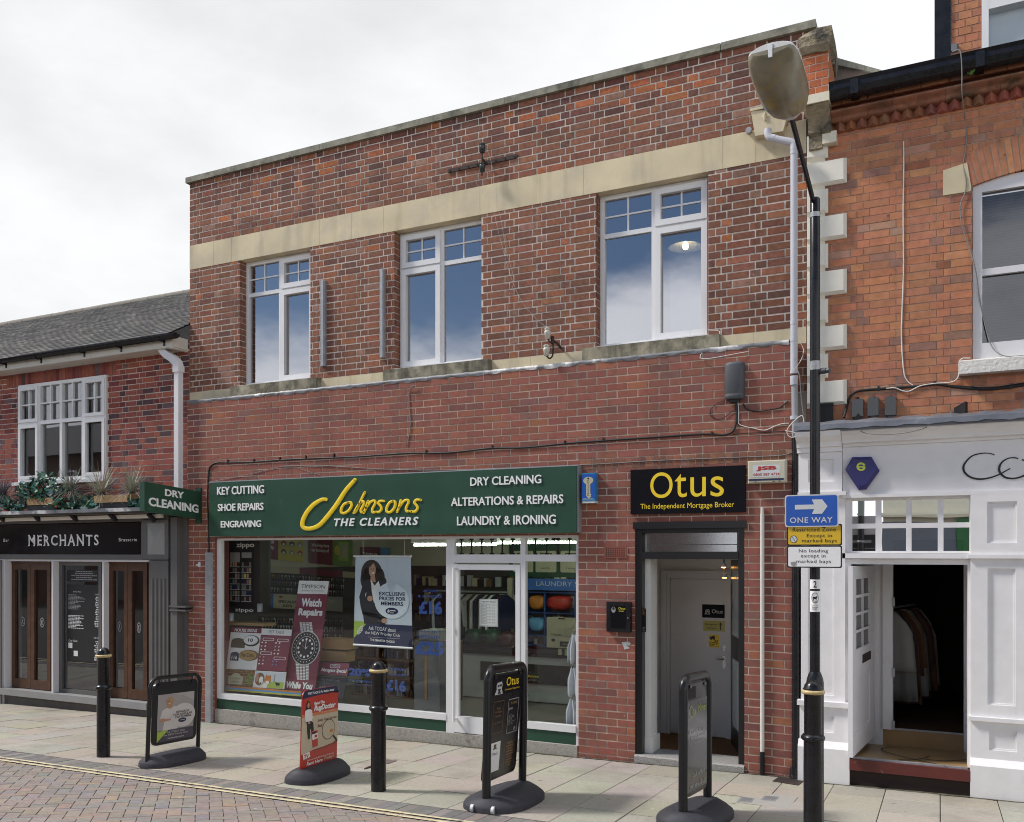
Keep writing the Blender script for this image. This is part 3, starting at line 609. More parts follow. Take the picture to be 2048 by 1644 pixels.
mb.box(d0 - .085, d0 - .045, yb - .075, yb - .06, fl(yb), dz1 + .06); mb.box(d1 + .035, d1 + .06, yb - .075, yb - .06, fl(yb), dz1 + .06); mb.build('architrave', 'white_paint', idr, bevel=.004)
k = W(1448, 1322, yb - .06); mb = MB(); mb.box(k.x - .018, k.x + .018, yb - .056, yb - .046, k.z - .09, k.z + .06); mb.tube([k + V((0, .01, .02)), k + V((0, -.03, .02)), k + V((-.09, -.03, .025))], .008, 8); mb.box(k.x - .012, k.x + .016, yb - .055, yb - .046, k.z + .12, k.z + .19); mb.build('handle', flat('chrome', (.5, .5, .5), .25, metal=.9), idr)
# the glazed black door, folded inwards on its right-hand hinges
hx, hy = os1 - .035, .03; ang = rad(111); L_ = .80; dv = V((cos(ang), sin(ang), 0)); dn = V((-sin(ang), cos(ang), 0))
def leaf(mb, a, b, z0, z1, t=.045): q = [V((hx, hy, 0)) + dv * a, V((hx, hy, 0)) + dv * b, V((hx, hy, 0)) + dv * b - dn * t, V((hx, hy, 0)) + dv * a - dn * t]; mb.hexa([(p.x, p.y, z0) for p in q], [(p.x, p.y, z1) for p in q])
mb = MB(); zb_, zt_ = zst + .02, zt0 - .015
leaf(mb, 0, .10, zb_, zt_); leaf(mb, L_ - .1, L_, zb_, zt_); leaf(mb, .10, L_ - .1, zb_, zb_ + .22); leaf(mb, .10, L_ - .1, zt_ - .1, zt_); leaf(mb, .10, L_ - .1, zb_ + .95, zb_ + 1.2)
od = mb.build('open_door', 'black_door', main, bevel=.004); mb = MB(); leaf(mb, .1, L_ - .1, zb_ + .22, zb_ + .95, .02); leaf(mb, .1, L_ - .1, zb_ + 1.2, zt_ - .1, .02); mb.build('door_pane', flat('pale_glass', (.45, .50, .50), .2), od)
for x, y in ((1447, 1134), (1449, 1155)):
    c_ = W(x, y, .9); t = thing('spotlight', 'amber lit ceiling spotlight inside the dark doorway, %s of two' % ('upper' if y < 1140 else 'lower'), 'light', c_, 'amber spotlights in the doorway')
    mb = MB(); mb.lathe([(.028, .045), (.033, .0), (.03, .0)], c_.x, c_.y, 14, z0=c_.z); mb.build('lamp_body', 'white_paint', t); mb = MB(); mb.lathe([(.001, -.012), (.02, -.008), (.027, .002)], c_.x, c_.y, 14, z0=c_.z); mb.build('lit_lens', 'spot_lit', t)
    mb = MB(); mb.tube([c_ + V((0, 0, .04)), V((c_.x, c_.y, 2.75))], .006, 6); mb.build('stem', 'galv', t)
# ------------------------------------------------------------------ shopfront of the cleaners
YF = -.075                                                   # face of the white frame
def fz(x, y): return zy(x, y, YF)
def fs(x): return sx(x, YF)
zs_top = fz(1100, 1071); zsill1 = fz(1100, 1447); zsill0 = fz(1100, 1460); zgr0 = fz(1100, 1484)
# the sill line falls slightly with the street, so take it from the middle of each bay
zsill1 = (fz(600, 1399) + fz(1100, 1449)) / 2; zsill0 = zsill1 - .075; zgr0 = zsill0 - .135
x0, xm1, xm2, xd0, xd1, xm3, xr0, x1 = fs(432), fs(892), fs(904), fs(904), fs(1041), fs(1051), fs(1052.5), fs(1157)
zfl0, zfl1 = fz(970, 1109), fz(970, 1077); zrail = fz(970, 1126)
mb = MB(); yb_ = YF + .06
mb.box(x0, fs(442), YF, yb_, zsill0, zs_top); mb.box(fs(1152), x1, YF, yb_, zgr0, zs_top)
mb.box(fs(442), fs(1152), YF, yb_, fz(700, 1079), zs_top + .05)
mb.box(xm1 + .003, xm2 + .028, YF - .004, yb_, zgr0 - .03, fz(700, 1079)); mb.box(xd1, xm3, YF - .004, yb_, zgr0 - .06, fz(700, 1079))
mb.box(xm2 + .028, xd1, YF, yb_, zrail, zfl0); mb.box(xm3, fs(1152), YF, yb_, fz(1100, 1123), zfl0)
mb.box(fs(442), xm1 + .003, YF - .012, yb_, zsill0, zsill1); mb.box(xm3, fs(1152), YF - .012, yb_, zsill0, zsill1)
sf = mb.build('shopfront', 'upvc', main, bevel=.004)
g = MB(); yg = YF + .03
for a, b, c, d in ((fs(442), xm1, zsill1, fz(700, 1079)), (xm2 + .028, xd1, zfl0, zfl1 + .003), (xm3, fs(1152), zfl0, zfl1 + .003), (xm3, fs(1152), zsill1, fz(1100, 1123))):
    q = MB(); q.face([(a, yg, c), (b, yg, c), (b, yg, d), (a, yg, d)]); q.build('pane', 'glass_shop', sf)
mb = MB(); mb.box(x0, xm1 + .003, YF + .003, .05, zgr0, zsill0); mb.box(xm3, fs(1152), YF + .003, .05, zgr0, zsill0); mb.build('stall_riser', 'green', sf)
mb = MB(); mb.box(x0, x1, YF - .035, .1, -.35, zgr0); mb.build('plinth', 'plinth', sf, bevel=.008)
# door
zd0, zd1 = zgr0 + .01, fz(970, 1129)
mb = MB(); a, b = xm2 + .034, xd1 - .004; ga, gb = fs(918), fs(1031.5); gz1 = fz(970, 1140); gz0_ = fz(940, 1434)
mb.box(a, ga, YF - .01, YF + .035, zd0, zd1); mb.box(gb, b, YF - .01, YF + .035, zd0, zd1); mb.box(ga, gb, YF - .01, YF + .035, gz1, zd1); mb.box(ga, gb, YF - .01, YF + .035, zd0, gz0_)
dr = mb.build('shop_door', 'upvc', sf, bevel=.005)
q = MB(); q.face([(ga, yg, gz0_), (gb, yg, gz0_), (gb, yg, gz1), (ga, yg, gz1)]); q.build('pane', 'glass_shop', dr)
mb = MB(); xa = fs(914); mb.tube([(xa, YF - .075, gz0_ - .06), (xa, YF - .075, gz1 + .03)], .019, 12)
for z in (gz0_ - .03, gz1 + .015): mb.tube([(xa, YF - .075, z), (xa, YF - .005, z)], .016, 10)
mb.box(fs(906), fs(909), YF - .03, YF - .01, fz(908, 1262), fz(908, 1252)); mb.build('pull_handle', 'upvc', dr)
# louvred fanlight clips
mb = MB()
for i in range(6): s = xm2 + .10 + i * (xd1 - xm2 - .14) / 5.6; mb.box(s - .006, s + .006, yg + .01, yg + .03, zfl0, zfl1); mb.box(s - .02, s + .02, yg + .004, yg + .04, zfl1 - .02, zfl1); mb.box(s - .02, s + .02, yg + .004, yg + .04, zfl0, zfl0 + .018)
for i in range(4): s = xm3 + .10 + i * (fs(1152) - xm3 - .1) / 3.7; mb.box(s - .004, s + .004, yg + .01, yg + .03, zfl0, zfl1); mb.box(s - .015, s + .015, yg + .004, yg + .04, zfl1 - .02, zfl1); mb.box(s - .015, s + .015, yg + .004, yg + .04, zfl0, zfl0 + .018)
mb.build('louvre_clip', 'black_matt', sf)

# --- fascia sign with raised letters
YS = -.235
sg = facade_panel(418, 1153, 965, 1070, 932, 1068, YS)
fsn = thing('fascia_sign', 'long dark green shop sign with raised yellow script and white lettering', 'shop sign', sg.P(.5, 1))
mb = MB(); sg.board(mb, .115); mb.build('sign_board', 'green', fsn, bevel=.006)
mb = MB(); mb.box(sg.a.x - .004, sg.b.x + .012, YS + .004, YL, sg.a.z, sg.a.z + .012); mb.box(sg.b.x, sg.b.x + .012, YS + .02, YL, sg.c.z, sg.a.z); mb.build('edge_trim', 'galv', fsn)
mb = MB(); SW = (sg.b.x - sg.a.x); SHH = sg.a.z - sg.d.z
def su(x, y): p = W(x, y, YS - .015); return ((p.x - sg.a.x) / SW, (sg.a.z - p.z) / SHH)
def put(txt, xl, yt, xr, yb_, **k):
    ul, vl = su(xl, yt); ur, vr = su(xr, yb_)
    sg.text(mb, txt, ul, vl, ur, vr, w=.0, thick=.012, **k)
for t, xl, yl, xr, yr in (('KEY CUTTING', 433.5, 974, 527, 986.5), ('SHOE REPAIRS', 435, 1008, 526, 1020), ('ENGRAVING', 441, 1042, 521, 1054), ('DRY CLEANING', 940, 955, 1082, 966.5), ('ALTERATIONS & REPAIRS', 901.5, 995.5, 1126, 1006.5), ('LAUNDRY & IRONING', 913.5, 1033, 1111, 1048)):
    put(t, xl, yl, xr, yr, bold=.012)
put('THE CLEANERS', 667.5, 1037, 836, 1050, bold=.02, shear=.22, space=1.25)
mb.build('lettering', 'letter_white', fsn)
def stroke3(mb, uvr, t0, t1, mi=0):                          # raised rounded stroke on the sign, traced in photo pixels
    pts = smooth([(x, y, r) for x, y, r in uvr], 7); L, R = [], []; base = []
    for i, p in enumerate(pts):
        d = pts[min(i + 1, len(pts) - 1)] - pts[max(i - 1, 0)]; d.z = 0; d.normalize(); nrm = V((-d.y, d.x, 0)); rr = p.z
        base.append((p.x, p.y, nrm, rr))
    rows = []
    for x, y, nrm, rr in base:
        row = []
        for f_, w_ in ((1, 0), (1, t1 * .8), (.86, t1), (0, t1), (-.86, t1), (-1, t1 * .8), (-1, 0)):
            q = W(x + nrm.x * rr * f_, y + nrm.y * rr * f_, YS); row.append(q + V((0, -w_ - t0, 0)))
        rows.append(row)
    mb.grid(rows, mi)
    for x, y, nrm, rr in (base[0], base[-1]):
        c = W(x, y, YS); k = 12
        ring = [W(x + rr * cos(2 * pi * j / k), y + rr * sin(2 * pi * j / k), YS) for j in range(k)]
        for j in range(k):
            a, b = ring[j], ring[(j + 1) % k]; o1, o2 = V((0, -t0, 0)), V((0, -t0 - t1 * .8, 0)); a2, b2 = c.lerp(a, .86), c.lerp(b, .86); o3 = V((0, -t0 - t1, 0)); 
            mb.face([a + o1, b + o1, b + o2, a + o2], mi); mb.face([a + o2, b + o2, b2 + o3, a2 + o3], mi); mb.face([a2 + o3, b2 + o3, c + V((0, -t0 - t1, 0))], mi)
mb = MB(); k_ = 1 / 4.452
def jz(pts, r): return [(400 + x * k_, 900 + y * k_, (r if not isinstance(r, (list, tuple)) else r[i]) * k_) for i, (x, y) in enumerate(pts)]
strokes = [
 ([(1125, 440), (1080, 445), (1010, 490), (950, 560), (915, 640), (925, 690), (985, 700), (1060, 672), (1130, 600), (1215, 490), (1300, 360), (1382, 265)], [17, 18, 20, 20, 20, 20, 20, 21, 21, 21, 20, 17]),
 ([(1335, 468), (1290, 480), (1262, 520), (1262, 556), (1290, 562), (1330, 535), (1352, 495), (1345, 468), (1320, 470)], 13),
 ([(1470, 378), (1430, 460), (1392, 545), (1372, 560)], 12), ([(1378, 548), (1420, 480), (1452, 455), (1462, 480), (1436, 530), (1440, 555), (1458, 552)], 12),
 ([(1500, 455), (1480, 515), (1460, 560)], 12), ([(1478, 520), (1520, 465), (1555, 452), (1562, 475), (1538, 525), (1540, 555), (1560, 553)], 12),
 ([(1640, 455), (1605, 455), (1592, 475), (1612, 500), (1618, 525), (1598, 552), (1570, 552)], 12),
 ([(1722, 455), (1690, 470), (1665, 515), (1668, 550), (1700, 552), (1735, 510), (1740, 465), (1720, 455)], 13),
 ([(1790, 448), (1775, 510), (1757, 552)], 12), ([(1772, 515), (1815, 458), (1850, 445), (1860, 465), (1838, 515), (1842, 545), (1862, 545)], 12),
 ([(1968, 446), (1930, 445), (1912, 468), (1932, 495), (1940, 520), (1915, 550), (1882, 548)], 13)]
for p_, r_ in strokes: stroke3(mb, jz(p_, [x * .88 for x in r_] if isinstance(r_, list) else r_ * .86), 0, .011)
mb.build('script_lettering', 'yellow', fsn)

# --- projecting sign
E_ = lambda x, y: onS(x, y, -8.99)
TL, BL, TR, BR = E_(289, 963), E_(289, 1022), E_(401, 983), E_(401, 1038)
pp = Panel(TL, TR, BR, BL)
ps = thing('projecting_sign', 'small green box sign for dry cleaning standing out from the wall', 'shop sign', BR)
mb = MB(); pp.board(mb, .085); mb.build('sign_box', 'green', ps, bevel=.004)
mb = MB(); pp.text(mb, 'DRY', .345, .13, .685, .37, thick=.006, bold=.03); pp.text(mb, 'CLEANING', .065, .50, .955, .80, thick=.006, bold=.03); mb.build('lettering', 'letter_white', ps)
mb = MB(); b0 = V((-9.03, YL - .02, TR.z + .06)); mb.box(-9.075, -8.985, YL - .03, YL, BR.z - .06, TR.z + .05); mb.box(-9.05, -9.0, TR.y - .01, YL - .03, BR.z + .06, BR.z + .09); mb.box(-9.05, -9.0, TR.y - .01, YL - .03, TR.z - .09, TR.z - .06); mb.build('wall_bracket', 'green', ps)

# ------------------------------------------------------------------ inside the shop
def fls(y): return zgr0 + .02 - .057 * y
RY = 4.6; RZ = 2.62; RS0, RS1 = -9.14, -3.45
flat('shop_wall', (.58, .56, .45), .8); flat('shop_floor', (.16, .14, .12), .45, var=.2, vs=3); flat('shop_ceiling', (.75, .75, .70), .8)
mb = MB()
mb.face([(RS0, .0, fls(0)), (RS1, .0, fls(0)), (RS1, RY, fls(RY)), (RS0, RY, fls(RY))], 1); mb.face([(RS0, -.02, RZ), (RS1, -.02, RZ), (RS1, RY, RZ), (RS0, RY, RZ)], 2)
mb.face([(RS0, RY, -.2), (RS1, RY, -.2), (RS1, RY, RZ), (RS0, RY, RZ)]); mb.face([(RS0, .0, -.2), (RS0, RY, -.2), (RS0, RY, RZ), (RS0, .0, RZ)]); mb.face([(RS1, .0, -.2), (RS1, RY, -.2), (RS1, RY, RZ), (RS1, .0, RZ)])
mb.build('shop_interior', ['shop_wall', 'shop_floor', 'shop_ceiling'], main)
T = {}
mb = MB(); mb.box(RS0, RS0 + .012, .5, RY, .1, 1.98); mb.box(RS0 + .012, -5.2, RY - .02, RY, .1, 1.98); k = .2
while k < 1.95: mb.box(RS0 + .012, RS0 + .018, .5, RY - .03, k, k + .07); mb.box(RS0 + .02, -5.2, RY - .027, RY - .02, k, k + .07); k += .1
mb.build('slatted_wall', flat('slat', (.055, .05, .045), .5), main)
def tm(key, col, **k): return flat(key, col, .5, **k)
for k, c in (('burgundy', (.19, .028, .055)), ('p_white', (.80, .80, .79)), ('p_cream', (.50, .47, .33)), ('p_yellow', (.58, .52, .07)), ('p_green', (.17, .30, .05)), ('p_lime', (.34, .50, .07)), ('p_blue', (.03, .12, .42)), ('p_navy', (.012, .02, .07)), ('p_pale', (.55, .63, .71)), ('p_grey', (.32, .31, .31)), ('p_silver', (.52, .53, .53)), ('p_black', (.013, .013, .015)), ('p_red', (.42, .025, .015)), ('p_orange', (.55, .19, .03)), ('p_tan', (.52, .45, .31)), ('p_skin', (.48, .27, .18)), ('p_hair', (.035, .018, .012)), ('p_blond', (.38, .26, .13)), ('p_brown', (.20, .10, .045)), ('p_maroon', (.06, .014, .014)), ('p_steel', (.40, .42, .43)), ('p_dgreen', (.012, .06, .03)), ('card', (.42, .27, .13)), ('p_sky', (.10, .33, .62)), ('chalk', (.20, .20, .20))): tm(k, c)
flat('shirt', (.62, .66, .72), .8)
def poster(name, label, cat, TL, TR, BR, BL, mats, draw, t=.006, group=None, loc=None):
    """a printed sheet or board: draw(panel, mb) paints flat shapes using indices into mats"""
    p = Panel(TL, TR, BR, BL); th = thing(name, label, cat, loc or p.P(.5, 1), group)
    mb = MB(); p.board(mb, t); mb.build('board', mats[0], th)
    mb = MB(); draw(p, mb)
    if mb.f: mb.build('print', mats, th)
    return th
LW = lambda x, y: onS(x, y, RS0 + .03)                       # on the left-hand shop wall
def lw(xl, ytl, ybl, xr, ytr, ybr): return LW(xl, ytl), LW(xr, ytr), LW(xr, ybr), LW(xl, ybl)
def z6(x, y): return (400 + x / 4.452, 900 + y / 4.452)
def LZ(xl, ytl, ybl, xr, ytr, ybr): a = [z6(xl, ytl), z6(xr, ytr), z6(xr, ybr), z6(xl, ybl)]; return [LW(*p) for p in a]
def d_pers(p, mb):
    p.rect(mb, .0, .0, .42, 1, mi=0); p.rect(mb, .42, 0, 1, 1, mi=1)
    for i, t in enumerate(('all kinds', 'kinds of', 'personality')): p.text(mb, t, .03, .14 + i * .2, .33, .30 + i * .2, mi=2, bold=.03)
    for i in range(3):
        for k in range(3): p.ell(mb, .54 + i * .19, .18 + k * .27, .06, .085, .002, 3 + (i + k) % 3); p.ell(mb, .54 + i * .19, .21 + k * .27, .032, .045, .003, 2)
poster('wall_poster', 'burgundy and yellow poster with small round portraits high on the left shop wall', 'poster', *LZ(522, 690, 962, 920, 720, 1000), ['burgundy', 'p_yellow', 'p_white', 'p_grey', 'p_red', 'p_navy'], d_pers, group='wall posters in the shop')
def d_birth(p, mb):
    p.rect(mb, 0, 0, .52, 1, mi=0); p.rect(mb, .52, 0, 1, 1, mi=1); p.rrect(mb, .66, .22, .9, .82, .02, .03, .002, 2); p.ell(mb, .63, .5, .07, .16, .0024, 3); p.rect(mb, .74, .3, .86, .72, .003, 4)
    for i, t in enumerate(('We always have', 'our birthdays off')): p.text(mb, t, .05, .32 + i * .17, .44, .46 + i * .17, mi=5, bold=.03)
poster('wall_poster', 'burgundy and green poster about birthdays high on the left shop wall', 'poster', *LZ(972, 745, 1005, 1358, 760, 1045), ['burgundy', 'p_green', 'p_lime', 'p_yellow', 'p_cream', 'p_white'], d_birth, group='wall posters in the shop')
def d_coll(p, mb):
    p.rect(mb, 0, 0, .5, 1, mi=0); p.rect(mb, .5, 0, 1, 1, mi=1); p.poly(mb, [(.6, .5), (.9, .5), (.95, 1), (.55, 1)], .002, 2); p.text(mb, 'Colleague size', .05, .3, .42, .55, mi=3, bold=.03)
poster('wall_poster', 'burgundy and blue poster with a handbag behind the hanging banner', 'poster', *LZ(1432, 862, 1010, 1768, 872, 1030), ['burgundy', 'p_sky', 'p_lime', 'p_white'], d_coll, group='wall posters in the shop')
def strip(txt, label, c0, c1, u0, u1, *a):
    return poster('shelf_sign', label, 'sign', *LZ(*a), [c0, c1], lambda p, mb: p.text(mb, txt, u0, .2, u1, .8, bold=.02), group='shelf signs over the key racks')
strip('SECURITY KEYS', 'cream shelf sign for security keys over the key rack', 'p_cream', 'p_black', .1, .76, 526, 1020, 1085, 886, 1046, 1104)
strip('CAR KEY SPECIALIST', 'burgundy shelf sign for car keys over the key rack', 'burgundy', 'p_cream', .14, .88, 893, 1046, 1104, 1270, 1078, 1134)
strip('EVERYDAY KEYS', 'cream shelf sign for everyday keys partly behind the hanging banner', 'p_cream', 'p_black', .1, .9, 1272, 1080, 1134, 1640, 1108, 1160)
# key racks: backboards with pegs of keys, on the left wall
def key_rack(label, a, cols, rows, seed):
    r = random.Random(seed); p = Panel(*LZ(*a)); th = thing('key_rack', label, 'rack', p.P(.5, 1), 'key racks on the left shop wall'); mb = MB(); p.board(mb, .02); mb.build('backboard', 'p_black', th)
    q = MB()
    for k in range(rows):
        for i in range(cols):
            u, v = (i + .5) / cols, (k + .15) / rows; mi = r.choice((0, 0, 1, 2, 2)); s_ = .36 / cols
            p.ell(q, u, v + .16 / rows, s_, .17 / rows, .03 + r.random() * .02, mi, 8); p.rect(q, u - s_ * .28, v + .3 / rows, u + s_ * .28, v + (.62 + r.random() * .1) / rows, .03 + r.random() * .02, mi)
    q.build('keys', ['p_steel', flat('brass', (.38, .28, .08), .3, metal=.7), flat('dull', (.14, .14, .13), .4, metal=.5)], th); return th
key_rack('rack of hanging keys below the cream sign for security keys', (526, 1092, 1268, 886, 1110, 1282), 17, 3, 1)
key_rack('rack of hanging keys below the burgundy sign for car keys', (893, 1112, 1285, 1270, 1140, 1300), 17, 3, 2)
key_rack('rack of hanging keys near the shop floor behind the leaning boards', (526, 1480, 1800, 1260, 1500, 1830), 30, 5, 3)
def d_spec(p, mb): p.rect(mb, .0, 0, .34, 1, mi=2); p.ell(mb, .17, .5, .1, .3, .002, 3); p.rect(mb, .48, .12, .56, .26, .002, 4); p.text(mb, 'SPECIALIST', .46, .42, .92, .60, mi=1, bold=.03); p.text(mb, 'KEYS', .58, .70, .80, .88, mi=1, bold=.03)
poster('shelf_sign', 'cream and blue sign for specialist keys between the key racks', 'sign', *LZ(526, 1275, 1400, 886, 1290, 1420), ['p_cream', 'p_black', 'p_blue', 'p_yellow', 'p_red'], d_spec, group='shelf signs over the key racks')
def d_car(p, mb): p.text(mb, 'CAR KEYS', .2, .2, .8, .45, mi=1, bold=.03); p.text(mb, 'expert', .35, .6, .65, .8, mi=1)
poster('shelf_sign', 'grey sign for car keys behind the leaning watch board', 'sign', *LZ(893, 1292, 1420, 1270, 1310, 1440), ['p_grey', 'p_cream'], d_car, group='shelf signs over the key racks')
# lighter cabinet by the glass
cz = lambda x, y: (420 + x / 4.327, 1060 + y / 4.327)
def FP(Y, xl, yt, xr, yb_): a, b = cz(xl, yt), cz(xr, yb_); A_, B_ = W(*a, Y), W(*b, Y); return Panel((A_.x, Y, A_.z), (B_.x, Y, A_.z), (B_.x, Y, B_.z), (A_.x, Y, B_.z))
p = FP(.30, 165, 90, 430, 730); cb = thing('display_cabinet', 'tall black display cabinet of pocket lighters at the left end of the shop window', 'cabinet', p.P(.5, 1))
mb = MB(); p.board(mb, .22); mb.build('carcass', 'p_black', cb)
mb = MB(); p.text(mb, 'zippo', .24, .03, .83, .115, mi=0, bold=.03); p.text(mb, 'zippo', .2, .925, .80, .985, mi=0, bold=.02); mb.build('lettering', 'p_white', cb)
mb = MB(); r = random.Random(5)
for col in (0, 1):
    u0 = .04 + col * .38; p.rect(mb, u0, .165 , u0 + .32, .30 - col * .06, .002, 0)
    for k in range(7):
        v = .30 + k * .078
        p.rect(mb, u0, v + .058, u0 + .33, v + .066, .012, 1)
        for i in range(4): p.rect(mb, u0 + .01 + i * .08, v, u0 + .072 + i * .08, v + .055, .006, r.choice((2, 2, 2, 3, 3, 4, 5)) if r.random() < .95 else 6)
mb.build('shelves', ['p_grey', 'p_silver', 'chalk', 'p_maroon', 'p_skin', 'p_navy', 'p_yellow'], cb)
# shelf with mugs under the cabinet
p = FP(.22, 105, 795, 465, 835); t = thing('display_shelf', 'low wooden shelf holding a metal mug below the black cabinet', 'shelf', p.P(.5, 1)); mb = MB(); p.board(mb, .25); mb.build('shelf_board', 'card', t)
for k, (x, y, h) in enumerate(((185, 790, .11), (432, 708, .11))):
    c_ = W(*cz(x, y), .15); mb = MB(); mb.lathe([(.03, 0), (.036, .01), (.036, h), (.031, h), (.03, .02)], c_.x, c_.y, 18, z0=c_.z); tag(mb.build('steel_tankard', 'galv', loc=c_), ('short steel tankard at the left end of the display shelf', 'polished steel tankard in front of the black cabinet')[k], 'tankard', 'tankards on the display')
# boards leaning in the window
def lean(name, label, xs, draw, mats, Y=.10, t=.012, group=None): a = [W(*cz(x, y), Y if y > 1000 else Y + .06) for x, y in xs]; return poster(name, label, 'board', *a, mats, draw, t, group)
def d_house(p, mb):
    p.rect(mb, .0, 0, 1, .125, mi=1); p.text(mb, 'HOUSE SIGNS', .13, .03, .87, .105, w=.003, mi=2, bold=.03)
    p.ell(mb, .72, .31, .27, .135, .003, 3); p.ell(mb, .70, .295, .23, .11, .004, 2); p.text(mb, '10', .62, .255, .78, .335, w=.006, mi=3, bold=.03)
    p.ell(mb, .3, .34, .23, .08, .003, 4, 16, pi, 2 * pi); p.rect(mb, .07, .34, .53, .49, .003, 4); p.ell(mb, .70, .66, .33, .13, .003, 5); p.ell(mb, .66, .66, .29, .12, .0045, 6); p.text(mb, 'The Oaks', .42, .60, .88, .70, w=.006, mi=3)
    p.rect(mb, .1, .64, .38, .80, .003, 7); p.ell(mb, .24, .65, .14, .06, .0032, 7, 16, pi, 2 * pi); p.text(mb, '116', .15, .68, .33, .77, w=.005, mi=2, bold=.02)
lean('leaning_board', 'white board of sample house signs leaning at the left of the shop window', [(185, 838), (447, 850), (400, 1212), (138, 1200)], d_house, ['p_white', 'burgundy', 'p_white', 'p_black', flat('bronze', (.10, .085, .04), .4, metal=.4), 'p_brown', flat('oak', (.46, .30, .10), .5), 'p_navy'], group='sample boards in the shop window')
def d_tags(p, mb):
    p.rect(mb, 0.0, 0, 1, .15, mi=1); p.text(mb, 'PET TAGS', .24, .035, .76, .115, w=.003, mi=2, bold=.01); r = random.Random(4)
    for u, v, w_ in ((.08, .22, .38), (.56, .23, .38), (.06, .55, .4), (.54, .66, .4)): p.rrect(mb, u, v, u + w_, v + .07, .03, .03, .003, 1); p.rrect(mb, u + .015, v + .01, u + w_ - .015, v + .06, .03, .025, .004, 0)
    for i in range(4):
        for k in range(7):
            u, v = .08 + i * .12 + (i > 1) * .22, .33 + k * .085
            if (k in (3,) and i < 2) or (k == 4 and i > 1): continue
            mi = r.choice((1, 1, 3, 4)) if k < 5 or i < 2 else 5; p.ell(mb, u, v, .03, .016, .003, mi, 8); p.rect(mb, u - .03, v + .012, u + .012, v + .02, .003, 1)
lean('leaning_board', 'burgundy board of sample pet tags in the shop window', [(452, 852), (712, 862), (655, 1225), (398, 1212)], d_tags, ['burgundy', 'p_white', 'p_grey', 'p_steel', 'p_skin', 'p_blue'], group='sample boards in the shop window')
def d_mews(p, mb):
    for i in range(6):
        for k in range(5): p.rect(mb, max(0, i * .18 - (k % 2) * .09), k * .2 + .01, min(1, i * .18 + .165 - (k % 2) * .09), k * .2 + .18, .002, 1)
    p.rect(mb, .12, .38, .64, .88, .004, 2); p.ell(mb, .38, .4, .17, .2, .0042, 2, 14, pi, 2 * pi); p.text(mb, 'ROUNDHAY', .17, .46, .6, .58, w=.006, mi=3); p.text(mb, 'MEWS', .26, .66, .52, .78, w=.006, mi=3)
    for u, v in ((.85, .3), (.92, .45), (.8, .6), (.9, .75)): p.ell(mb, u, v, .07, .09, .004, 4, 9)
lean('leaning_board', 'brick patterned sample board with a stone house name plate', [(140, 1206), (390, 1216), (362, 1362), (125, 1346)], d_mews, ['card', 'p_brown', 'p_cream', 'p_brown', 'p_green'], group='sample boards in the shop window')
def d_pets(p, mb):
    p.rect(mb, .03, .04, .97, .6, .002, 1); p.rect(mb, .45, .6, .97, .97, .002, 2); p.ell(mb, .19, .48, .15, .38, .003, 3); p.ell(mb, .24, .55, .07, .24, .004, 0); p.ell(mb, .235, .72, .03, .05, .005, 4); p.ell(mb, .10, .42, .05, .26, .004, 5)
    p.ell(mb, .45, .52, .11, .26, .0032, 6); p.ell(mb, .45, .66, .06, .12, .0042, 0); p.poly(mb, [(.36, .36), (.39, .18), (.44, .3)], .004, 6); p.poly(mb, [(.47, .3), (.53, .2), (.55, .4)], .004, 6)
    p.rect(mb, .64, .28, .68, .62, .003, 7); p.ell(mb, .66, .22, .018, .06, .004, 5); p.ell(mb, .79, .72, .07, .08, .004, 4); p.ell(mb, .73, .66, .025, .05, .004, 4); p.rect(mb, .745, .74, .76, .88, .004, 4); p.rect(mb, .83, .74, .845, .88, .004, 4)
lean('leaning_board', 'white sample board picturing a dog and a cat in the shop window', [(393, 1217), (658, 1232), (640, 1378), (368, 1362)], d_pets, ['p_white', 'p_pale', 'p_lime', 'p_brown', 'p_black', 'p_skin', 'p_orange', 'p_grey'], group='sample boards in the shop window')
a = [W(*cz(x, y), .07) for x, y in ((128, 1345), (790, 1400), (785, 1440), (125, 1388))]
poster('striped_rail', 'orange, blue and yellow striped rail along the bottom of the shop window', 'rail', *a, ['p_orange', 'p_sky', 'p_yellow'], lambda p, mb: (p.rect(mb, 0, .3, 1, .66, .002, 1), p.rect(mb, 0, .66, 1, 1, .002, 2)), t=.02)
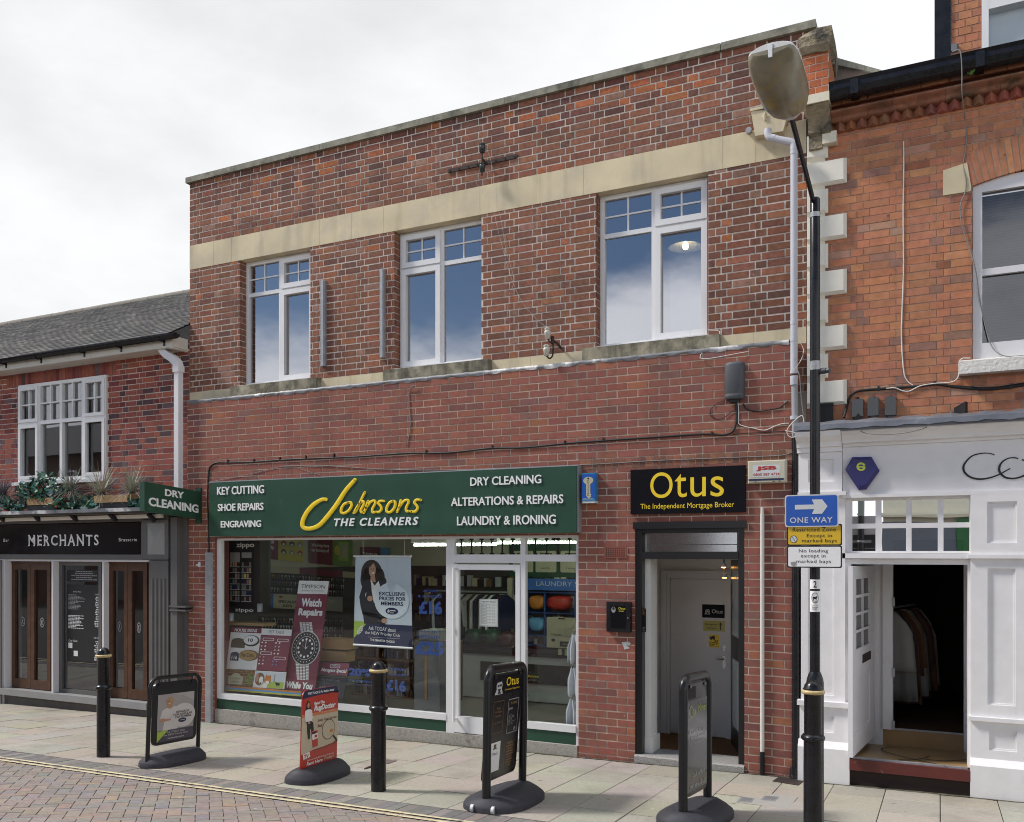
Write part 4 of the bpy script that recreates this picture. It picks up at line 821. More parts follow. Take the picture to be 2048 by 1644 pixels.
def d_watch(p, mb):
    p.rect(mb, 0, 0, 1, .115, mi=1); p.text(mb, 'TIMPSON', .1, .033, .9, .066, w=.003, mi=2, bold=.0); p.text(mb, 'Great Service by Great People', .14, .082, .86, .094, w=.003, mi=2)
    p.text(mb, 'Watch', .18, .155, .86, .228, w=.003, mi=1, bold=.05); p.text(mb, 'Repairs', .13, .243, .93, .325, w=.003, mi=1, bold=.05)
    p.text(mb, 'While You', .06, .885, .92, .945, w=.003, mi=1, bold=.05, shear=.15); p.text(mb, 'Wait', .3, .965, .6, 1.0, w=.003, mi=1, bold=.05, shear=.15)
    a_ = .27                                                # bracelet links above and below the dial
    for k in range(7):
        for u, w_ in ((-.17, .1), (-.065, .1), (.045, .1), (.15, .1)):
            c = .46 - (6 - k) * .012; p.rect(mb, c + u, .365 + k * .0125, c + u + w_ * .86, .375 + k * .0125, .003, 3 if (k + int(u * 30)) % 2 else 1)
    for k in range(13):
        for u, w_ in ((-.21, .12), (-.085, .1), (.02, .1), (.125, .12)):
            c = .47 + k * .008; f_ = 1 - .012 * k; p.rect(mb, c + u * f_, .705 + k * .0125, c + (u + w_ * .86) * f_, .715 + k * .0125, .003, 3 if (k + int(u * 30)) % 2 else 1)
    p.ell(mb, .53, .59, .46, .152, .004, 3, 36); p.ell(mb, .53, .59, .43, .142, .005, 2, 36); p.ell(mb, .53, .59, .31, .103, .006, 1, 36); p.ell(mb, .53, .59, .30, .1, .007, 4, 36); p.rect(mb, .97, .575, 1.04 * .965, .61, .004, 3)
    for k in range(12): t_ = k * pi / 6; p.ell(mb, .53 + .23 * sin(t_), .59 - .077 * cos(t_), .035, .0115, .008, 1, 10)
    for k in range(24): t_ = k * pi / 12; p.ell(mb, .53 + .37 * sin(t_), .59 - .122 * cos(t_), .016, .005, .007, 1, 6)
    p.poly(mb, [(.53, .596), (.40, .56), (.50, .585)], .009, 1); p.poly(mb, [(.52, .59), (.62, .572), (.55, .598)], .009, 1); p.rect(mb, .522, .52, .538, .6, .009, 1)
a = [W(*cz(x, y), Y) for x, y, Y in ((772, 438, .30), (1030, 442, .30), (900, 1440, .12), (632, 1420, .12))]
poster('leaning_board', 'tall burgundy watch repair board with a steel wristwatch leaning in the shop window', 'board', *a, ['burgundy', 'p_white', 'p_black', 'p_silver', 'p_black'], d_watch, t=.02, group='sample boards in the shop window')
def d_man(p, mb):
    p.rect(mb, 0, 0, 1, .34, mi=1); p.rrect(mb, .35, .05, .7, .15, .02, .03, .003, 2); p.rrect(mb, .365, .06, .685, .14, .02, .03, .004, 1); p.text(mb, 'TIMPSON', .40, .075, .66, .12, w=.006, mi=2); p.text(mb, 'Managers Special', .06, .17, .96, .30, w=.003, mi=2, bold=.03, shear=.3)
    for k, t_ in enumerate(('this week only', 'ask inside')): p.text(mb, t_, .12, .46 + k * .2, .8, .55 + k * .2, w=.003, mi=3, shear=.2)
a = [W(*cz(x, y), Y) for x, y, Y in ((962, 1140, .28), (1208, 1155, .28), (1150, 1470, .12), (900, 1440, .12))]
poster('leaning_board', 'dark chalkboard with a burgundy heading beside the watch repair board', 'board', *a, ['p_black', 'burgundy', 'p_white', 'chalk'], d_man, group='sample boards in the shop window')
for k, (x0_, y0_, x1_, y1_) in enumerate(((960, 935, 1190, 1038), (945, 1040, 1175, 1145))):
    p = FP(.42, x0_, y0_, x1_, y1_); mb = MB(); p.board(mb, .2); mb.face([p.P(.02, .02, .002), p.P(.98, .02, .002), p.P(.98, .06, .002), p.P(.02, .06, .002)], 1)
    tag(mb.build('cardboard_box', ['card', 'pale_wood'], loc=p.P(.5, 1), bevel=.004), ('upper cardboard box of two stacked in the shop window', 'lower cardboard box of two stacked in the shop window')[k], 'box', 'cardboard boxes in the shop window')
# hanging banner
by = lambda x, y: (680 + x / 4.327, 1060 + y / 4.327)
def BP(x, y, Y=.06): return W(*by(x, y), Y)
def d_ban(p, mb):
    p.rect(mb, 0, .755, 1, 1, mi=1); p.poly(mb, [(0, .735), (.25, .735), (0, .93)], .002, 2)
    p.ell(mb, .30, .19, .19, .15, .002, 3); p.ell(mb, .24, .26, .14, .13, .002, 3); p.ell(mb, .42, .24, .12, .12, .002, 3); p.ell(mb, .5, .28, .07, .05, .002, 3)
    p.ell(mb, .315, .155, .062, .08, .003, 4); p.poly(mb, [(.29, .21), (.36, .21), (.38, .29), (.28, .29)], .0028, 4); p.poly(mb, [(.27, .13), (.33, .075), (.385, .12), (.38, .1), (.32, .05), (.25, .09)], .0035, 3); p.ell(mb, .33, .188, .026, .008, .004, 5)
    p.ell(mb, .295, .145, .01, .006, .004, 3); p.ell(mb, .34, .143, .01, .006, .004, 3); p.rect(mb, .314, .148, .322, .172, .0036, 9)
    p.poly(mb, [(.17, .265), (.28, .25), (.36, .30), (.45, .255), (.55, .28), (.58, .40), (.58, .69), (.45, .70), (.15, .66), (.11, .56), (.085, .46)], .0025, 6); p.poly(mb, [(.15, .62), (.56, .66), (.54, .76), (.18, .76)], .0025, 6)
    p.poly(mb, [(.29, .265), (.36, .33), (.43, .275), (.46, .34), (.42, .52), (.35, .52), (.31, .4)], .0032, 5); p.ell(mb, .28, .475, .05, .032, .0045, 4); p.ell(mb, .53, .715, .045, .028, .0045, 4); p.poly(mb, [(.19, .43), (.215, .40), (.2, .46)], .0036, 7)
    p.ell(mb, .66, .49, .30, .20, .005, 8, 36); p.poly(mb, [(.66, .49), (.58, .30), (.74, .30)], .0055, 7)
    for t_, v, ul, ur in (('EXCLUSIVE', .395, .445, .895), ('PRICES FOR', .447, .445, .905), ('MEMBERS', .502, .475, .86)): p.text(mb, t_, ul, v, ur, v + .042, w=.007, mi=1, bold=.025)
    p.ell(mb, .665, .606, .11, .038, .006, 10, 24); p.stroke(mb, [(.59, .612), (.61, .59), (.60, .62), (.64, .60), (.68, .60), (.73, .602)], .006, .007, 5, .8); p.rect(mb, .63, .622, .70, .628, .007, 5)
    p.text(mb, 'Ask TODAY about', .26, .782, .73, .824, w=.003, mi=5, slope=.012); p.text(mb, 'the NEW Priority Club', .20, .838, .80, .882, w=.003, mi=5, slope=.015); p.rect(mb, .25, .905, .80, .907, .003, 8); p.text(mb, 'THE SMARTER CHOICE', .29, .922, .71, .948, w=.003, mi=5, bold=.03, slope=.01)
    for i, t_ in enumerate(('JOIN', 'TODAY')): 
        vs, fs_ = text_geo(t_, .03); i0 = len(mb.v)
        for x, y, z in vs: mb.v.append(tuple(p.P(.045 + i * .03 - .02 * i + x * .10 + y * .02, .845 + i * .03 - x * .075 + y * .025, .004)))
        for f in fs_: mb.f.append(tuple(k + i0 for k in f)); mb.m.append(5); mb.c.append(None); mb.sm.append(False)
ban = poster('hanging_banner', 'pale blue banner of a smiling woman in a dark jacket in the shop window', 'banner', BP(135, 225), BP(612, 228), BP(626, 1022), BP(118, 990), ['p_pale', 'p_navy', 'p_lime', 'p_hair', 'p_skin', 'p_white', flat('jacket', (.016, .017, .024), .7), 'p_pale', flat('p_pale2', (.66, .74, .80), .5), flat('p_skin2', (.36, .19, .12), .5), 'navy'], d_ban, t=.003)
mb = MB(); mb.tube([BP(120, 226, .055), BP(616, 229, .055)], .014, 10); mb.tube([BP(116, 992, .055), BP(630, 1024, .055)], .014, 10); mb.build('rail', 'upvc', ban)
mb = MB(); mb.tube([BP(200, 226, .06), (BP(200, 226, .06).x, .06, RZ)], .003, 5); mb.tube([BP(560, 229, .06), (BP(560, 229, .06).x, .06, RZ)], .003, 5); mb.build('cord', 'cable_white', ban)
# vinyl price lettering on the inside of the big pane
def vinyl(name, label, lines):
    mb = MB(); Yv = yg + .006
    for t_, xl, yt, xr, yb2, bold in lines:
        A_, B_ = BP(xl, yt, Yv), BP(xr, yb2, Yv); p = Panel((A_.x, Yv, A_.z), (B_.x, Yv, A_.z), (B_.x, Yv, B_.z), (A_.x, Yv, B_.z)); p.text(mb, t_, 0, 0, 1, 1, w=0, bold=bold)
    tag(mb.build(name, 'vinyl_blue', loc=mb.v[0]), label, 'window lettering', 'blue price lettering stuck to the shop window')
flat('vinyl_blue', (.025, .075, .30), .5)
vinyl('window_lettering', 'blue window lettering for two shirts above the large 16 price', [('ANY 2 SUITS', 720, 515, 850, 540, .03), ('& 2-PIECES', 672, 560, 880, 588, .02), ('£16', 680, 610, 885, 735, .05)])
vinyl('window_lettering', 'blue window lettering offering separates for 25', [('5 OF ANY', 695, 868, 870, 892, .02), ('SEPARATES', 678, 908, 868, 940, .03), ('£25', 652, 960, 895, 1090, .05)])
vinyl('window_lettering', 'blue window lettering with the low 16 price right of the centre bollard', [('LAUNDERED', 405, 1190, 560, 1222, .03), ('& IRONED', 430, 1240, 575, 1268, .02), ('£16', 400, 1290, 570, 1405, .05)])
vinyl('window_lettering', 'blue window lettering for repairs and alterations left of the centre bollard', [('20%', 75, 1190, 262, 1272, .06), ('OFF REPAIRS', 62, 1290, 275, 1325, .02), ('& ALTERATIONS', 70, 1328, 272, 1352, .02)])
# fluorescent tubes
for k, (xl, xr, y, Y) in enumerate(((828, 992, 1090, 1.7), (985, 1110, 1086, 2.6), (1110, 1240, 1085, 2.6))):
    a, b = W(xl, y, Y), W(xr, y, Y); z = a.z
    t = thing('strip_light', ('lit fluorescent strip light nearest the big window pane', 'lit fluorescent strip light seen over the shop door', 'lit fluorescent strip light over the narrow right-hand pane')[k], 'ceiling light', (a.x, Y, z), 'fluorescent strip lights on the shop ceiling')
    mb = MB(); mb.tube([(a.x, Y, z), (b.x, Y, z)], .015, 10); mb.build('tube', 'tube', t); mb = MB(); mb.box(a.x - .03, b.x + .03, Y - .04, Y + .04, z + .03, z + .09); mb.build('fitting', 'upvc', t)
    mb = MB(); mb.tube([(a.x + .2, Y, z + .09), (a.x + .2, Y, RZ)], .006, 6); mb.tube([(b.x - .2, Y, z + .09), (b.x - .2, Y, RZ)], .006, 6); mb.build('hanger', 'galv', t)
# back wall furniture and counter
dz = lambda x, y: (890 + x / 3.738, 1060 + y / 3.738)
def DP(Y, xl, yt, xr, yb_): A_, B_ = W(*dz(xl, yt), Y), W(*dz(xr, yb_), Y); return Panel((A_.x, Y, A_.z), (B_.x, Y, A_.z), (B_.x, Y, B_.z), (A_.x, Y, B_.z))
def add(mb, p, t, mi): p.board(mb, t, mi=mi)
p = DP(3.0, -60, 905, 1250, 1330); ct = thing('shop_counter', 'long white shop counter with a black top and dark green front panels', 'counter', p.P(.5, 1))
mb = MB(); p.board(mb, .5); mb.build('counter_front', 'p_silver', ct); mb = MB(); p.rect(mb, .27, .17, 1, .60, .02); q = [(.27, .17), (1, .17), (1, .6), (.27, .6)]; p.board(mb, .02, .022, .27, 1, .17, .60); mb.build('front_panel', 'dark', ct)
mb = MB(); p.board(mb, .56, .03, -.01, 1.01, -.08, 0); mb.build('counter_top', 'p_black', ct); mb = MB(); p.text(mb, 'Johnsons', .475, .40, .61, .48, w=.024, mi=0, bold=.03, shear=.3); p.text(mb, 'CLEANERS', .52, .50, .60, .535, w=.024, mi=1, space=1.2); mb.build('lettering', ['lemon', 'p_silver'], ct)
p = DP(4.5, 480, -40, 1060, 360); t = thing('menu_board', 'dark green service board with white picture cards above the laundry shelves', 'board', p.P(.5, 1)); mb = MB(); p.board(mb, .03); mb.build('board', 'p_dgreen', t)
mb = MB()
for i, (u, tx) in enumerate(((.05, 'Dry'), (.35, 'Laundry'), (.67, 'Ironing'))): p.rrect(mb, u, .5, u + .27, .9, .02, .03, .004, 0); p.rect(mb, u + .06, .54, u + .21, .69, .006, 2); p.rect(mb, u + .075, .555, u + .195, .675, .008, 0); p.text(mb, tx, u + .07, .80, u + .19, .85, w=.006, mi=2)
mb.build('picture_card', ['p_cream', 'p_cream', 'p_black'], t)
p = DP(4.3, 595, 362, 1200, 460); th = poster('service_banner', 'blue banner for the laundry service above the shelves', 'sign', p.a, p.b, p.c, p.d, ['p_blue', 'p_silver'], lambda p, mb: p.text(mb, 'LAUNDRY SERVICE', .15, .22, .98, .62, mi=1, bold=-.005), t=.03)
p = DP(4.35, 600, 460, 1200, 900); t = thing('laundry_shelves', 'blue pigeon-hole shelves of bagged laundry behind the counter', 'shelves', p.P(.5, 1)); mb = MB(); p.board(mb, .02, -.35)
for u in (0, .24, .62, .98): p.board(mb, .35, 0, u, u + .018, 0, 1)
for v in (0, .37, .78, .97): p.board(mb, .345, -.003, .02, .98, v, v + .02)
mb.build('carcass', flat('shelf_blue', (.02, .06, .22), .5), t)
r = random.Random(9)
def lump(p, u, v, ru, rv, rw, key, name, label, cat, group, txt=None):
    c = p.P(u, v, -.12); rx = ru * (p.b - p.a).length; rz = rv * (p.a - p.d).length; mb = MB(); rows = []
    for i in range(9):
        th_ = pi * i / 8; row = []
        for k in range(14):
            ph = 2 * pi * k / 14; f = 1 + .12 * sin(3 * ph + i) + r.uniform(-.06, .06); sq = lambda x: math.copysign(abs(x) ** .6, x)
            row.append((c.x + rx * sq(sin(th_)) * sq(cos(ph)) * f, c.y + rw * sq(sin(th_)) * sq(sin(ph)) * f, c.z + rz * sq(cos(th_))))
        rows.append(row)
    mb.grid(rows, 0, True, True); o = mb.build(name, key, loc=(c.x, c.y, c.z - rz)); return tag(o, label, cat, group)
for u, v, k, lab in ((.13, .20, 'p_orange', 'orange laundry bag on the upper left blue shelf'), (.42, .20, 'p_red', 'red laundry bag on the upper middle blue shelf'), (.80, .2, 'p_maroon', 'dark red laundry bag on the upper right blue shelf'), (.13, .60, 'p_sky', 'clear blue bag of washing on the lower left blue shelf')):
    lump(p, u, v, .1 if u < .3 else .15, .13, .13, k, 'laundry_bag', lab, 'laundry bag', 'bags on the blue shelves')
p = DP(2.7, 760, 650, 1010, 890); poster('counter_display', 'white printed display board standing on the counter by the right-hand pane', 'board', p.a, p.b, p.c, p.d, ['p_cream', 'p_black', 'p_grey', 'p_lime'], lambda p, mb: (p.rect(mb, .35, .02, .55, .06, .002, 1), p.stroke(mb, [(.1, .35), (.2, .22), (.35, .15)], .006, .002, 2), p.rect(mb, .55, .35, .95, .62, .002, 2), p.rect(mb, .57, .37, .93, .6, .003, 0), p.text(mb, 'Duvets', .15, .52, .45, .60, mi=1), p.rect(mb, .4, .78, .98, .95, .002, 1), p.text(mb, 'from 12.95', .5, .82, .95, .9, w=.004, mi=3), p.ell(mb, .2, .75, .06, .05, .002, 1)), t=.01)
for k, (xl, yt, xr, yb_) in enumerate(((845, 888, 873, 935), (895, 893, 925, 940))):
    p = DP(2.95, xl, yt, xr, yb_); mb = MB(); p.board(mb, .01); tag(mb.build('price_card', 'p_cream', loc=p.P(.5, 1)), ('small cream card at the counter front, left of two', 'small cream card at the counter front, right of two')[k], 'card', 'cream cards on the counter')
# things seen through the door
p = DP(3.9, -60, 440, 470, 760); t = thing('clothes_rail', 'dark rail packed with garments at the back of the shop', 'clothes rail', p.P(.5, 1)); mb = MB(); mb.tube([p.P(0, .05), p.P(1, .05)], .015, 8); mb.build('bar', 'galv', t)
r = random.Random(12)
for i in range(24):
    u = i / 24; mb = MB(); c = p.P(u, .06); w_ = .24; h = r.uniform(.55, .8)
    q = [(c.x - .02, c.y - w_, c.z - .14), (c.x - .01, c.y - .04, c.z - .04), (c.x, c.y + .04, c.z - .04), (c.x + .02, c.y + w_, c.z - .14), (c.x + .02 + r.uniform(-.03, .03), c.y + w_ * 1.05, c.z - h), (c.x + r.uniform(-.03, .03), c.y - w_ * 1.05, c.z - h)]
    mb.prism(q, (.045, 0, 0)); mb.build('garment', r.choice(['p_black', 'p_black', 'jacket', 'p_navy', 'p_grey', 'p_maroon', 'p_silver', 'shirt', 'p_hair']), t)
for k, (x, y, key, lab) in enumerate(((200, 800, 'p_dgreen', 'dark green laundry sack behind the shop door'), (330, 800, 'p_dgreen', 'green laundry sack in the middle behind the shop door'), (450, 820, 'p_maroon', 'dark red laundry sack behind the shop door'))):
    p = DP(3.4, x - 60, y - 60, x + 60, y + 60); lump(p, .5, .5, .45, .5, .15, key, 'laundry_bag', lab, 'laundry bag', 'sacks behind the shop door')
p = DP(4.4, 465, 360, 500, 900); mb = MB(); p.board(mb, .08); tag(mb.build('pillar', 'p_cream', loc=p.P(.5, 1)), 'narrow cream pillar at the back of the shop', 'pillar')
# opening hours card
p = DP(yg + .004, 258, 515, 396, 725); poster('opening_hours_card', 'white opening hours card stuck inside the shop door', 'notice', p.a, p.b, p.c, p.d, ['p_white', 'p_black', 'p_grey', 'p_silver'], lambda p, mb: (p.rect(mb, .03, .02, .97, .98, .001, 2), p.rect(mb, .05, .035, .95, .965, .0015, 0), p.text(mb, 'Opening Hours', .12, .07, .88, .13, w=.003, mi=1, bold=.02), [(p.rect(mb, .1, .17 + k * .108, .38, .245 + k * .108, .002, 1), p.rect(mb, .115, .177 + k * .108, .365, .238 + k * .108, .003, 0), p.text(mb, ('Mon', 'Tue', 'Wed', 'Thu', 'Fri', 'Sat', 'Sun')[k], .15, .19 + k * .108, .3, .225 + k * .108, w=.004, mi=1), p.text(mb, '8.30 - 5.30', .44, .19 + k * .108, .86, .225 + k * .108, w=.003, mi=1)) for k in range(7)]), t=.002)
# pale shirts hanging in the right-hand pane
for k, (x, yt, yb_) in enumerate(((962, 780, 990), (955, 1030, 1240), (948, 1270, 1472))):
    r = random.Random(20 + k); A_ = W(*dz(x, yt), .12); B_ = W(*dz(x, yb_), .12); hw = .15
    t = thing('hanging_shirt', ('topmost pale shirt hanging at the right edge of the shop window', 'middle pale shirt hanging at the right edge of the shop window', 'lowest pale shirt hanging at the right edge of the shop window')[k], 'shirt', (A_.x, .12, B_.z), 'shirts hanging at the right edge of the shop window')
    rows = []
    for i in range(8):
        f = i / 7; row = []
        for j in range(25):
            g_ = j / 24; ww = hw * (.25 + .75 * min(1, f * 2.2)); row.append((A_.x + (g_ - .35) * ww * 1.5, .12 + .05 * (1 - f * .3) * sin(g_ * 17 + k) * min(1, f * 2), A_.z + (B_.z - A_.z) * f + .015 * sin(g_ * 17)))
        rows.append(row)
    mb = MB(); mb.grid(rows); o = mb.build('cloth', 'shirt', t); md = o.modifiers.new('thick', 'SOLIDIFY'); md.thickness = .006
    mb = MB(); mb.tube(smooth([(A_.x - .02, .12, A_.z), (A_.x + .01, .12, A_.z + .05), (A_.x + .04, .12, A_.z + .04)], 5), .005, 6); mb.build('hanger', 'galv', t)
mb = MB(); a = W(*dz(972, 700), .12); mb.tube([(a.x + .02, .12, fls(.1)), (a.x + .02, .12, a.z)], .012, 8); tag(mb.build('hanging_pole', 'galv', loc=(a.x, .12, fls(.1))), 'thin metal pole carrying shirts at the right edge of the shop window', 'pole')
# low shelf of bottles and shoe care goods, and a grey machine by the door
p = FP(.9, 1205, 930, 2080, 1500); t = thing('goods_shelf', 'low shelving packed with shoe care goods behind the big window pane', 'shelves', p.P(.5, 1)); mb = MB(); p.board(mb, .03, -.3)
for v in (.06, .33, .62, .97): p.board(mb, .3, 0, 0, 1, v, v + .03)
mb.build('shelf', 'p_brown', t); r = random.Random(14); mb = MB()
for v in (.33, .62, .97):
    u = .01
    while u < .97:
        w_ = r.uniform(.014, .032); h = r.uniform(.10, .20); p.board(mb, .08, -.05 - r.random() * .08, u, u + w_ * .85, v - h, v, r.randrange(7)); u += w_
mb.build('goods', ['p_black', 'p_steel', 'p_brown', 'p_navy', 'p_maroon', 'chalk', 'p_tan'], t)
p = DP(.55, -230, 750, -40, 1400); t = thing('shoe_repair_machine', 'dark grey cabinet machine standing left of the shop door', 'machine', p.P(.5, 1)); mb = MB(); p.board(mb, .45, 0, 0, 1, .12, 1); mb.build('cabinet', 'chalk', t, bevel=.01)
mb = MB(); p.board(mb, .35, -.05, .1, .9, 0, .12); mb.build('hood', 'p_grey', t, bevel=.02); mb = MB(); p.board(mb, .01, .008, .42, .52, .3, .8); mb.build('trim', 'pale_wood', t)
r = random.Random(33); mb = MB()                              # stock hung on the back wall behind the prices
for k in range(5):
    s = -8.6
    while s < -5.3: w_ = r.uniform(.05, .13); h = r.uniform(.10, .2); z = .35 + k * .32; mb.box(s, s + w_ * .8, RY - .1 - r.random() * .05, RY - .03, z, z + h, r.randrange(8)); s += w_
tag(mb.build('hanging_stock', ['p_black', 'p_steel', 'p_brown', 'p_navy', 'p_maroon', 'chalk', 'p_tan', 'p_silver'], loc=(-7, RY, .3)), 'rows of small packaged goods hung on the dark slatted back wall of the shop', 'goods', kind='stuff')
# ------------------------------------------------------------------ restaurant on the left
YM, YMS = -.01, -.20
ML, MR = -20., SL - .006
rest = thing('restaurant_building', 'low restaurant building with slate roof, white-framed window and dark grey shopfront', 'building', (-12, 0, 0))
pal_red = palette([(7, (.29, .085, .068)), (4, (.33, .105, .075)), (3, (.20, .055, .052)), (2.2, (.105, .06, .065)), (1.2, (.17, .105, .11)), (1.5, (.37, .12, .08))], .12)
WL = (sx(39, YM), sx(216.5, YM), zy(128, 964.5, YM), zy(128, 761, YM))
zE = zy(190, 716, YM)                                        # underside of the soffit
mb = MB(); bricks(mb, (ML, MR, 2.2, zE + .05), [WL, (WL[0] - .3, WL[1] + .12, WL[3], WL[3] + .19)], XZ(YM), 'flemish', pal_red, course=.0785, seed=21, zref=2.2, j=.011)
s = WL[0] - .3; r = random.Random(22)
while s < WL[1] + .1: mb.box(s + .005, s + .066, YM - .006, YM, WL[3] + .004, WL[3] + .186, 0, pal_red(r, 0, 0)); s += .072
for a in (0, 1): mb.face([(WL[a], YM, WL[2]), (WL[a], YM + .1, WL[2]), (WL[a], YM + .1, WL[3]), (WL[a], YM, WL[3])], 0, (.28, .08, .05))
mb.build('brick_wall', ['brick_new', 'mortar_pale'], rest)
mb = MB(); y0, y1 = YM - .03, YM + .05; s = [sx(x, YM) for x in (40, 82, 125.5, 169.5, 215.5)]; ztr = (zy(82, 846, YM)); z0, z1 = WL[2] + .03, WL[3]
frame(mb, s[0], s[4], z0, z1, .05, y0, y1)
for x in s[1:4]: mb.box(x - .028, x + .028, y0 - .002, y1, z0 + .05, z1 - .05)
for i in range(4): mb.box(s[i] + .028, s[i + 1] - .028, y0 - .001, y1, ztr - .028, ztr + .028)
win = mb.build('window', 'upvc', rest, bevel=.004)
mb = MB(); mb.box(s[0] - .12, s[4] + .02, YM - .07, YM + .03, WL[2] - .02, WL[2] + .028); mb.build('sill', 'upvc', win, bevel=.004)
for i in range(4):
    a, b = s[i] + .03, s[i + 1] - .03
    for lo, hi, top in ((z0 + .05, ztr - .028, 0), (ztr + .028, z1 - .05, 1)):
        if i in (0, 3): c = MB(); frame(c, a - .01, b + .01, lo - .008, hi + .008, .05, y0 - .02, y0 + .02); c.build('casement', 'upvc', win, bevel=.004); A_, B_, l2, h2 = a + .04, b - .04, lo + .04, hi - .04
        else: A_, B_, l2, h2 = a, b, lo, hi
        q = MB(); q.face([(A_, YM + .02, l2), (B_, YM + .02, l2), (B_, YM + .02, h2), (A_, YM + .02, h2)]); q.build('pane', 'glass_dark', win)
        if top:
            m_, n_ = (A_ + B_) / 2, (l2 + h2) / 2; q = MB(); q.box(m_ - .011, m_ + .011, y0 + .005, YM + .018, l2, h2); q.box(A_, m_ - .011, y0 + .006, YM + .018, n_ - .011, n_ + .011); q.box(m_ + .011, B_, y0 + .006, YM + .018, n_ - .011, n_ + .011); q.build('glazing_bar', 'upvc', win)
mb = MB(); a, b = WL[0] - .5, WL[1] + .6; mb.face([(a, 2.5, 2.6), (b, 2.5, 2.6), (b, 2.5, 4.6), (a, 2.5, 4.6)]); mb.face([(a, .1, 2.7), (b, .1, 2.7), (b, 2.5, 2.7), (a, 2.5, 2.7)], 1); mb.face([(a, .1, 4.5), (b, .1, 4.5), (b, 2.5, 4.5), (a, 2.5, 4.5)])
for x in (a, b): mb.face([(x, .1, 2.6), (x, 2.5, 2.6), (x, 2.5, 4.5), (x, .1, 4.5)])
mb.face([(-9.9, 1.2, 2.75), (-9.1, 1.2, 2.75), (-9.1, 1.2, 4), (-9.9, 1.2, 4)]); mb.build('upper_room', ['room_wall', 'room_floor'], rest)
# roof of small slates, eaves boxed in white
zg = zy(190, 694, -.36); YRG = 2.7; zr = zy(190, 618, YRG)
mb = MB(); r = random.Random(31); n = 34; L0 = -21.
pal_sl = palette([(5, (.105, .101, .098)), (3, (.085, .082, .082)), (2, (.135, .128, .12)), (1, (.075, .078, .075))], .16)
for k in range(n):
    f0, f1 = k / n, (k + 1.35) / n; y0, y1 = -.38 + (YRG + .38) * f0, -.38 + (YRG + .38) * min(1, f1); za, zb = zg + .03 + (zr - zg - .03) * f0, zg + .03 + (zr - zg - .03) * min(1, f1)
    s = L0 + (k % 2) * .09
    while s < SL - .005:
        e = min(s + .178, SL - .003); d = r.uniform(-.003, .003); c = pal_sl(r, 0, 0)
        mb.face([(s, y0, za + .018 + d), (e, y0, za + .018 + d), (e, y1, zb + .001), (s, y1, zb + .001)], 0, c); mb.face([(s, y0, za), (e, y0, za), (e, y0, za + .018 + d), (s, y0, za + .018 + d)], 0, c); s += .18
mb.face([(L0, -.38, zg + .02), (SL, -.38, zg + .02), (SL, YRG, zr - .012), (L0, YRG, zr - .012)], 0, (.05, .05, .05)); mb.face([(L0, YRG, zr), (SL, YRG, zr), (SL, 6, zr - 2.2), (L0, 6, zr - 2.2)], 0, (.1, .1, .1))
rf = mb.build('roof', 'slate', rest)
mb = MB(); s = L0
while s < SL - .05: mb.tube([(s, YRG, zr - .035 + r.uniform(-.004, .004)), (min(s + .43, SL - .004), YRG, zr - .035)], .09, 12, smooth=True); s += .44
mb.build('ridge_tile', flat('ridge', (.21, .19, .165), .9, var=.25, vs=8, bump=.4), rf)
mb = MB(); zf0, zf1 = zy(190, 716, -.27), zy(190, 702, -.27); mb.box(L0, sx(338, -.3), -.29, -.265, zf0, zf1 + .06); mb.box(L0, SL - .004, -.265, YM, zf0 - .0, zf0 + .02); mb.box(sx(339, -.3), SL - .02, -.30, YM - .01, zf0 - .02, zf1 + .055); mb.build('eaves_board', flat('eaves', (.62, .59, .53), .5, stain=((.42, .39, .33), 5, .55, .8)), rest, bevel=.004)
mb = MB(); rows = []
for s in (L0, sx(352, -.35)): rows.append([(s, -.35 + .062 * cos(pi + pi * k / 10), zg + .025 + .062 * -sin(pi * k / 10) * 1.05) for k in range(11)])
mb.grid(rows); s = sx(352, -.35); mb.face(rows[1][::-1])
for x in (5, 75, 162, 236, 322): a = sx(x, -.35); mb.tube([(a, -.35 + .07 * cos(pi + pi * k / 10), zg + .025 - .07 * sin(pi * k / 10)) for k in range(11)], .012, 6); mb.box(a - .015, a + .015, -.3, -.285, zg - .1, zg - .02)
gut = mb.build('gutter', 'black_gloss', rest); gut.modifiers.new('thick', 'SOLIDIFY').thickness = .004
mb = MB(); mb.tube([(sx(338, -.2), -.33, zg + .03), (SL - .03, -.2, zg + .06)], .03, 8); mb.build('gutter_end', 'black_gloss', rest)
def sq_pipe(mb, path, hw): # square pipe along a polyline in the x-z plane
    rows = []
    for i, p in enumerate(path):
        a, b = V(path[max(i - 1, 0)]), V(path[min(i + 1, len(path) - 1)]); t = (b - a).normalized(); nrm = V((0, 1, 0)).cross(t).normalized(); p = V(p)
        rows.append([p + nrm * hw + V((0, -hw, 0)), p - nrm * hw + V((0, -hw, 0)), p - nrm * hw + V((0, hw, 0)), p + nrm * hw + V((0, hw, 0))])
    mb.grid(rows, 0, False, True); mb.face(rows[0]); mb.face(rows[-1][::-1])
mb = MB(); sq = lambda x, y, Y=-.2: W(x, y, Y); path = smooth([sq(324, 684), sq(325, 696), sq(333, 708), sq(346, 717), sq(355, 727), sq(357, 738)], 4); sq_pipe(mb, path, .05); sq_pipe(mb, [sq(357, 736), sq(357, 982)], .043)
dpw = mb.build('drainpipe', 'white_paint', rest, bevel=.004)
mb = MB(); sq_pipe(mb, [sq(324, 670), sq(324, 686)], .075); sq_pipe(mb, [sq(324, 667), sq(324, 674)], .088); sq_pipe(mb, [sq(357, 733), sq(357, 745)], .056); mb.build('pipe_collar', 'white_paint', dpw, bevel=.004)
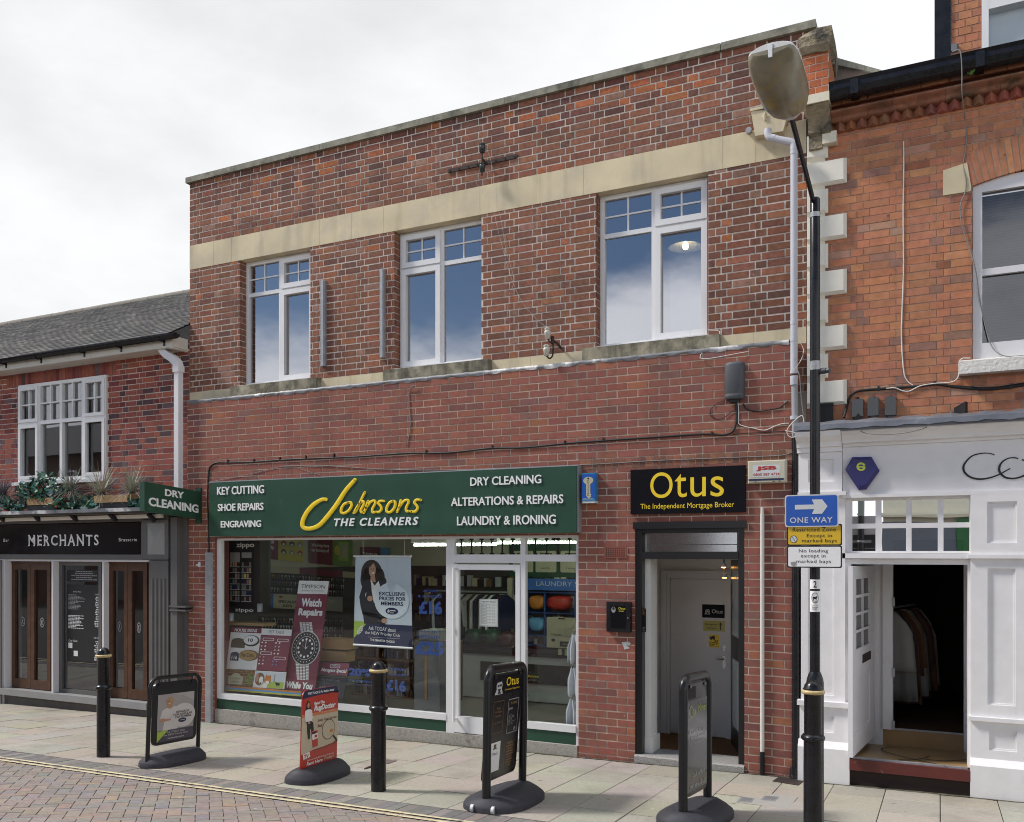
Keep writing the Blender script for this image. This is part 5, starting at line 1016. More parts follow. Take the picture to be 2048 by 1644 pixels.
mb = MB(); zpt = zy(357, 1035, -.16); mb.box(sx(341, -.24), sx(354, -.24), -.24, -.1, -.3, zpt); mb.box(sx(356, -.14), sx(374, -.14), -.14, YM, -.3, zpt + .04); lp = mb.build('lower_pipe', 'grey_paint', rest, bevel=.006)
zc = zy(350, 1222, -.24); mb = MB()
for d in (0, .05): mb.box(sx(339, -.25), sx(372, -.25), -.26, -.09, zc + d, zc + d + .022)
mb.build('pipe_collar', 'grey_paint', lp)
# shopfront: ledge, soffit, sign, pilaster, openings
def mz(x, y, Y=YMS): return zy(x, y, Y)
def ms(x, Y=YMS): return sx(x, Y)
zl = mz(140, 1021, -.55); mb = MB(); mb.prism([(ML, -.56, zl - .035), (ML, -.56, zl + .015), (ML, YM, zl + .05), (ML, YM, zl - .035)], (ms(345, -.5) - ML, 0, 0)); mb.build('ledge', 'lead', rest, bevel=.006)
zs1, zs0 = mz(140, 1044), mz(140, 1112); mb = MB()
mb = MB(); mb.box(ML, ms(343), -.50, YM, zl - .06, zl - .036); mb.box(ML, ms(341), YMS - .05, YM, mz(140, 1041), zl - .06); mb.build('canopy_soffit', flat('drab', (.10, .09, .08), .7), rest)
mb = MB(); mb.box(ML, ms(341), -.36, -.32, mz(140, 1040, -.34), mz(140, 1033, -.34)); mb.build('light_strip', flat('strip_cream', (.85, .80, .72), .5), rest)
mb = MB(); mb.box(ML, ms(341), YMS - .02, YM, mz(140, 1046), mz(140, 1041)); mb.box(ML, ms(339), YMS - .02, YM, mz(140, 1119), mz(140, 1109)); mb.box(ms(284), ms(288), YMS - .015, YM, mz(280, 1109), mz(280, 1046))
mb.box(ms(288), ms(341), YMS - .04, YM, mz(310, 1118), mz(310, 1040)); pl_ = MB(); a, b, c, d = ms(295, YMS - .045), ms(329, YMS - .045), mz(310, 1109), mz(310, 1047); cx, cz_ = (a + b) / 2, (c + d) / 2
mb.build('fascia_frame', 'grey_paint', rest, bevel=.004)
q4 = [(a, c), (b, c), (b, d), (a, d)]
for i in range(4): p0, p1 = q4[i], q4[(i + 1) % 4]; pl_.face([(p0[0], YMS - .043, p0[1]), (p1[0], YMS - .043, p1[1]), (cx, YMS - .085, cz_)])
pl_.build('pyramid_block', 'grey_light', rest)
ptop = mz(317, 1121); mb = MB(); a, b = ms(299), ms(338); mb.box(a, b, YMS - .012, YM, -.3, ptop)
for i in range(4): x = a + .07 + i * (b - a - .14) / 3; mb.tube([(x, YMS - .012, mz(317, 1395)), (x, YMS - .012, mz(317, 1157))], .016, 8)
mb.build('pilaster', 'grey_paint', rest, bevel=.004)
ztop, zbot = mz(140, 1123), mz(140, 1389); mb = MB(); mb.box(ML, a, YMS - .06, YM + .1, mz(140, 1402), zbot); rest_sill = mb.build('shopfront_sill', 'grey_light', rest, bevel=.004)
mb = MB(); mb.box(ML, a, YMS - .0, YM + .1, -.4, mz(140, 1402)); mb.build('plinth', flat('plinth_dark', (.105, .095, .09), .8, var=.2, bump=.3), rest)
mb = MB()
for xl in (10, 105.5, 206.5): mb.box(ms(xl), ms(xl) + .035, YMS - .02, YMS + .135, zbot, ztop)
mb.box(ML, ms(9), YMS - .03, YM + .1, zbot - .5, ztop + .03); pm = mb
for o_ in (pm.build('mullion', 'white_paint', rest, bevel=.004),): pass
mb = MB(); mb.box(ML, ms(9) - .004, YMS - .05, YMS - .032, -.3, ztop + .02); mb.build('dark_pier', 'grey_paint', rest)
mb = MB(); mb.box(ML, a, YMS + .0, YM, ztop, ztop + .03); mb.build('head', 'white_paint', rest)
yg2 = YMS + .10
def wood_pair(xl, xr, n):
    a, b = ms(xl, yg2), ms(xr, yg2); mb = MB(); mb.box(a, b, yg2 - .035, yg2 + .03, ztop - .04, ztop); w_ = (b - a) / 2
    dr_ = None
    for i in range(2):
        p, q_ = a + i * w_ + .004, a + (i + 1) * w_ - .004; m = MB(); m.box(p, p + .075, yg2 - .03, yg2 + .025, zbot + .01, ztop - .045); m.box(q_ - .075, q_, yg2 - .03, yg2 + .025, zbot + .01, ztop - .045); m.box(p + .075, q_ - .075, yg2 - .03, yg2 + .025, zbot + .01, zbot + .15); m.box(p + .075, q_ - .075, yg2 - .03, yg2 + .025, ztop - .13, ztop - .045)
        dr_ = m.build('glazed_door', 'wood', rest, bevel=.004); g_ = MB(); g_.face([(p + .075, yg2, zbot + .15), (q_ - .075, yg2, zbot + .15), (q_ - .075, yg2, ztop - .13), (p + .075, yg2, ztop - .13)]); g_.build('pane', 'glass_dark', dr_)
        e = MB(); P_ = Panel((p + .1, yg2 - .004, zbot + 1.1), (q_ - .1, yg2 - .004, zbot + 1.1), (q_ - .1, yg2 - .004, zbot + .95), (p + .1, yg2 - .004, zbot + .95)); P_.ell(e, .5, .5, .22, .5, .0, 0, 16); P_.ell(e, .5, .5, .17, .4, .001, 1, 16); P_.stroke(e, [(.42, .8), (.45, .4), (.55, .25), (.5, .55), (.6, .75)], .03, .002, 0); e.build('emblem', ['p_grey', 'p_black'], dr_)
    mb.build('door_head', 'wood', rest)
wood_pair(27, 104.5, 0); wood_pair(221, 298, 1)
mb = MB(); frame(mb, ms(122, yg2), ms(206, yg2), zbot, ztop, .06, yg2 - .03, yg2 + .03); fw = mb.build('fixed_window', 'grey_paint', rest, bevel=.004); mb = MB(); mb.face([(ms(124, yg2), yg2, zbot + .05), (ms(205, yg2), yg2, zbot + .05), (ms(205, yg2), yg2, ztop - .05), (ms(124, yg2), yg2, ztop - .05)]); mb.build('pane', 'glass_dark', fw)
mm = lambda x, y: (x / 3.223, 950 + y / 3.223)
def MP(Y, xl, yt, xr, yb_): A_, B_ = W(*mm(xl, yt), Y), W(*mm(xr, yb_), Y); return Panel((A_.x, Y, A_.z), (B_.x, Y, A_.z), (B_.x, Y, B_.z), (A_.x, Y, B_.z))
def lines(p, mb, u0, u1, v0, v1, n, seed, mi=1, cen=False):
    r = random.Random(seed)
    for k in range(n):
        l = r.uniform(.4, 1) * (u1 - u0); a = (u0 + u1 - l) / 2 if cen else u0; v = v0 + (v1 - v0) * k / n; u = a
        while u < a + l - .01: w_ = r.uniform(.02, .07); p.rect(mb, u, v, min(u + w_, a + l), v + (v1 - v0) / n * .5, .0014, mi); u += w_ + .012
p = MP(yg2 - .012, 432, 705, 655, 1215); poster('menu_poster', 'black menu sheet with columns of white print in the restaurant window', 'poster', p.a, p.b, p.c, p.d, ['p_black', 'p_grey', 'p_white'], lambda p, mb: (p.text(mb, 'Sunday Menu', .18, .085, .42, .105, mi=2), lines(p, mb, .04, .55, .13, .33, 12, 1), lines(p, mb, .04, .5, .40, .58, 10, 2, 2), p.text(mb, 'LUNCH', .82, .11, .98, .13, mi=2), lines(p, mb, .8, 1, .15, .55, 18, 3, 2, True), p.text(mb, 'THE MENU', .78, .67, .98, .69, mi=2), lines(p, mb, .78, 1, .72, .98, 10, 4, 2, True), p.rect(mb, .04, .76, .16, .83, .0016, 2), p.rect(mb, .2, .86, .32, .93, .0016, 2), p.text(mb, 'Our Deal', .05, .72, .3, .745, mi=2)), t=.003)
p = MP(yg2 - .010, 432, 612, 655, 690); poster('window_notice', 'dark strip of centred white print above the black menu sheet', 'notice', p.a, p.b, p.c, p.d, ['p_black', 'p_grey'], lambda p, mb: lines(p, mb, .1, .9, .08, .95, 5, 7, 1, True), t=.002)
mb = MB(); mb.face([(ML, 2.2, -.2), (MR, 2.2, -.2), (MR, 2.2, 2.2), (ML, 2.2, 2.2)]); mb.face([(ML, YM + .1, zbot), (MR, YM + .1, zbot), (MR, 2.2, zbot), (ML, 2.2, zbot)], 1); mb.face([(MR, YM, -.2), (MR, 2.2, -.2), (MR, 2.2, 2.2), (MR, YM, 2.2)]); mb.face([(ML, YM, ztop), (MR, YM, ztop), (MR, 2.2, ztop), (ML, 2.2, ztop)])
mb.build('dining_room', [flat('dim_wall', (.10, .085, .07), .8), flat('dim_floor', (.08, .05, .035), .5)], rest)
# sign
p = Panel((ML, YMS - .006, mz(140, 1047.5)), (ms(284), YMS - .006, mz(140, 1047.5)), (ms(284), YMS - .006, mz(140, 1108)), (ML, YMS - .006, mz(140, 1108))); t = thing('restaurant_sign', 'glossy black restaurant sign with spaced white capitals', 'sign', p.P(.7, 1)); mb = MB(); p.board(mb, .1)
mb.build('sign_board', mat('sign_gloss', (.010, .009, .011), .12, var=.1, bump=.0), t); mb = MB(); PW, PH = p.b.x - p.a.x, p.a.z - p.d.z
def sp(x, y): q = W(x, y, YMS - .01); return (q.x - p.a.x) / PW, (p.a.z - q.z) / PH
def serif(mb, txt, xl, yt, xr, yb_, space):
    (ul, vt), (ur, vb) = sp(xl, yt), sp(xr, yb_); p.text(mb, txt, ul, vt, ur, vb, w=.002, thick=.004, space=space, bold=.012); vs, fs_ = text_geo(txt, 0, 0, .006, space)
    h = (vb - vt); lw_ = (ur - ul) / len(txt)
    for k in range(len(txt)):                                # feet and caps of the serifs where the letter has ink at the line
        cell = [v for v in vs if k / len(txt) <= v[0] <= (k + 1) / len(txt)]
        for row, vv in ((.99, vb), (.01, vt)):
            xs = sorted(set(round(v[0], 3) for v in cell if abs(v[1] - row) < .02))
            if not xs or txt[k] in 'CS': continue
            grp = [[xs[0]]]
            for x in xs[1:]: (grp[-1].append(x) if x - grp[-1][-1] < .03 else grp.append([x]))
            for g_ in grp: c_ = (g_[0] + g_[-1]) / 2; hw = (g_[-1] - g_[0]) / 2 + .006; p.rect(mb, ul + (ur - ul) * (c_ - hw), vv - h * .05, ul + (ur - ul) * (c_ + hw), vv + h * .05, .009)
serif(mb, 'MERCHANTS', 57.5, 1071, 197, 1090.5, 1.3)
for tx, xl, yt, xr, yb_ in (('Bar', 7, 1077.5, 17.5, 1083.5), ('Brasserie', 237.5, 1076, 274, 1082.5)): (ul, vt), (ur, vb) = sp(xl, yt), sp(xr, yb_); p.text(mb, tx, ul, vt, ur, vb, w=.003, bold=0, space=1.2)
mb.build('lettering', 'letter_white', t)
for k, x in enumerate((2, 73, 147.5, 226, 303)):
    c = W(x, 1036, -.40); t = thing('sign_spotlight', ('small black spotlight at the left edge of the photo, above the restaurant sign', 'small black spotlight over the first letters of the restaurant sign', 'small black spotlight over the middle letters of the restaurant sign', 'small black spotlight over the last small word of the restaurant sign', 'small black spotlight under the green projecting sign')[k], 'spotlight', c, 'spotlights over the restaurant sign')
    mb = MB(); mb.tube([c + V((0, -.05, .05)), c + V((0, .05, -.035))], [.03, .036], 12); mb.build('lamp_body', 'black_matt', t); mb = MB(); mb.box(c.x - .035, c.x + .035, c.y - .03, c.y + .03, c.z + .05, zl - .06); mb.build('mount', 'black_matt', t)
# planters on the ledge
for k, (xl, xr, yt, yb_) in enumerate(((54, 115, 997, 1020), (188, 255, 995, 1017))):
    a, b = W(xl, yt, -.48), W(xr, yb_, -.48); z0 = zl + .02; z1 = z0 + .18
    t = thing('planter_box', ('wooden trough planter behind red berries on the ledge left of centre', 'wooden trough planter under the grey grass beside the green projecting sign')[k], 'planter', ((a.x + b.x) / 2, -.4, z0), 'planters on the restaurant ledge')
    mb = MB(); mb.box(a.x, b.x, -.48, -.46, z0 + .08, z1); mb.box(a.x, b.x, -.30, -.28, z0 + .08, z1); mb.box(a.x, a.x + .02, -.46, -.30, z0 + .08, z1); mb.box(b.x - .02, b.x, -.46, -.30, z0 + .08, z1); mb.build('trough', 'pale_wood', t, bevel=.003)
    mb = MB(); mb.box(a.x, b.x, -.475, -.29, z0, z0 + .075); mb.build('base', 'black_matt', t); mb = MB(); mb.box(a.x + .02, b.x - .02, -.46, -.30, z0 + .076, z1 - .02); mb.build('soil', 'joint', t)
def tuft(x, y, h, lab, seed, col):
    r = random.Random(seed); c = W(x, y, -.38); t = MB()
    for i in range(260):
        az = r.uniform(0, 2 * pi); lean = r.uniform(.3, 1.6); l = h * r.uniform(.8, 1.4); d = V((cos(az) * sin(lean), sin(az) * sin(lean) * .8, cos(lean))); cc = tuple(a * r.uniform(.7, 1.3) for a in col); w_ = V((-sin(az), cos(az), 0)) * .0055
        p0 = c + V((r.uniform(-.03, .03), r.uniform(-.02, .02), 0)); prev = None
        for k in range(4):
            f = k / 3; q = p0 + d * (l * f) + V((0, 0, -.25 * l * f * f * lean)); ww = w_ * (1 - f * .85)
            if prev: t.face([prev[0], prev[1], q + ww, q - ww], 0, cc)
            prev = (q - ww, q + ww)
    return tag(t.build('spiky_grass', 'leaf', loc=c), lab, 'plant', 'grass tufts on the restaurant ledge')
tuft(6, 990, .30, 'purplish grey grass tuft at the left edge of the photo, on the ledge', 1, (.20, .17, .20)); tuft(142, 983, .34, 'grey-green grass tuft in the middle of the restaurant ledge', 2, (.24, .26, .22)); tuft(203, 989, .44, 'wide pale grass tuft above the right-hand wooden planter', 3, (.34, .34, .28)); tuft(263, 986, .40, 'pale grass tuft touching the green projecting sign', 4, (.36, .35, .29)); tuft(46, 1000, .26, 'small reddish grass tuft beside the left-hand wooden planter', 5, (.22, .15, .13))
def holly(pts, lab, seed, n, berries, rad_):
    r = random.Random(seed); c0 = W(*pts[0], -.4); th = thing('holly_bush', lab, 'plant', (c0.x, -.4, zl + .02), 'holly on the restaurant ledge'); mb = MB(); bb = MB()
    for i in range(n):
        c = W(*r.choice(pts), -.40) + V((r.gauss(0, rad_), r.gauss(0, .055), r.gauss(0, rad_ * .6))); c.z = max(c.z, zl + .03); a = V((r.uniform(-1, 1), r.uniform(-1, .4), r.uniform(-.5, .9))).normalized(); b = a.cross(V((r.uniform(-1, 1), r.uniform(-1, 1), r.uniform(-1, 1)))).normalized(); l = r.uniform(.03, .06); col = r.choice(((.03, .10, .065), (.05, .16, .11), (.10, .24, .19), (.22, .36, .31), (.02, .06, .04)))
        k = [(-1, 0), (-.5, .45), (-.3, .22), (.1, .5), (.35, .25), (.7, .3), (1, 0), (.7, -.3), (.35, -.25), (.1, -.5), (-.3, -.22), (-.5, -.45)]; mb.face([c + a * (l * u) + b * (l * v) for u, v in k], 0, tuple(x * r.uniform(.7, 1.3) for x in col))
    mb.build('foliage', 'leaf', th)
    for i in range(berries):
        c = W(*r.choice(pts), -.44) + V((r.gauss(0, rad_), r.gauss(0, .04), r.gauss(0, rad_ * .5) - .01)); c.z = max(c.z, zl + .03); R_ = r.uniform(.009, .017); bb.lathe([(R_ * .1, -R_), (R_ * .8, -R_ * .6), (R_, 0), (R_ * .8, R_ * .6), (R_ * .1, R_)], c.x, c.y, 8, z0=c.z)
    if berries: bb.build('berries', flat('berry', (.42, .02, .015), .35) if 'berry' not in M else 'berry', th)
holly([(60, 982), (80, 972), (100, 985), (72, 990)], 'bushy holly with red berries standing out above the left-hand wooden planter', 11, 800, 40, .13); holly([(122, 990), (135, 1000), (130, 1010), (118, 1002)], 'low holly with the reddest berries between the two wooden planters', 12, 420, 44, .10); holly([(8, 1000), (25, 1010), (40, 1012), (15, 1012)], 'dark holly trailing at the left edge of the restaurant ledge', 13, 300, 3, .08); holly([(160, 1008), (178, 1005), (185, 1012)], 'pale trailing holly left of the right-hand wooden planter', 14, 300, 0, .09); holly([(270, 1004), (276, 1008)], 'small pale holly sprig tucked behind the green projecting sign', 15, 90, 0, .04)

# ------------------------------------------------------------------ boutique on the right
YRW = .0; RL = SR + .004; RR = 3.2
bou = thing('boutique_building', 'orange brick building with cream quoins, sash window and white timber shopfront', 'building', (.3, 0, 0))
pal_or = palette([(8, (.47, .20, .112)), (5, (.43, .185, .112)), (3, (.50, .225, .12)), (1.2, (.36, .155, .10)), (.8, (.31, .165, .125)), (.8, (.43, .24, .17)), (.3, (.30, .12, .07))], .07)
RW = (sx(1945, YRW), 1.55, zy(1945, 720, YRW), zy(1945, 372, YRW))
zR0 = zy(1680, 868, YRW); zD0 = zy(1674, 264, -.04); zD1 = zy(1674, 249, -.07); cw = (RW[0] + RW[1]) / 2; hw = (RW[1] - RW[0]) / 2; rise = .085; Rr = (hw * hw + rise * rise) / (2 * rise); zc_ = RW[3] + rise - Rr
mb = MB(); hl = [RW]
# stepped holes follow the arch
arch = []
for k in range(24):
    a, b = RW[0] + (RW[1] - RW[0]) * k / 24, RW[0] + (RW[1] - RW[0]) * (k + 1) / 24; m_ = (a + b) / 2; arch.append((a, b, RW[3] - .01, zc_ + math.sqrt((Rr + .30) ** 2 - (m_ - cw) ** 2)))
bricks(mb, (RL, RR, zR0 - .3, zD0), hl + arch, XZ(YRW), 'flemish', pal_or, course=.0735, seed=41, zref=zR0 - .3, j=.006, dep=.004)
mb.face([(RL, YRW + .1, zR0 - .3), (RW[0], YRW + .1, zR0 - .3), (RW[0], YRW + .1, zD0 + .5), (RL, YRW + .1, zD0 + .5)], 0, (.3, .1, .05)); mb.box(RL + .1, RR, YRW + .0, YRW + .1, zD0, zD0 + .2, 0, (.25, .1, .05)); mb.box(RW[0] + .001, RR, YRW + .06, YRW + .1, RW[3] + rise, zD0, 0, (.3, .1, .05))
for a in (RW[0],): mb.face([(a, YRW, RW[2]), (a, YRW + .12, RW[2]), (a, YRW + .12, RW[3] + .02), (a, YRW, RW[3] + .02)], 0, (.4, .13, .06))
r = random.Random(42); n = 26; A0 = math.asin(hw / Rr)
for k in range(n):
    t0, t1 = -A0 + 2 * A0 * k / n, -A0 + 2 * A0 * (k + 1) / n - .0035; c = tuple(x * 1.05 for x in pal_or(r, 0, 0)); P_ = lambda t, R_, y: (cw + R_ * sin(t), y, zc_ + R_ * cos(t)); mb.hexa([P_(t0, Rr, YRW - .006), P_(t1, Rr, YRW - .006), P_(t1, Rr, YRW + .12), P_(t0, Rr, YRW + .12)], [P_(t0, Rr + .305, YRW - .006), P_(t1, Rr + .305, YRW - .006), P_(t1, Rr + .305, YRW + .05), P_(t0, Rr + .305, YRW + .05)], 0, c)
mb.face([P_(-A0 + 2 * A0 * k / 20, Rr + .001, YRW - .003) for k in range(21)] + [P_(A0 - 2 * A0 * k / 20, Rr + .304, YRW - .003) for k in range(21)], 1, (.5, .5, .5))
bo = mb.build('brick_wall', ['brick_orange', 'mortar_brown'], bou)
a, b = sx(1886, YRW), sx(1939, YRW); mb = MB(); mb.prism([(a, YRW - .014, zy(1886, 392, YRW)), (b + .008, YRW - .014, zy(1886, 392, YRW)), (b + .012, YRW - .014, zy(1938, 374, YRW)), (b - .02, YRW - .014, zy(1934, 326, YRW)), (a, YRW - .014, zy(1886, 342, YRW))], (0, .1, 0)); mb.build('springer_stone', 'stone', bou, bevel=.004)
# quoins
zq1, zq0 = zy(1613, 275, YRW), zy(1613, 818, YRW); hq = (zq1 - zq0) / 10; sS, sLg = sx(1657, YRW), sx(1694, YRW)
mb = MB(); mb.box(RL + .002, sS - .03, YRW - .02, YRW, zq0, zq1); mb.build('quoin_bed', 'cream_paint', bou)
for k in range(10):
    z1 = zq1 - k * hq; e = sS if k % 2 == 0 else sLg; mb = MB(); a, y0, y1, c = RL + .006, YRW - .02, YRW - .05, .028
    B_ = [(a, y0, z1 - hq + .018), (e, y0, z1 - hq + .018), (e, y0, z1 - .012), (a, y0, z1 - .012)]; T_ = [(a, y1, z1 - hq + .018 + c), (e - c, y1, z1 - hq + .018 + c), (e - c, y1, z1 - .012 - c * .3), (a, y1, z1 - .012 - c * .3)]
    mb.face(T_)
    for i in range(4): mb.face([B_[i], B_[(i + 1) % 4], T_[(i + 1) % 4], T_[i]])
    if k % 2: mb.box(sS - .03, e - .002, YRW - .019, YRW, z1 - hq + .018, z1 - .012)
    mb.build('quoin', 'quoin_paint', bou, bevel=.004)
# zigzag course, roll moulding, top course, gutter
mb = MB(); s = RL + .16; tw = .098; r = random.Random(43)
while s < RR:
    c = (.36, .15, .09); dk = tuple(x * r.uniform(.75, 1.1) for x in c); P3 = [(s, YRW), (s + tw / 2, YRW - .075), (s + tw, YRW)]; mb.hexa([(P3[0][0], P3[0][1], zD0 - .0), (P3[1][0], P3[1][1], zD0), (P3[2][0], P3[2][1], zD0), (s + tw / 2, YRW + .01, zD0)], [(P3[0][0], P3[0][1], zD1 + .02), (P3[1][0], P3[1][1], zD1 + .02), (P3[2][0], P3[2][1], zD1 + .02), (s + tw / 2, YRW + .01, zD1 + .02)], 0, dk); s += tw
mb.build('zigzag_course', 'brick_orange', bou)
zM1 = zy(1662, 212, -.14) + .03; hM = zM1 - zD1 - .12; mb = MB(); s = RL + .12; r = random.Random(44)
while s < RR:
    c = tuple(x * .3 + b_ for x, b_ in zip(pal_or(r, 0, 0), (.14, .06, .038))); e = s + .215; prof = [(YRW, zD1 + .02), (YRW - .085, zD1 + .02), (YRW - .10, zD1 + .045)] + [(YRW - .10 - .085 * sin(pi * k / 10), zD1 + .05 + hM * k / 10) for k in range(11)] + [(YRW - .085, zM1 - .07), (YRW - .07, zM1 - .03), (YRW, zM1 - .03)]
    mb.grid([[(s, y, z) for y, z in prof], [(e + .002, y, z) for y, z in prof]][::-1], 0, True, c=c); s += .219
mb.build('roll_moulding', mat('roll', None, .8, var=.3, vs=9, bump=.5, bs=60, attr=True, stain=((.075, .045, .02), 3.5, .46, .62)), bou)
mb = MB(); zG0, zG1 = zy(1662, 198, -.25), zy(1662, 163, -.28); bricks(mb, (RL + .1, RR, zM1 - .03, zG0 + .03), [], XZ(YRW - .12), 'stretcher', pal_or, course=zG0 + .06 - zM1, seed=45, zref=zM1 - .03, j=.006); mb.box(RL + .1, RR, YRW - .12, YRW + .25, zM1 - .029, zG0 + .029, 0, (.35, .12, .06)); mb.build('top_course', ['brick_orange', 'mortar_brown'], bou)
mb = MB(); prof = [(YRW - .13, zG0 + .05), (YRW - .15, zG0 + .01), (YRW - .2, zG0), (YRW - .255, zG0 + .02), (YRW - .275, zG0 + .07), (YRW - .265, zG1 - .03), (YRW - .28, zG1), (YRW - .262, zG1), (YRW - .25, zG1 - .08), (YRW - .15, zG1 - .09), (YRW - .13, zG1)]
mb.grid([[(s, y, z) for y, z in prof] for s in (RL + .22, RR)][::-1], 0, False); mb.face([(RL + .22, y, z) for y, z in prof])
for s in (RL + .42, RL + 1.45, RL + 2.5): mb.box(s, s + .07, YRW - .285, YRW - .13, zG0 - .006, zG1 - .02)
mb.build('gutter', 'black_gloss', bou, bevel=.004)
mb = MB(); mb.face([(RL + .3, YRW - .1, zG1 - .02), (RR, YRW - .1, zG1 - .02), (RR, 4, zG1 + 1.6), (RL + .3, 4, zG1 + 1.6)]); mb.build('roof', 'dark', bou)
# kneeler at the party wall and parapet running back
def kz(x, y): return W(1560 + x / 4.197, y / 4.197, -.30)
A_ = kz(185, 1000); s0, s1 = sx(1605, -.3), sx(1657, -.3); pz = lambda y: zy(1631, y / 4.197, -.30)
mb = MB(); bricks(mb, (s0, s1, pz(790), pz(430)), [], XZ(-.28), 'flemish', palette([(1, (.52, .16, .07)), (1, (.44, .13, .06))], .08), course=.073, seed=46, zref=pz(790)); mb.box(s0, s1, -.279, .2, pz(790), pz(430), 0, (.45, .15, .06)); mb.build('pier', ['brick_orange', 'mortar_pale'], bou)
mb = MB(); r = random.Random(47); z0, z1 = pz(440), pz(262); rows = []
for z, a, b, yf in ((z0, s0 + .0, s1 + .01, -.30), (z0 + .05, s0 - .04, s1 + .02, -.34), (z0 + .14, s0 - .03, s1 + .03, -.35), (z0 + .19, s0 + .03, s1 + .02, -.33), (z1, s0 + .08, s1 - .05, -.3), (z1 + .01, s0 + .14, s1 - .08, -.2)):
    j = lambda: r.uniform(-.018, .018); rows.append([(a + j(), yf + j(), z + j()), ((a + b) / 2 + j(), yf - .025 + j(), z + j()), (b + j(), yf + j(), z + j()), (b + j(), -.0, z + .03), (b, .28, z + .02), (a, .28, z), (a + j(), 0., z)])
mb.grid(rows[::-1], 0, False, True); mb.face(rows[-1]); mb.face(rows[0][::-1]); mb.build('kneeler_stone', 'old_stone', bou, bevel=.02)
mb = MB(); mb.box(s0 - .005, s1 + .005, -.30, .1, pz(860), pz(785)); mb.build('corbel_cap', 'cream_paint', bou, bevel=.006)
mb = MB(); prof = [(-.285, pz(862))] + [(-.285 + .16 * sin(pi / 2 * k / 8), pz(862) + (pz(1040) - pz(862)) * k / 8) for k in range(9)] + [(-.06, pz(1085)), (.05, pz(1085)), (.05, pz(862))]
mb.prism([(s0 + .03, y, z) for y, z in prof], (s1 - s0 - .03, 0, 0)); mb.build('corbel_bracket', 'old_stone', bou, bevel=.006)
mb = MB(); mb.box(s0 + .03, s1 - .08, -.09, .0, pz(1165), pz(1060)); mb.build('corbel_foot', 'old_stone', bou, bevel=.012); mb = MB(); mb.box(s1 - .078, s1 + .05, -.10, .0, pz(1140), pz(1045)); mb.build('corbel_foot', 'cream_paint', bou, bevel=.008)
mb = MB(); a, b = onS(1671, 118, s1 - .03), onS(1768, 144, s1 - .03); e = b.lerp(a, -.15); z0 = 6.0
mb.prism([(s1 - .23, .0, z0), (s1 - .23, .0, a.z - .07 - (a.y) * .4), (s1 - .23, e.y, e.z - .07), (s1 - .23, e.y, z0)], (.2, 0, 0)); pw = mb.build('party_wall', flat('old_brick', (.12, .07, .05), .9, var=.4, vs=20, bump=.5), bou); mb = MB(); k_ = (e.z - a.z) / (e.y - a.y); za = a.z - a.y * k_
mb.prism([(s1 - .28, .02, za - .07), (s1 - .28, .02, za), (s1 - .28, e.y, e.z), (s1 - .28, e.y, e.z - .07)], (.3, 0, 0)); mb.build('parapet_coping', 'coping', pw)
# dormer above the gutter
dY = .25; d0, d1 = sx(1903, dY), sx(1962.5, dY); dz0 = zG1 - .1; mb = MB(); bricks(mb, (d0, d1, dz0, dz0 + 2.2), [], XZ(dY), 'flemish', pal_or, course=.075, seed=48, zref=dz0, j=.006); mb.box(d0, d1, dY + .001, dY + .3, dz0, dz0 + 2.2, 0, (.4, .13, .06)); mb.build('dormer_wall', ['brick_orange', 'mortar_brown'], bou)
mb = MB(); mb.box(sx(1869, dY), d0 - .004, dY - .02, dY + .9, dz0 + .12, dz0 + 2.3); mb.build('dormer_cheek', 'black_gloss', bou, bevel=.01); mb = MB(); mb.box(d0 - .004, d0 + .045, dY - .03, dY, zy(1910, 104, dY), zy(1910, 90, dY)); mb.build('lead_soaker', 'lead', bou)
mb = MB(); dw1 = d1 + 1.3; mb.box(d1 + .002, d1 + .06, dY - .01, dY + .08, dz0, dz0 + 2.2); mb.box(dw1, dw1 + .06, dY - .01, dY + .08, dz0, dz0 + 2.2); mb.box(d1 + .06, dw1, dY - .008, dY + .08, dz0, dz0 + .12); mb.box(d1 + .06, dw1, dY - .008, dY + .4, zy(2040, 4, dY), zy(2040, 4, dY) + .5); dwn = mb.build('dormer_window', 'upvc', bou, bevel=.004); mb = MB(); mb.face([(d1 + .06, dY + .03, dz0 + .12), (dw1, dY + .03, dz0 + .12), (dw1, dY + .03, dz0 + 2.1), (d1 + .06, dY + .03, dz0 + 2.1)]); mb.build('pane', 'glass_shop', dwn); mb = MB(); mb.box(d1, dw1, dY + .1, dY + .12, dz0, dz0 + 2.1); mb.build('dormer_blind', flat('pale_blind', (.62, .65, .70), .7), bou)
# sash window
mb = MB(); y0, y1 = YRW + .03, YRW + .12; a, b = RW[0] + .004, RW[1] - .004; zmr = zy(1960, 546, YRW + .05); zw0 = RW[2] + .01; zw1 = RW[3] + rise - .02
mb.box(a, a + .075, y0, y1, zw0, zw1); mb.box(b - .075, b, y0, y1, zw0, zw1); mb.box(a + .075, b - .075, y0, y1, zw0, zw0 + .14); mb.box(a + .075, b - .075, y0 - .002, y1, RW[3] - .06, zw1); sw = mb.build('sash_window', 'white_paint', bou, bevel=.005)
mb = MB(); mb.box(a + .075, b - .075, y0 + .012, y0 + .05, zmr - .03, zmr + .03); mb.build('meeting_rail', 'white_paint', sw, bevel=.004)
for lo, hi, y in ((zw0 + .14, zmr - .03, y0 + .055), (zmr + .03, RW[3] - .06, y0 + .035)): q = MB(); q.face([(a + .075, y, lo), (b - .075, y, lo), (b - .075, y, hi), (a + .075, y, hi)]); q.build('pane', 'glass_upper2', sw) if 'glass_upper2' in M else (M.__setitem__('glass_upper2', glass('glass_upper2', .06, (.5, .5, .52))), q.build('pane', 'glass_upper2', sw))
mb = MB(); r = random.Random(50); z = zw0 + .14
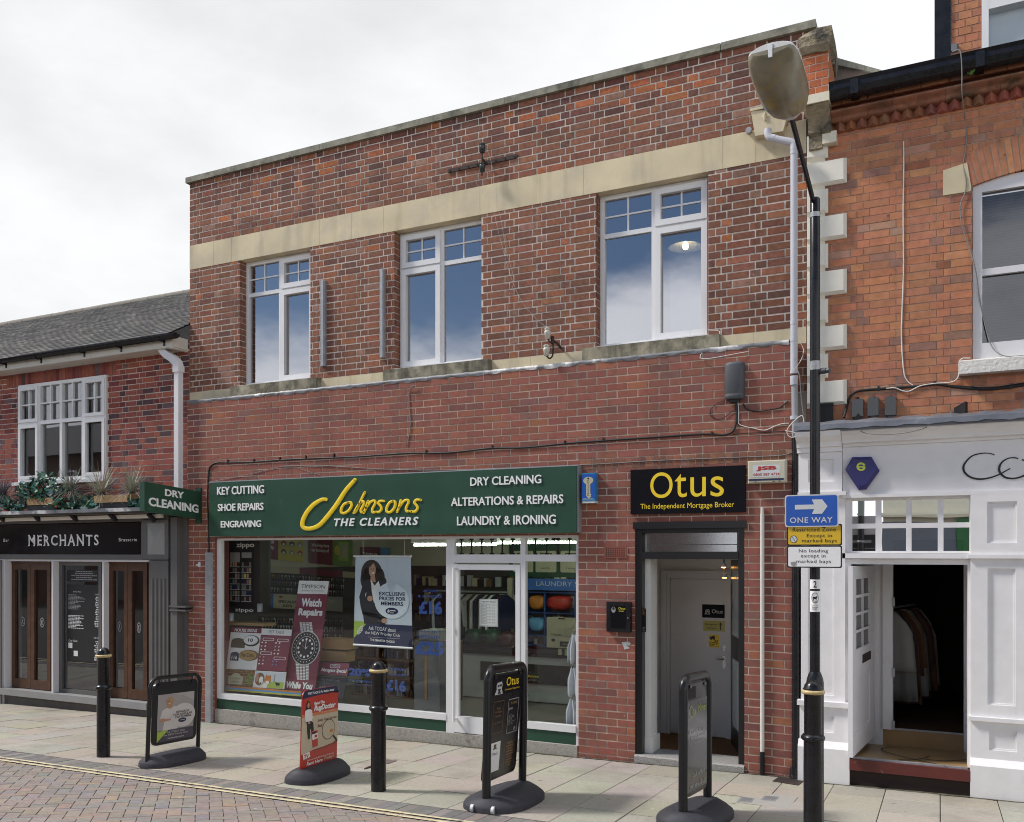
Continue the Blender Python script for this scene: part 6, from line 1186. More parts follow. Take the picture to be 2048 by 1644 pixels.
while z < RW[3] - .05: mb.box(a + .08, b - .08, y1 + .05, y1 + .062, z, z + .012); z += .026
mb.build('venetian_blind', flat('blind', (.06, .06, .065), .6), sw)
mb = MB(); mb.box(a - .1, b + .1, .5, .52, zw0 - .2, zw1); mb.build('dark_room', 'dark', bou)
mb = MB(); a_ = sx(1918, -.1); mb.prism([(a_, -.12, zy(1920, 748, -.12)), (a_, -.12, zy(1920, 723, -.12)), (a_, YRW + .03, RW[2] + .012), (a_, YRW + .03, zy(1920, 748, -.12))], (RW[1] + .1 - a_, 0, 0)); mb.build('stone_sill', mat('sill_white', (.72, .70, .66), .7, var=.05, vs=4, bump=.8, bs=35, stain=((.4, .38, .34), 7, .64, .9), dist=.01), bou, bevel=.012)

# --- white timber shopfront
YP, YD = -.20, -.13
ws = lambda x, Y=YP: sx(x, Y)
wz = lambda x, y, Y=YP: zy(x, y, Y)
def panelled(mb, s0, s1, z0, z1, Y, holes, t=.3, dep=.022):
    for a, b, c, d in rects_minus((s0, s1, z0, z1), holes): mb.box(a, b, Y, Y + t, c, d)
    for a, b, c, d in holes: mb.face([(a, Y + dep, c), (b, Y + dep, c), (b, Y + dep, d), (a, Y + dep, d)]); k = .014; mb.box(a, b, Y + dep - .008, Y + dep, d - k, d); mb.box(a, b, Y + dep - .008, Y + dep, c, c + k); mb.box(a, a + k, Y + dep - .0079, Y + dep, c, d); mb.box(b - k, b, Y + dep - .0079, Y + dep, c, d)
zc1 = wz(1640, 868, -.3); zcap = wz(1640, 905)
pL0, pL1 = ws(1597), ws(1684); pR0, pR1 = ws(1941), 1.25; E0 = 2.6
flat('wp2', (.80, .785, .795), .45, stain=((.60, .58, .575), 2.6, .60, 1.0), bump=.12, bs=26, streak=((.5, .48, .46), 1.5, .62, .9, .4), spots=[((.45, .42, .4), 4, .02)])
def R4(xl, xr, xm, yt, yb_, Y=YP): return (ws(xl, Y), ws(xr, Y), wz(xm, yb_, Y), wz(xm, yt, Y))
mb = MB(); g0 = -.3
panelled(mb, pL0, pL1, wz(1640, 988), zcap, YP, [R4(1616, 1668, 1640, 919, 964)]); panelled(mb, pL0 + .02, ws(1690) , wz(1640, 1402), wz(1640, 988) - .002, YP + .02, [R4(1616, 1668, 1640, 1010, 1390, YP + .02)]); panelled(mb, pL0 + .01, ws(1697), wz(1640, 1484), wz(1640, 1404), YP + .0, [R4(1612, 1668, 1640, 1430, 1464)])
mb.prism([(pL0, YP - .055, g0), (pL0, YP - .055, wz(1640, 1496, YP - .05)), (pL0, YP, wz(1640, 1481)), (pL0, .1, wz(1640, 1481)), (pL0, .1, g0)], (ws(1699, YP - .05) - pL0, 0, 0)); mb.box(pL0 - .01, ws(1700), YP - .035, .1, wz(1640, 1412), wz(1640, 1402)); mb.box(pL0 - .005, ws(1692), YP - .025, .1, wz(1640, 992), wz(1640, 984))
mb.build('pilaster', 'wp2', bou, bevel=.004)
mb = MB(); r4 = lambda xl, xr, yt, yb_: R4(xl, xr, 2003, yt, yb_, YP + .0)
panelled(mb, pR0, pR1, wz(2003, 1436), wz(2003, 988), YP, [r4(1974, 2034, 1003, 1086), r4(1975, 2031, 1137, 1411)]); panelled(mb, pR0 + .0, pR1, wz(2003, 1522), wz(2003, 1444), YP, [r4(1978, 2034, 1461, 1502)]); mb.box(pR0 - .012, pR1 + .02, YP - .035, .1, wz(2003, 1444), wz(2003, 1436)); mb.box(ws(1936), pR1 + .02, YP - .03, .1, wz(2003, 1117), wz(2003, 1109))
mb.prism([(pR0 - .004, YP - .06, g0), (pR0 - .004, YP - .06, wz(2003, 1536, YP - .06)), (pR0 - .004, YP, wz(2003, 1520)), (pR0 - .004, .1, wz(2003, 1520)), (pR0 - .004, .1, g0)], (pR1 - pR0, 0, 0)); mb.build('pilaster', 'wp2', bou, bevel=.004)
# fascia and cornice
mb = MB(); zf1, zf0 = wz(1850, 886), wz(1850, 984.5); mb.box(pL1 + .002, E0, YP + .03, .0, zf0, zf1); mb.box(pL1 + .002, E0, YP - .0, .0, wz(1850, 992), zf0 - .002); fa = mb.build('fascia', 'wp2', bou, bevel=.003)
def cornice(mb, s0, s1, prof): mb.prism([(s0, y, z) for y, z in prof], (s1 - s0, 0, 0))
zt = wz(1850, 866, -.34); mb = MB(); base = [(.0, zf1 + .001), (YP + .015, zf1 + .001), (YP + .01, zf1 + .03), (YP - .03, zf1 + .035), (YP - .035, zf1 + .06), (YP - .07, zf1 + .10), (YP - .12, zf1 + .125), (YP - .135, zf1 + .16), (.0, zf1 + .16)]
cornice(mb, pL1 + .003, E0, base); mb.build('cornice', 'wp2', bou, bevel=.003)
zk = zcap; mb = MB(); cornice(mb, pL0 - .012, pL1 + .0, [(.0, zk + .001), (YP - .02, zk + .001), (YP - .02, zk + .045), (YP - .045, zk + .05), (YP - .05, zk + .09), (YP - .085, zk + .11), (YP - .14, zk + .14), (YP - .155, zk + .185), (.0, zk + .185)]); mb.build('pilaster_cap', 'wp2', bou, bevel=.003)
mb = MB(); zL = max(zf1 + .165, zk + .19); n = 60; rows = [[], [], [], []]
for i in range(n + 1):
    s = pL0 - .02 + (E0 - pL0) * i / n; wv = .006 * sin(i * 1.3) + .004 * sin(i * 3.1); rows[0].append((s, -.0, zL + .10 + wv)); rows[1].append((s, YP - .08, zL + .075 + wv)); rows[2].append((s, YP - .165, zL + .035)); rows[3].append((s, YP - .172, zL - .012 + wv))
mb.grid(rows[::-1], 0, False); mb.box(pL0, E0, YP - .15, .0, zL - .03, zL + .02); mb.build('lead_capping', 'lead_dark', bou)
mb = MB(); S_ = Panel((pL1, YP + .028, zf1), (E0, YP + .028, zf1), (E0, YP + .028, zf0), (pL1, YP + .028, zf0)); FW, FH = E0 - pL1, zf1 - zf0
def sc(x, y): q = W(1580 + x / 4.376, 680 + y / 4.376, YP + .028); return (q.x - pL1) / FW, (zf1 - q.z) / FH
wd = lambda k: k / 4.376 / 232 / FW
S_.stroke(mb, [sc(*q) for q in ((1790, 1006), (1745, 992), (1680, 992), (1600, 1012), (1545, 1060), (1518, 1110), (1530, 1160), (1580, 1200), (1650, 1217), (1730, 1210), (1820, 1182), (1890, 1145), (1928, 1124))], [wd(x) for x in (4, 4, 5, 6, 7, 9, 9, 8, 8, 7, 6, 5, 5)], .004, 0, FW / FH)
S_.stroke(mb, [sc(*q) for q in ((1998, 1038), (1960, 1030), (1905, 1038), (1855, 1070), (1832, 1115), (1838, 1160), (1880, 1200), (1940, 1212), (2000, 1205), (2060, 1180), (2110, 1140), (2090, 1070), (2030, 1048))], [wd(x) for x in (5, 5, 5, 7, 9, 9, 8, 7, 7, 8, 8, 7, 6)], .0045, 0, FW / FH)
t = mb.build('script_lettering', 'p_black', loc=S_.P(.3, 1)); tag(t, 'thin black handwritten script on the white boutique fascia', 'sign')
# fanlight of eight panes over the doorway
dl, dR = ws(1702, YD), ws(1935, YD); zfb, zft = wz(1820, 1106, YD), wz(1820, 994, YD); mb = MB(); hs = []
for xl, xr in ((1704, 1751), (1762.5, 1812), (1823, 1875.5), (1887, 1939)):
    for yt, yb_ in ((999, 1046), (1056, 1102)): hs.append(R4(xl, xr, 1820, yt, yb_, YD))
for a, b, c, d in rects_minus((ws(1690, YD), ws(1946, YD), zfb - .0, wz(1850, 992)), hs): mb.box(a, b, YD, YD + .05, c, d)
fl_ = mb.build('fanlight', 'wp2', bou, bevel=.006)
for a, b, c, d in hs: q = MB(); q.face([(a, YD + .025, c), (b, YD + .025, c), (b, YD + .025, d), (a, YD + .025, d)]); q.build('pane', 'glass_mirror', fl_)
mb = MB(); mb.box(ws(1684), ws(1941), YD - .05, YD + .05, wz(1820, 1117, YD), zfb - .002); mb.box(ws(1690, YD), dl, YD, .1, .0, wz(1820, 1118, YD)); mb.box(dR, ws(1946, YD), YD, .1, .0, wz(1820, 1118, YD)); zdt = wz(1820, 1129, YD); mb.box(dl, dR, YD, .1, zdt, wz(1820, 1118, YD)); mb.build('door_surround', 'wp2', bou, bevel=.004)
# porch: step, floor, side wall, inner doorway, shop within
zst2 = wz(1820, 1529, -.24); mb = MB(); a, b = ws(1699, -.25), ws(1941, -.25); mb.box(a, b, -.26, -.05, zst2 - .10, zst2); mb.box(a, b, -.215, -.05, -.3, zst2 - .10, 1); mb.build('doorstep', ['maroon', flat('riser', (.028, .016, .014), .8)], bou, bevel=.012)
fy = lambda y: zst2 + .01 - .057 * (y + .2); PYB = .78
mb = MB(); mb.face([(dl - .3, -.2, fy(-.2)), (dR + .05, -.2, fy(-.2)), (dR + .05, PYB, fy(PYB)), (dl - .3, PYB, fy(PYB))]); zi = fy(PYB) + .17; mb.face([(dl - .3, PYB, fy(PYB)), (dR + .05, PYB, fy(PYB)), (dR + .05, PYB, zi), (dl - .3, PYB, zi)])
mb.face([(dl - .3, PYB, zi), (dR + .4, PYB, zi), (dR + .4, 5, zi - .2), (dl - .6, 5, zi - .2)], 1); mb.box(dl - .3, dR + .05, PYB - .012, PYB, zi - .006, zi + .012, 2); mb.box(dl + .02, dR, -.225, -.2, zst2 - .002, zst2 + .018, 2)
mb.build('porch_floor', ['tile_tan', flat('bare_floor', (.10, .055, .025), .6), 'galv'], bou)
mb = MB(); E1 = onG(1764, 1500, .2); ix0, ix1 = sx(1766, PYB), sx(1786, PYB)
PS = Panel((dl, -.1, fy(-.1)), (dR, -.1, fy(-.1)), (dR, PYB, fy(PYB)), (dl, PYB, fy(PYB)))
mb2 = MB()
def fp(x, y):
    d = ray(1560 + x / 4.07, 1240 + y / 4.07); t_ = (zst2 + .012 - .057 * (-D + .2) - CZ) / (d.z + .057 * d.y); q = O + d * t_; return q + V((0, 0, .004))
def ribbon(pts, w_):
    q = smooth([fp(*p_) for p_ in pts], 6)
    for i in range(len(q) - 1):
        d = (q[i + 1] - q[i]); n_ = V((-d.y, d.x, 0)).normalized() * w_; mb2.face([q[i] - n_, q[i + 1] - n_, q[i + 1] + n_, q[i] + n_])
ribbon(((1000, 1050), (900, 1040), (830, 1048), (850, 1072), (960, 1105), (1100, 1138), (1250, 1170), (1350, 1190)), .009); ribbon(((960, 1140), (1080, 1140), (1180, 1125), (1215, 1108)), .009); ribbon(((1180, 1138), (1350, 1148), (1500, 1140), (1530, 1133)), .009)
tag(mb2.build('floor_script', 'p_black', bou))
mb = MB(); zin = fy(PYB); mb.box(ix0 - .5, ix0, PYB - .02, PYB + .1, zin, 2.45); mb.box(ix0, ix1, PYB - .06, PYB + .1, zi, 2.35); mb.box(ix0 - .5, dR + .3, PYB - .03, PYB + .1, 2.35, 2.6); mb.box(dR - .01, dR + .3, PYB - .03, PYB + .1, zin, 2.35); mb.build('inner_frame', 'white_paint', bou, bevel=.004)
mb = MB(); mb.face([(dl - .28, -.1, 0), (dl - .28, PYB, 0), (dl - .28, PYB, 2.6), (dl - .28, -.1, 2.6)]); mb.face([(dl - .3, -.1, 2.45), (dR + .1, -.1, 2.45), (dR + .1, PYB, 2.45), (dl - .3, PYB, 2.45)]); mb.face([(dR + .04, -.1, 0), (dR + .04, PYB, 0), (dR + .04, PYB, 2.6), (dR + .04, -.1, 2.6)]); mb.build('porch_wall', 'white_wall', bou)
for z in (wz(1788, 1200, PYB), wz(1788, 1341, PYB), wz(1788, 1445, PYB)): q = MB(); q.box(ix1 - .005, ix1 + .02, PYB - .075, PYB - .06, z - .06, z + .03); q.build('hinge', 'galv', bou)
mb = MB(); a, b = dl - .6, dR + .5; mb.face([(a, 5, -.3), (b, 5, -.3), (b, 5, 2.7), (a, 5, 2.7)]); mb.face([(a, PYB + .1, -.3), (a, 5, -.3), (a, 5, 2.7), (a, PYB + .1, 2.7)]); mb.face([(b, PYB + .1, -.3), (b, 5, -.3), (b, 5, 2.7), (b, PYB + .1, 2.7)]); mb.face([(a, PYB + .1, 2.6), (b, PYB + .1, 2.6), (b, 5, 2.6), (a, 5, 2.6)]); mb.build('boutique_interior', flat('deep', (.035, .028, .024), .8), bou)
mb = MB(); q_ = sx(1790, 2.2); r = random.Random(60)
rail = thing('garment_rail', 'rail of pale and rust coloured clothes just inside the boutique doorway', 'clothes rail', (sx(1815, 1.7), 1.7, zi - .1)); g0_ = W(1797, 1235, 1.2); zr_ = g0_.z
mb.tube([(g0_.x - .1, 1.15, zr_ + .1), (g0_.x + .12, 2.7, zr_ + .06)], .013, 8); mb.tube([(g0_.x - .1, 1.2, zi - .1), (g0_.x - .1, 1.2, zr_ + .1)], .012, 8); mb.build('bar', 'galv', rail)
for i in range(13):
    f = i / 12; c = V((g0_.x - .1 + .22 * f, 1.2 + 1.4 * f, zr_ + .1 - .04 * f)); w_ = .21; h = (.62, .95, .9, 1.0, .7)[i % 5]; lx = .03; q = MB(); rows = []
    for k in range(7):
        v = k / 6; ww = w_ * (.35 + .65 * min(1, v * 4)) * (1 + .15 * v); rows.append([(c.x + (g_ / 12 - .5) * 2 * ww + .03 * v, c.y + .022 * sin(g_ * 1.7 + i) * v + r.uniform(-.004, .004), c.z - .05 - h * v - .02 * (1 - abs(g_ / 6 - 1)) * -1 * (k == 0)) for g_ in range(13)])
    q.grid(rows); o = q.build('garment', (flat('dim_white', (.34, .34, .33), .8) if 'dim_white' not in M else 'dim_white', 'chalk', 'p_hair', flat('rose', (.11, .06, .05), .8) if 'rose' not in M else 'rose', flat('rust_cloth', (.10, .04, .02), .8) if 'rust_cloth' not in M else 'rust_cloth', 'p_brown')[i % 6], rail); o.modifiers.new('thick', 'SOLIDIFY').thickness = .012
# white half-glazed door, folded into the porch
f0, f1 = fp(592, 1136), fp(768, 1010); dd = V((f1.x - f0.x, f1.y - f0.y, 0)); DLn = dd.length; dd.normalize(); nn = V((dd.y, -dd.x, 0)); zb_ = f0.z + .012; zt2 = zdt - .02
def lf(mb, u0, u1, z0, z1, w0=0, t=.04, mi=0): q = [f0 + dd * u0 - nn * t, f0 + dd * u1 - nn * t, f0 + dd * u1 + nn * w0, f0 + dd * u0 + nn * w0]; mb.hexa([(p_.x, p_.y, z0) for p_ in q], [(p_.x, p_.y, z1) for p_ in q], mi)
u = DLn; zg0 = zb_ + .98; zg1 = zt2 - .12; hs = []
mb = MB(); lf(mb, 0, .09 * u / .6, zb_, zt2); lf(mb, u - .13 * u / .6, u, zb_, zt2); st0, st1 = .09 * u / .6, u - .13 * u / .6
lf(mb, st0, st1, zb_, zb_ + .2); lf(mb, st0, st1, zb_ + .72, zg0); lf(mb, st0, st1, zg1, zt2); lf(mb, st0, st1, zb_ + .2, zb_ + .72, -.012); mid = (st0 + st1) / 2; lf(mb, mid - .012, mid + .012, zg0, zg1)
for k in (1, 2, 3): z = zg0 + (zg1 - zg0) * k / 4; lf(mb, st0, st1, z - .013, z + .013, -.001)
wd_ = mb.build('boutique_door', 'white_paint', bou, bevel=.004); mb = MB(); lf(mb, st0, st1, zg0, zg1, -.018, .022); mb.build('door_pane', flat('dark_pane', (.03, .03, .032), .08), wd_); mb = MB(); lf(mb, u * .42, u * .80, zb_ + .82, zb_ + .90, .006); mb.build('letter_plate', 'rust', wd_, bevel=.003)
# umbrellas in a stand
c = fp(805, 1000); c = V((c.x - .01, c.y - .02, fy(c.y - .02))); us = thing('umbrella_stand', 'slim stand in the boutique porch corner holding dark umbrellas', 'umbrella stand', c); mb = MB()
for z in (.02, .2, .55): mb.tube([c + V((.075 * cos(t_ * pi / 8), .075 * sin(t_ * pi / 8), z)) for t_ in range(17)], .006, 6)
for t_ in range(4): p_ = V((.075 * cos(t_ * pi / 2), .075 * sin(t_ * pi / 2), 0)); mb.tube([c + p_, c + p_ + V((0, 0, .55))], .006, 6)
mb.build('wire_stand', 'rust', us)
for k, (x, y) in enumerate(((-.03, -.02), (.035, -.01), (.0, .035))):
    p0 = c + V((x, y, .01)); h = .74 + .04 * k; uo = thing('folded_umbrella', ('folded black umbrella nearest the boutique door', 'folded black umbrella nearest the inner doorway', 'folded black umbrella at the back of the stand')[k], 'umbrella', p0, 'umbrellas in the stand'); mb = MB(); mb.tube([p0, p0 + V((0, 0, .08)), p0 + V((0, 0, .5)), p0 + V((0, 0, .56))], [.006, .02, .032, .008], 10); mb.build('canopy', 'black_matt', uo); mb = MB(); mb.tube(smooth([p0 + V((0, 0, .55)), p0 + V((0, 0, h)), p0 + V((-.02, 0, h + .035)), p0 + V((-.05, 0, h + .02)), p0 + V((-.055, 0, h - .03))], 5), .006, 8); mb.build('crook_handle', 'black_gloss', uo)
# weed growing out of the moulding
c = W(1942, 150, -.19); th = MB(); r = random.Random(70)
for i in range(22):
    az = r.uniform(0, 2 * pi); le = r.uniform(.1, 1.0); l = r.uniform(.04, .15); d = V((cos(az) * sin(le), -abs(sin(az) * sin(le)) * .6, cos(le))); b = d.cross(V((0, -1, 0))).normalized(); col = tuple(x * r.uniform(.7, 1.4) for x in (.08, .20, .03)); q = [c + d * (l * f) + b * (l * w_) + V((0, -.02 * f, 0)) for f, w_ in ((0, -.02), (.35, -.06), (.7, -.045), (1, 0), (.7, .045), (.35, .06), (0, .02))]; th.face(q, 0, col)
tag(th.build('weed', 'leaf', loc=c), 'small bright green weed sprouting from the moulding below the gutter', 'plant')
# ------------------------------------------------------------------ things fixed to the walls
def cable(name, label, pts, r_, key, Y=YL - .012, n=6, clips=(), group='cables on the house fronts', loops=False):
    P_ = [W(x, y, (rest_[0] if rest_ else Y)) for x, y, *rest_ in pts]; t = MB(); t.tube(smooth(P_, 5), r_, n)
    if clips:
        for x, y in clips: c = W(x, y, Y); t.box(c.x - .008, c.x + .008, Y - .012, Y + .01, c.z - r_ - .004, c.z + r_ + .014)
    return tag(t.build(name, key, loc=P_[0]), label, 'cable', group)
q4 = lambda x, y: (1390 + x / 8.222, 700 + y / 8.222)
cable('wall_cable', 'thick black cable sagging across the newer brickwork above the long green sign', [(416, 965), (418, 940), (424, 930), (436, 925), (455, 925), (500, 924), (560, 920), (620, 917), (700, 914), (760, 910), (820, 906), (865, 906), (900, 905), (940, 901), (985, 896), (1050, 895), (1130, 887), (1210, 881), (1300, 875), (1390, 869), (1425, 868.5), (1445, 870), (1460, 866), (1469, 857), (1473, 840), (1473, 815), (1470, 795)], .011, 'cable_black', clips=[(456, 923), (508, 922), (560, 918), (612, 915), (668, 911), (853, 904), (985, 895), (1130, 886), (1207, 880), (1424, 868)])
cable('wall_cable', 'black cable dropping down the brickwork at the left end of the long green sign', [(416, 963), (415, 1000), (417, 1050), (418, 1106)], .008, 'cable_black')
cable('wall_cable', 'thin dark wire running flat along the bricks just above the black sign', [(560, 933), (640, 931), (760, 938), (900, 940), (1160, 930), (1300, 922), (1420, 917), (1540, 912), (1575, 908), (1592, 898), (1597, 885, -.2), (1590, 872, -.2)], .005, 'cable_grey')
cable('wall_cable', 'thin dark wire rising to a point above the left part of the long green sign', [(420, 964), (500, 948), (575, 931), (600, 938), (640, 950)], .003, 'cable_grey')
cable('wall_cable', 'short grey cable dropping from the lead flashing below the middle upper window', [(829, 771, -.14), (822, 775, -.14), (818.5, 785), (819, 820), (821, 850), (814, 893)], .006, 'cable_grey')
cable('wall_cable', 'black looped cable hanging left of the large grey cable box', [q4(*p_) for p_ in ((500, 820), (380, 870), (280, 950), (250, 1030), (280, 1100), (380, 1140), (480, 1110), (600, 1010), (670, 960))], .0035, 'cable_black')
cable('wall_cable', 'black cable curving right from the large grey cable box to the downpipe', [q4(*p_) for p_ in ((790, 880), (830, 950), (920, 1000), (1050, 1008), (1200, 985), (1370, 955), (1450, 900), (1530, 840))], .006, 'cable_black')
cable('wall_cable', 'thin black cable clipped level below the large grey cable box', [q4(*p_) for p_ in ((620, 1385), (800, 1370), (1000, 1360), (1250, 1348), (1480, 1338))], .004, 'cable_black')
cable('wall_cable', 'white cable dropping from the large grey cable box and swinging to the downpipe', [q4(*p_) for p_ in ((700, 835), (712, 920), (718, 1050), (712, 1160), (735, 1225), (850, 1265), (960, 1285), (1080, 1315), (1180, 1312), (1320, 1250), (1430, 1215), (1545, 1205))], .005, 'cable_white')
cable('wall_cable', 'white cable coiled in loops around the lower downpipe', [(*q4(x, y), -.2) for x, y in ((1480, 1320), (1560, 1340), (1680, 1362), (1740, 1320), (1785, 1200), (1780, 1110), (1745, 1080), (1640, 1160), (1540, 1270), (1515, 1340), (1530, 1400), (1580, 1435), (1650, 1425), (1740, 1385), (1745, 1340))], .005, 'cable_white')
cable('wall_cable', 'white wire trailing along the lead flashing to the top of the grey cable box', [(1416, 660, 0), (1440, 667, -.02), (1400, 716, -.14), (1480, 706, -.14), (1530, 696, -.03), (1558, 690, -.03), (1580, 698, -.06), (1584, 712, -.1)], .004, 'cable_white')
cable('wall_cable', 'grey cable bowing out beside the downpipe below its joint', [(1597, 742, -.2), (1600, 760, -.2), (1603, 800, -.16), (1607, 830, -.16)], .005, 'cable_grey')
cable('wall_cable', 'thin white wire hanging in an arc beside the upper downpipe', [(1600, 684, -.03), (1607, 700, -.05), (1602, 720, -.2), (1588, 740, -.2)], .003, 'cable_white')
b0 = W(1468, 760, -.19); a, b = sx(1447, -.19), sx(1487, -.19); z0, z1 = zy(1467, 797, -.19), zy(1467, 723, -.19)
t = thing('cable_box', 'large dark grey rounded cable box on the brickwork below the right-hand upper window', 'cable box', (b0.x, YL, z0)); rows = []
for z, k in ((z1, .8), (z1 - .012, .97), (z1 - .03, 1), (z0 + .055, 1), (z0 + .05, .97), (z0 + .045, 1), (z0 + .015, 1), (z0, .85)): rows.append([((a + b) / 2 - cos(pi * i / 16) * (b - a) / 2 * k, YL - .005 - .085 * k * sin(pi * i / 16) ** .55, z) for i in range(17)])
mb = MB(); mb.grid(rows[::-1]); mb.face(rows[0]); mb.face(rows[-1][::-1]); mb.build('cover', mat('cover_grey', (.082, .088, .10), .6, var=.08, vs=5, bump=.1), t)
mb = MB(); mb.box(a + .05, b - .05, YL - .05, YL, z0 - .03, z0 + .002); mb.build('gland', 'cable_black', t)
# two battens left of the middle window
for k, (x, yt, yb_) in enumerate(((646.5, 562, 732), (765, 539, 715))):
    c0, c1 = W(x - 4.2, yt, -.03), W(x + 4.2, yb_, -.03); mb = MB(); mb.box(c0.x, c1.x, -.045, -.005, c1.z, c0.z); mb.box(c0.x + .014, c1.x - .014, -.055, -.0449, c1.z, c0.z)
    tag(mb.build('wall_batten', 'galv', loc=(c0.x, 0, c1.z)), ('grey upright metal batten nearer the left-hand upper window', 'grey upright metal batten nearer the middle upper window')[k], 'batten', 'battens between two upper windows')
# insulators
def insulator(c, h, r_, key, name, label, group, dark=False):
    t = thing(name, label, 'insulator', c + V((0, 0, -h / 2)), group); mb = MB(); mb.lathe([(r_ * .3, -h * .5), (r_ * .8, -h * .46), (r_ * .85, -h * .1), (r_, 0), (r_, h * .2), (r_ * .7, h * .24), (r_ * .72, h * .3), (r_ * .95, h * .36), (r_ * .85, h * .47), (r_ * .3, h * .5)], c.x, c.y, 18, z0=c.z); mb.build('body', key, t); return t
ki = W(1095, 667, -.16); i1 = insulator(ki, .125, .037, 'porcelain', 'insulator', 'upper of two white porcelain insulators on an iron hook by the right-hand window sill', 'white insulators'); i2 = insulator(W(1093, 701, -.16), .125, .037, 'porcelain', 'insulator', 'lower of two white porcelain insulators on an iron hook by the right-hand window sill', 'white insulators')
h_ = lambda x, y, Y: W(740 + x / 4.11, 400 + y / 4.11, Y); mb = MB(); mb.tube(smooth([h_(1462, 1135, -.16), h_(1475, 1165, -.15), h_(1500, 1180, -.12), h_(1505, 1220, -.12), h_(1500, 1280, -.14), h_(1475, 1302, -.16), h_(1450, 1280, -.16)], 5), .009, 8); mb.tube([h_(1500, 1120, -.12), h_(1500, 1180, -.12)], .02, 8); mb.tube([h_(1500, 1150, -.12), h_(1540, 1180, -.06), h_(1570, 1215, 0)], [.017, .012, .014], 8)
tag(mb.build('iron_hook', 'rust', loc=h_(1500, 1180, -.12)), 'rusty iron hook bracket holding the two white insulators', 'bracket')
u_ = lambda x, y, Y: W(860 + x / 4.655, 240 + y / 4.655, Y)
for k, (x, y) in enumerate(((486, 262), (487, 440))): insulator(u_(x, y, -.12), .11, .036, flat('dark_porcelain', (.03, .036, .036), .2) if 'dark_porcelain' not in M else 'dark_porcelain', 'insulator', ('upper dark insulator on the iron strap above the stone band', 'lower dark insulator on the iron strap above the stone band')[k], 'dark insulators')
a, b = u_(165, 472, -.02), u_(808, 335, -.02); zm = (a.z + b.z) / 2; br = thing('iron_strap', 'long rusty iron strap bolted to the parapet brickwork with a bracket arm', 'bracket', V((a.x, 0, zm))); mb = MB(); mb.box(a.x, b.x, -.02, -.006, zm - .022, zm + .022); mb.build('strap', 'rust', br)
mb = MB(); 
for k in range(8): x = a.x + .03 + (b.x - a.x - .06) * k / 7; mb.tube([(x, -.028, zm), (x, -.015, zm)], .009, 8)
mb.build('bolts', 'rust', br); mb = MB(); m_ = u_(520, 385, 0); e_ = u_(478, 350, -.12); mb.tube([V((m_.x, -.01, zm)), V((e_.x, -.12, e_.z)), ], .014, 8); mb.tube([u_(486, 300, -.12), u_(486, 400, -.12)], .009, 8); mb.tube([u_(487, 470, -.12), u_(482, 520, -.1)], .008, 8); mb.build('arm', 'rust', br)
cable('hanging_wire', 'thin pale wire looping from the dark insulators down to the white insulators', [(965, 295, -.12), (976, 305, -.06), (985, 335, -.03), (987, 360, -.02), (990, 430, -.02), (1005, 495, -.02), (1024, 560, -.02), (1045, 605, -.02), (1075, 640, -.05), (1094, 655, -.15)], .0011, 'cable_white', group='wires across the upper brickwork')
cable('hanging_wire', 'thin pale wire dropping from the lower dark insulator across the pier', [(962, 330, -.12), (954, 370, -.03), (984, 400, -.02), (1000, 430, -.02), (1012, 500, -.02), (1028, 560, -.02), (1018, 590, -.02), (1014, 640, -.02)], .0011, 'cable_white', group='wires across the upper brickwork')
# key box
def wall_box(name, label, cat, xl, xr, yt, yb_, Yb, dep, key, bevel=.008, taper=1.):
    Yf = Yb - dep; a, b, z1, z0 = sx(xl, Yf), sx(xr, Yf), zy((xl + xr) / 2, yt, Yf), zy((xl + xr) / 2, yb_, Yf); t = thing(name, label, cat, ((a + b) / 2, Yb, z0)); mb = MB(); k = (1 - taper) / 2; dx, dz_ = (b - a) * k, (z1 - z0) * k
    q = [(a, z0), (b, z0), (b, z1), (a, z1)]; f = [(a + dx, z0 + dz_), (b - dx, z0 + dz_), (b - dx, z1 - dz_), (a + dx, z1 - dz_)]
    B_ = [(x, Yb, z) for x, z in q]; Mi = [(x, Yf + dep * .35, z) for x, z in q]; T_ = [(x, Yf, z) for x, z in f]; mb.face(B_[::-1]); mb.face(T_)
    for i in range(4): mb.face([B_[i], B_[(i + 1) % 4], Mi[(i + 1) % 4], Mi[i]]); mb.face([Mi[i], Mi[(i + 1) % 4], T_[(i + 1) % 4], T_[i]])
    mb.build('cover', key, t, bevel=bevel); return t, Panel((f[3][0], Yf, f[3][1]), (f[2][0], Yf, f[2][1]), (f[1][0], Yf, f[1][1]), (f[0][0], Yf, f[0][1]))
flat('key_blue', (.03, .23, .46), .4, stain=((.10, .25, .40), 6, .58, .9))
t, p = wall_box('alarm_box', 'light blue upright alarm box with a big key picture right of the long green sign', 'alarm box', 1163.5, 1190, 946, 1002, YL, .10, 'key_blue', .006)
mb = MB(); p.rect(mb, .02, .04, .98, .93, .001, 2); p.ell(mb, .5, .27, .38, .135, .003, 0); p.poly(mb, [(.34, .36), (.66, .36), (.66, .74), (.74, .78), (.66, .82), (.74, .85), (.55, .90), (.42, .87), (.34, .8)], .0032, 0)
p.ell(mb, .5, .19, .07, .03, .005, 1)
for i, ch in enumerate('KEYMASTER'): p.text(mb, ch, .44, .25 + i * .065, .57, .293 + i * .065, w=.005, mi=1)
p.text(mb, '0800 000000'.replace('000000', '567800') if False else 'SECURITY', .08, .905, .92, .945, w=.003, mi=0, bold=.03)
mb.build('key_picture', ['p_cream', 'p_black', 'blue_sign'], t); mb = MB(); p.board(mb, .1, -.004, .02, 1.0, 1.0, 1.07); mb.build('base', 'sign_grey', t, bevel=.004)
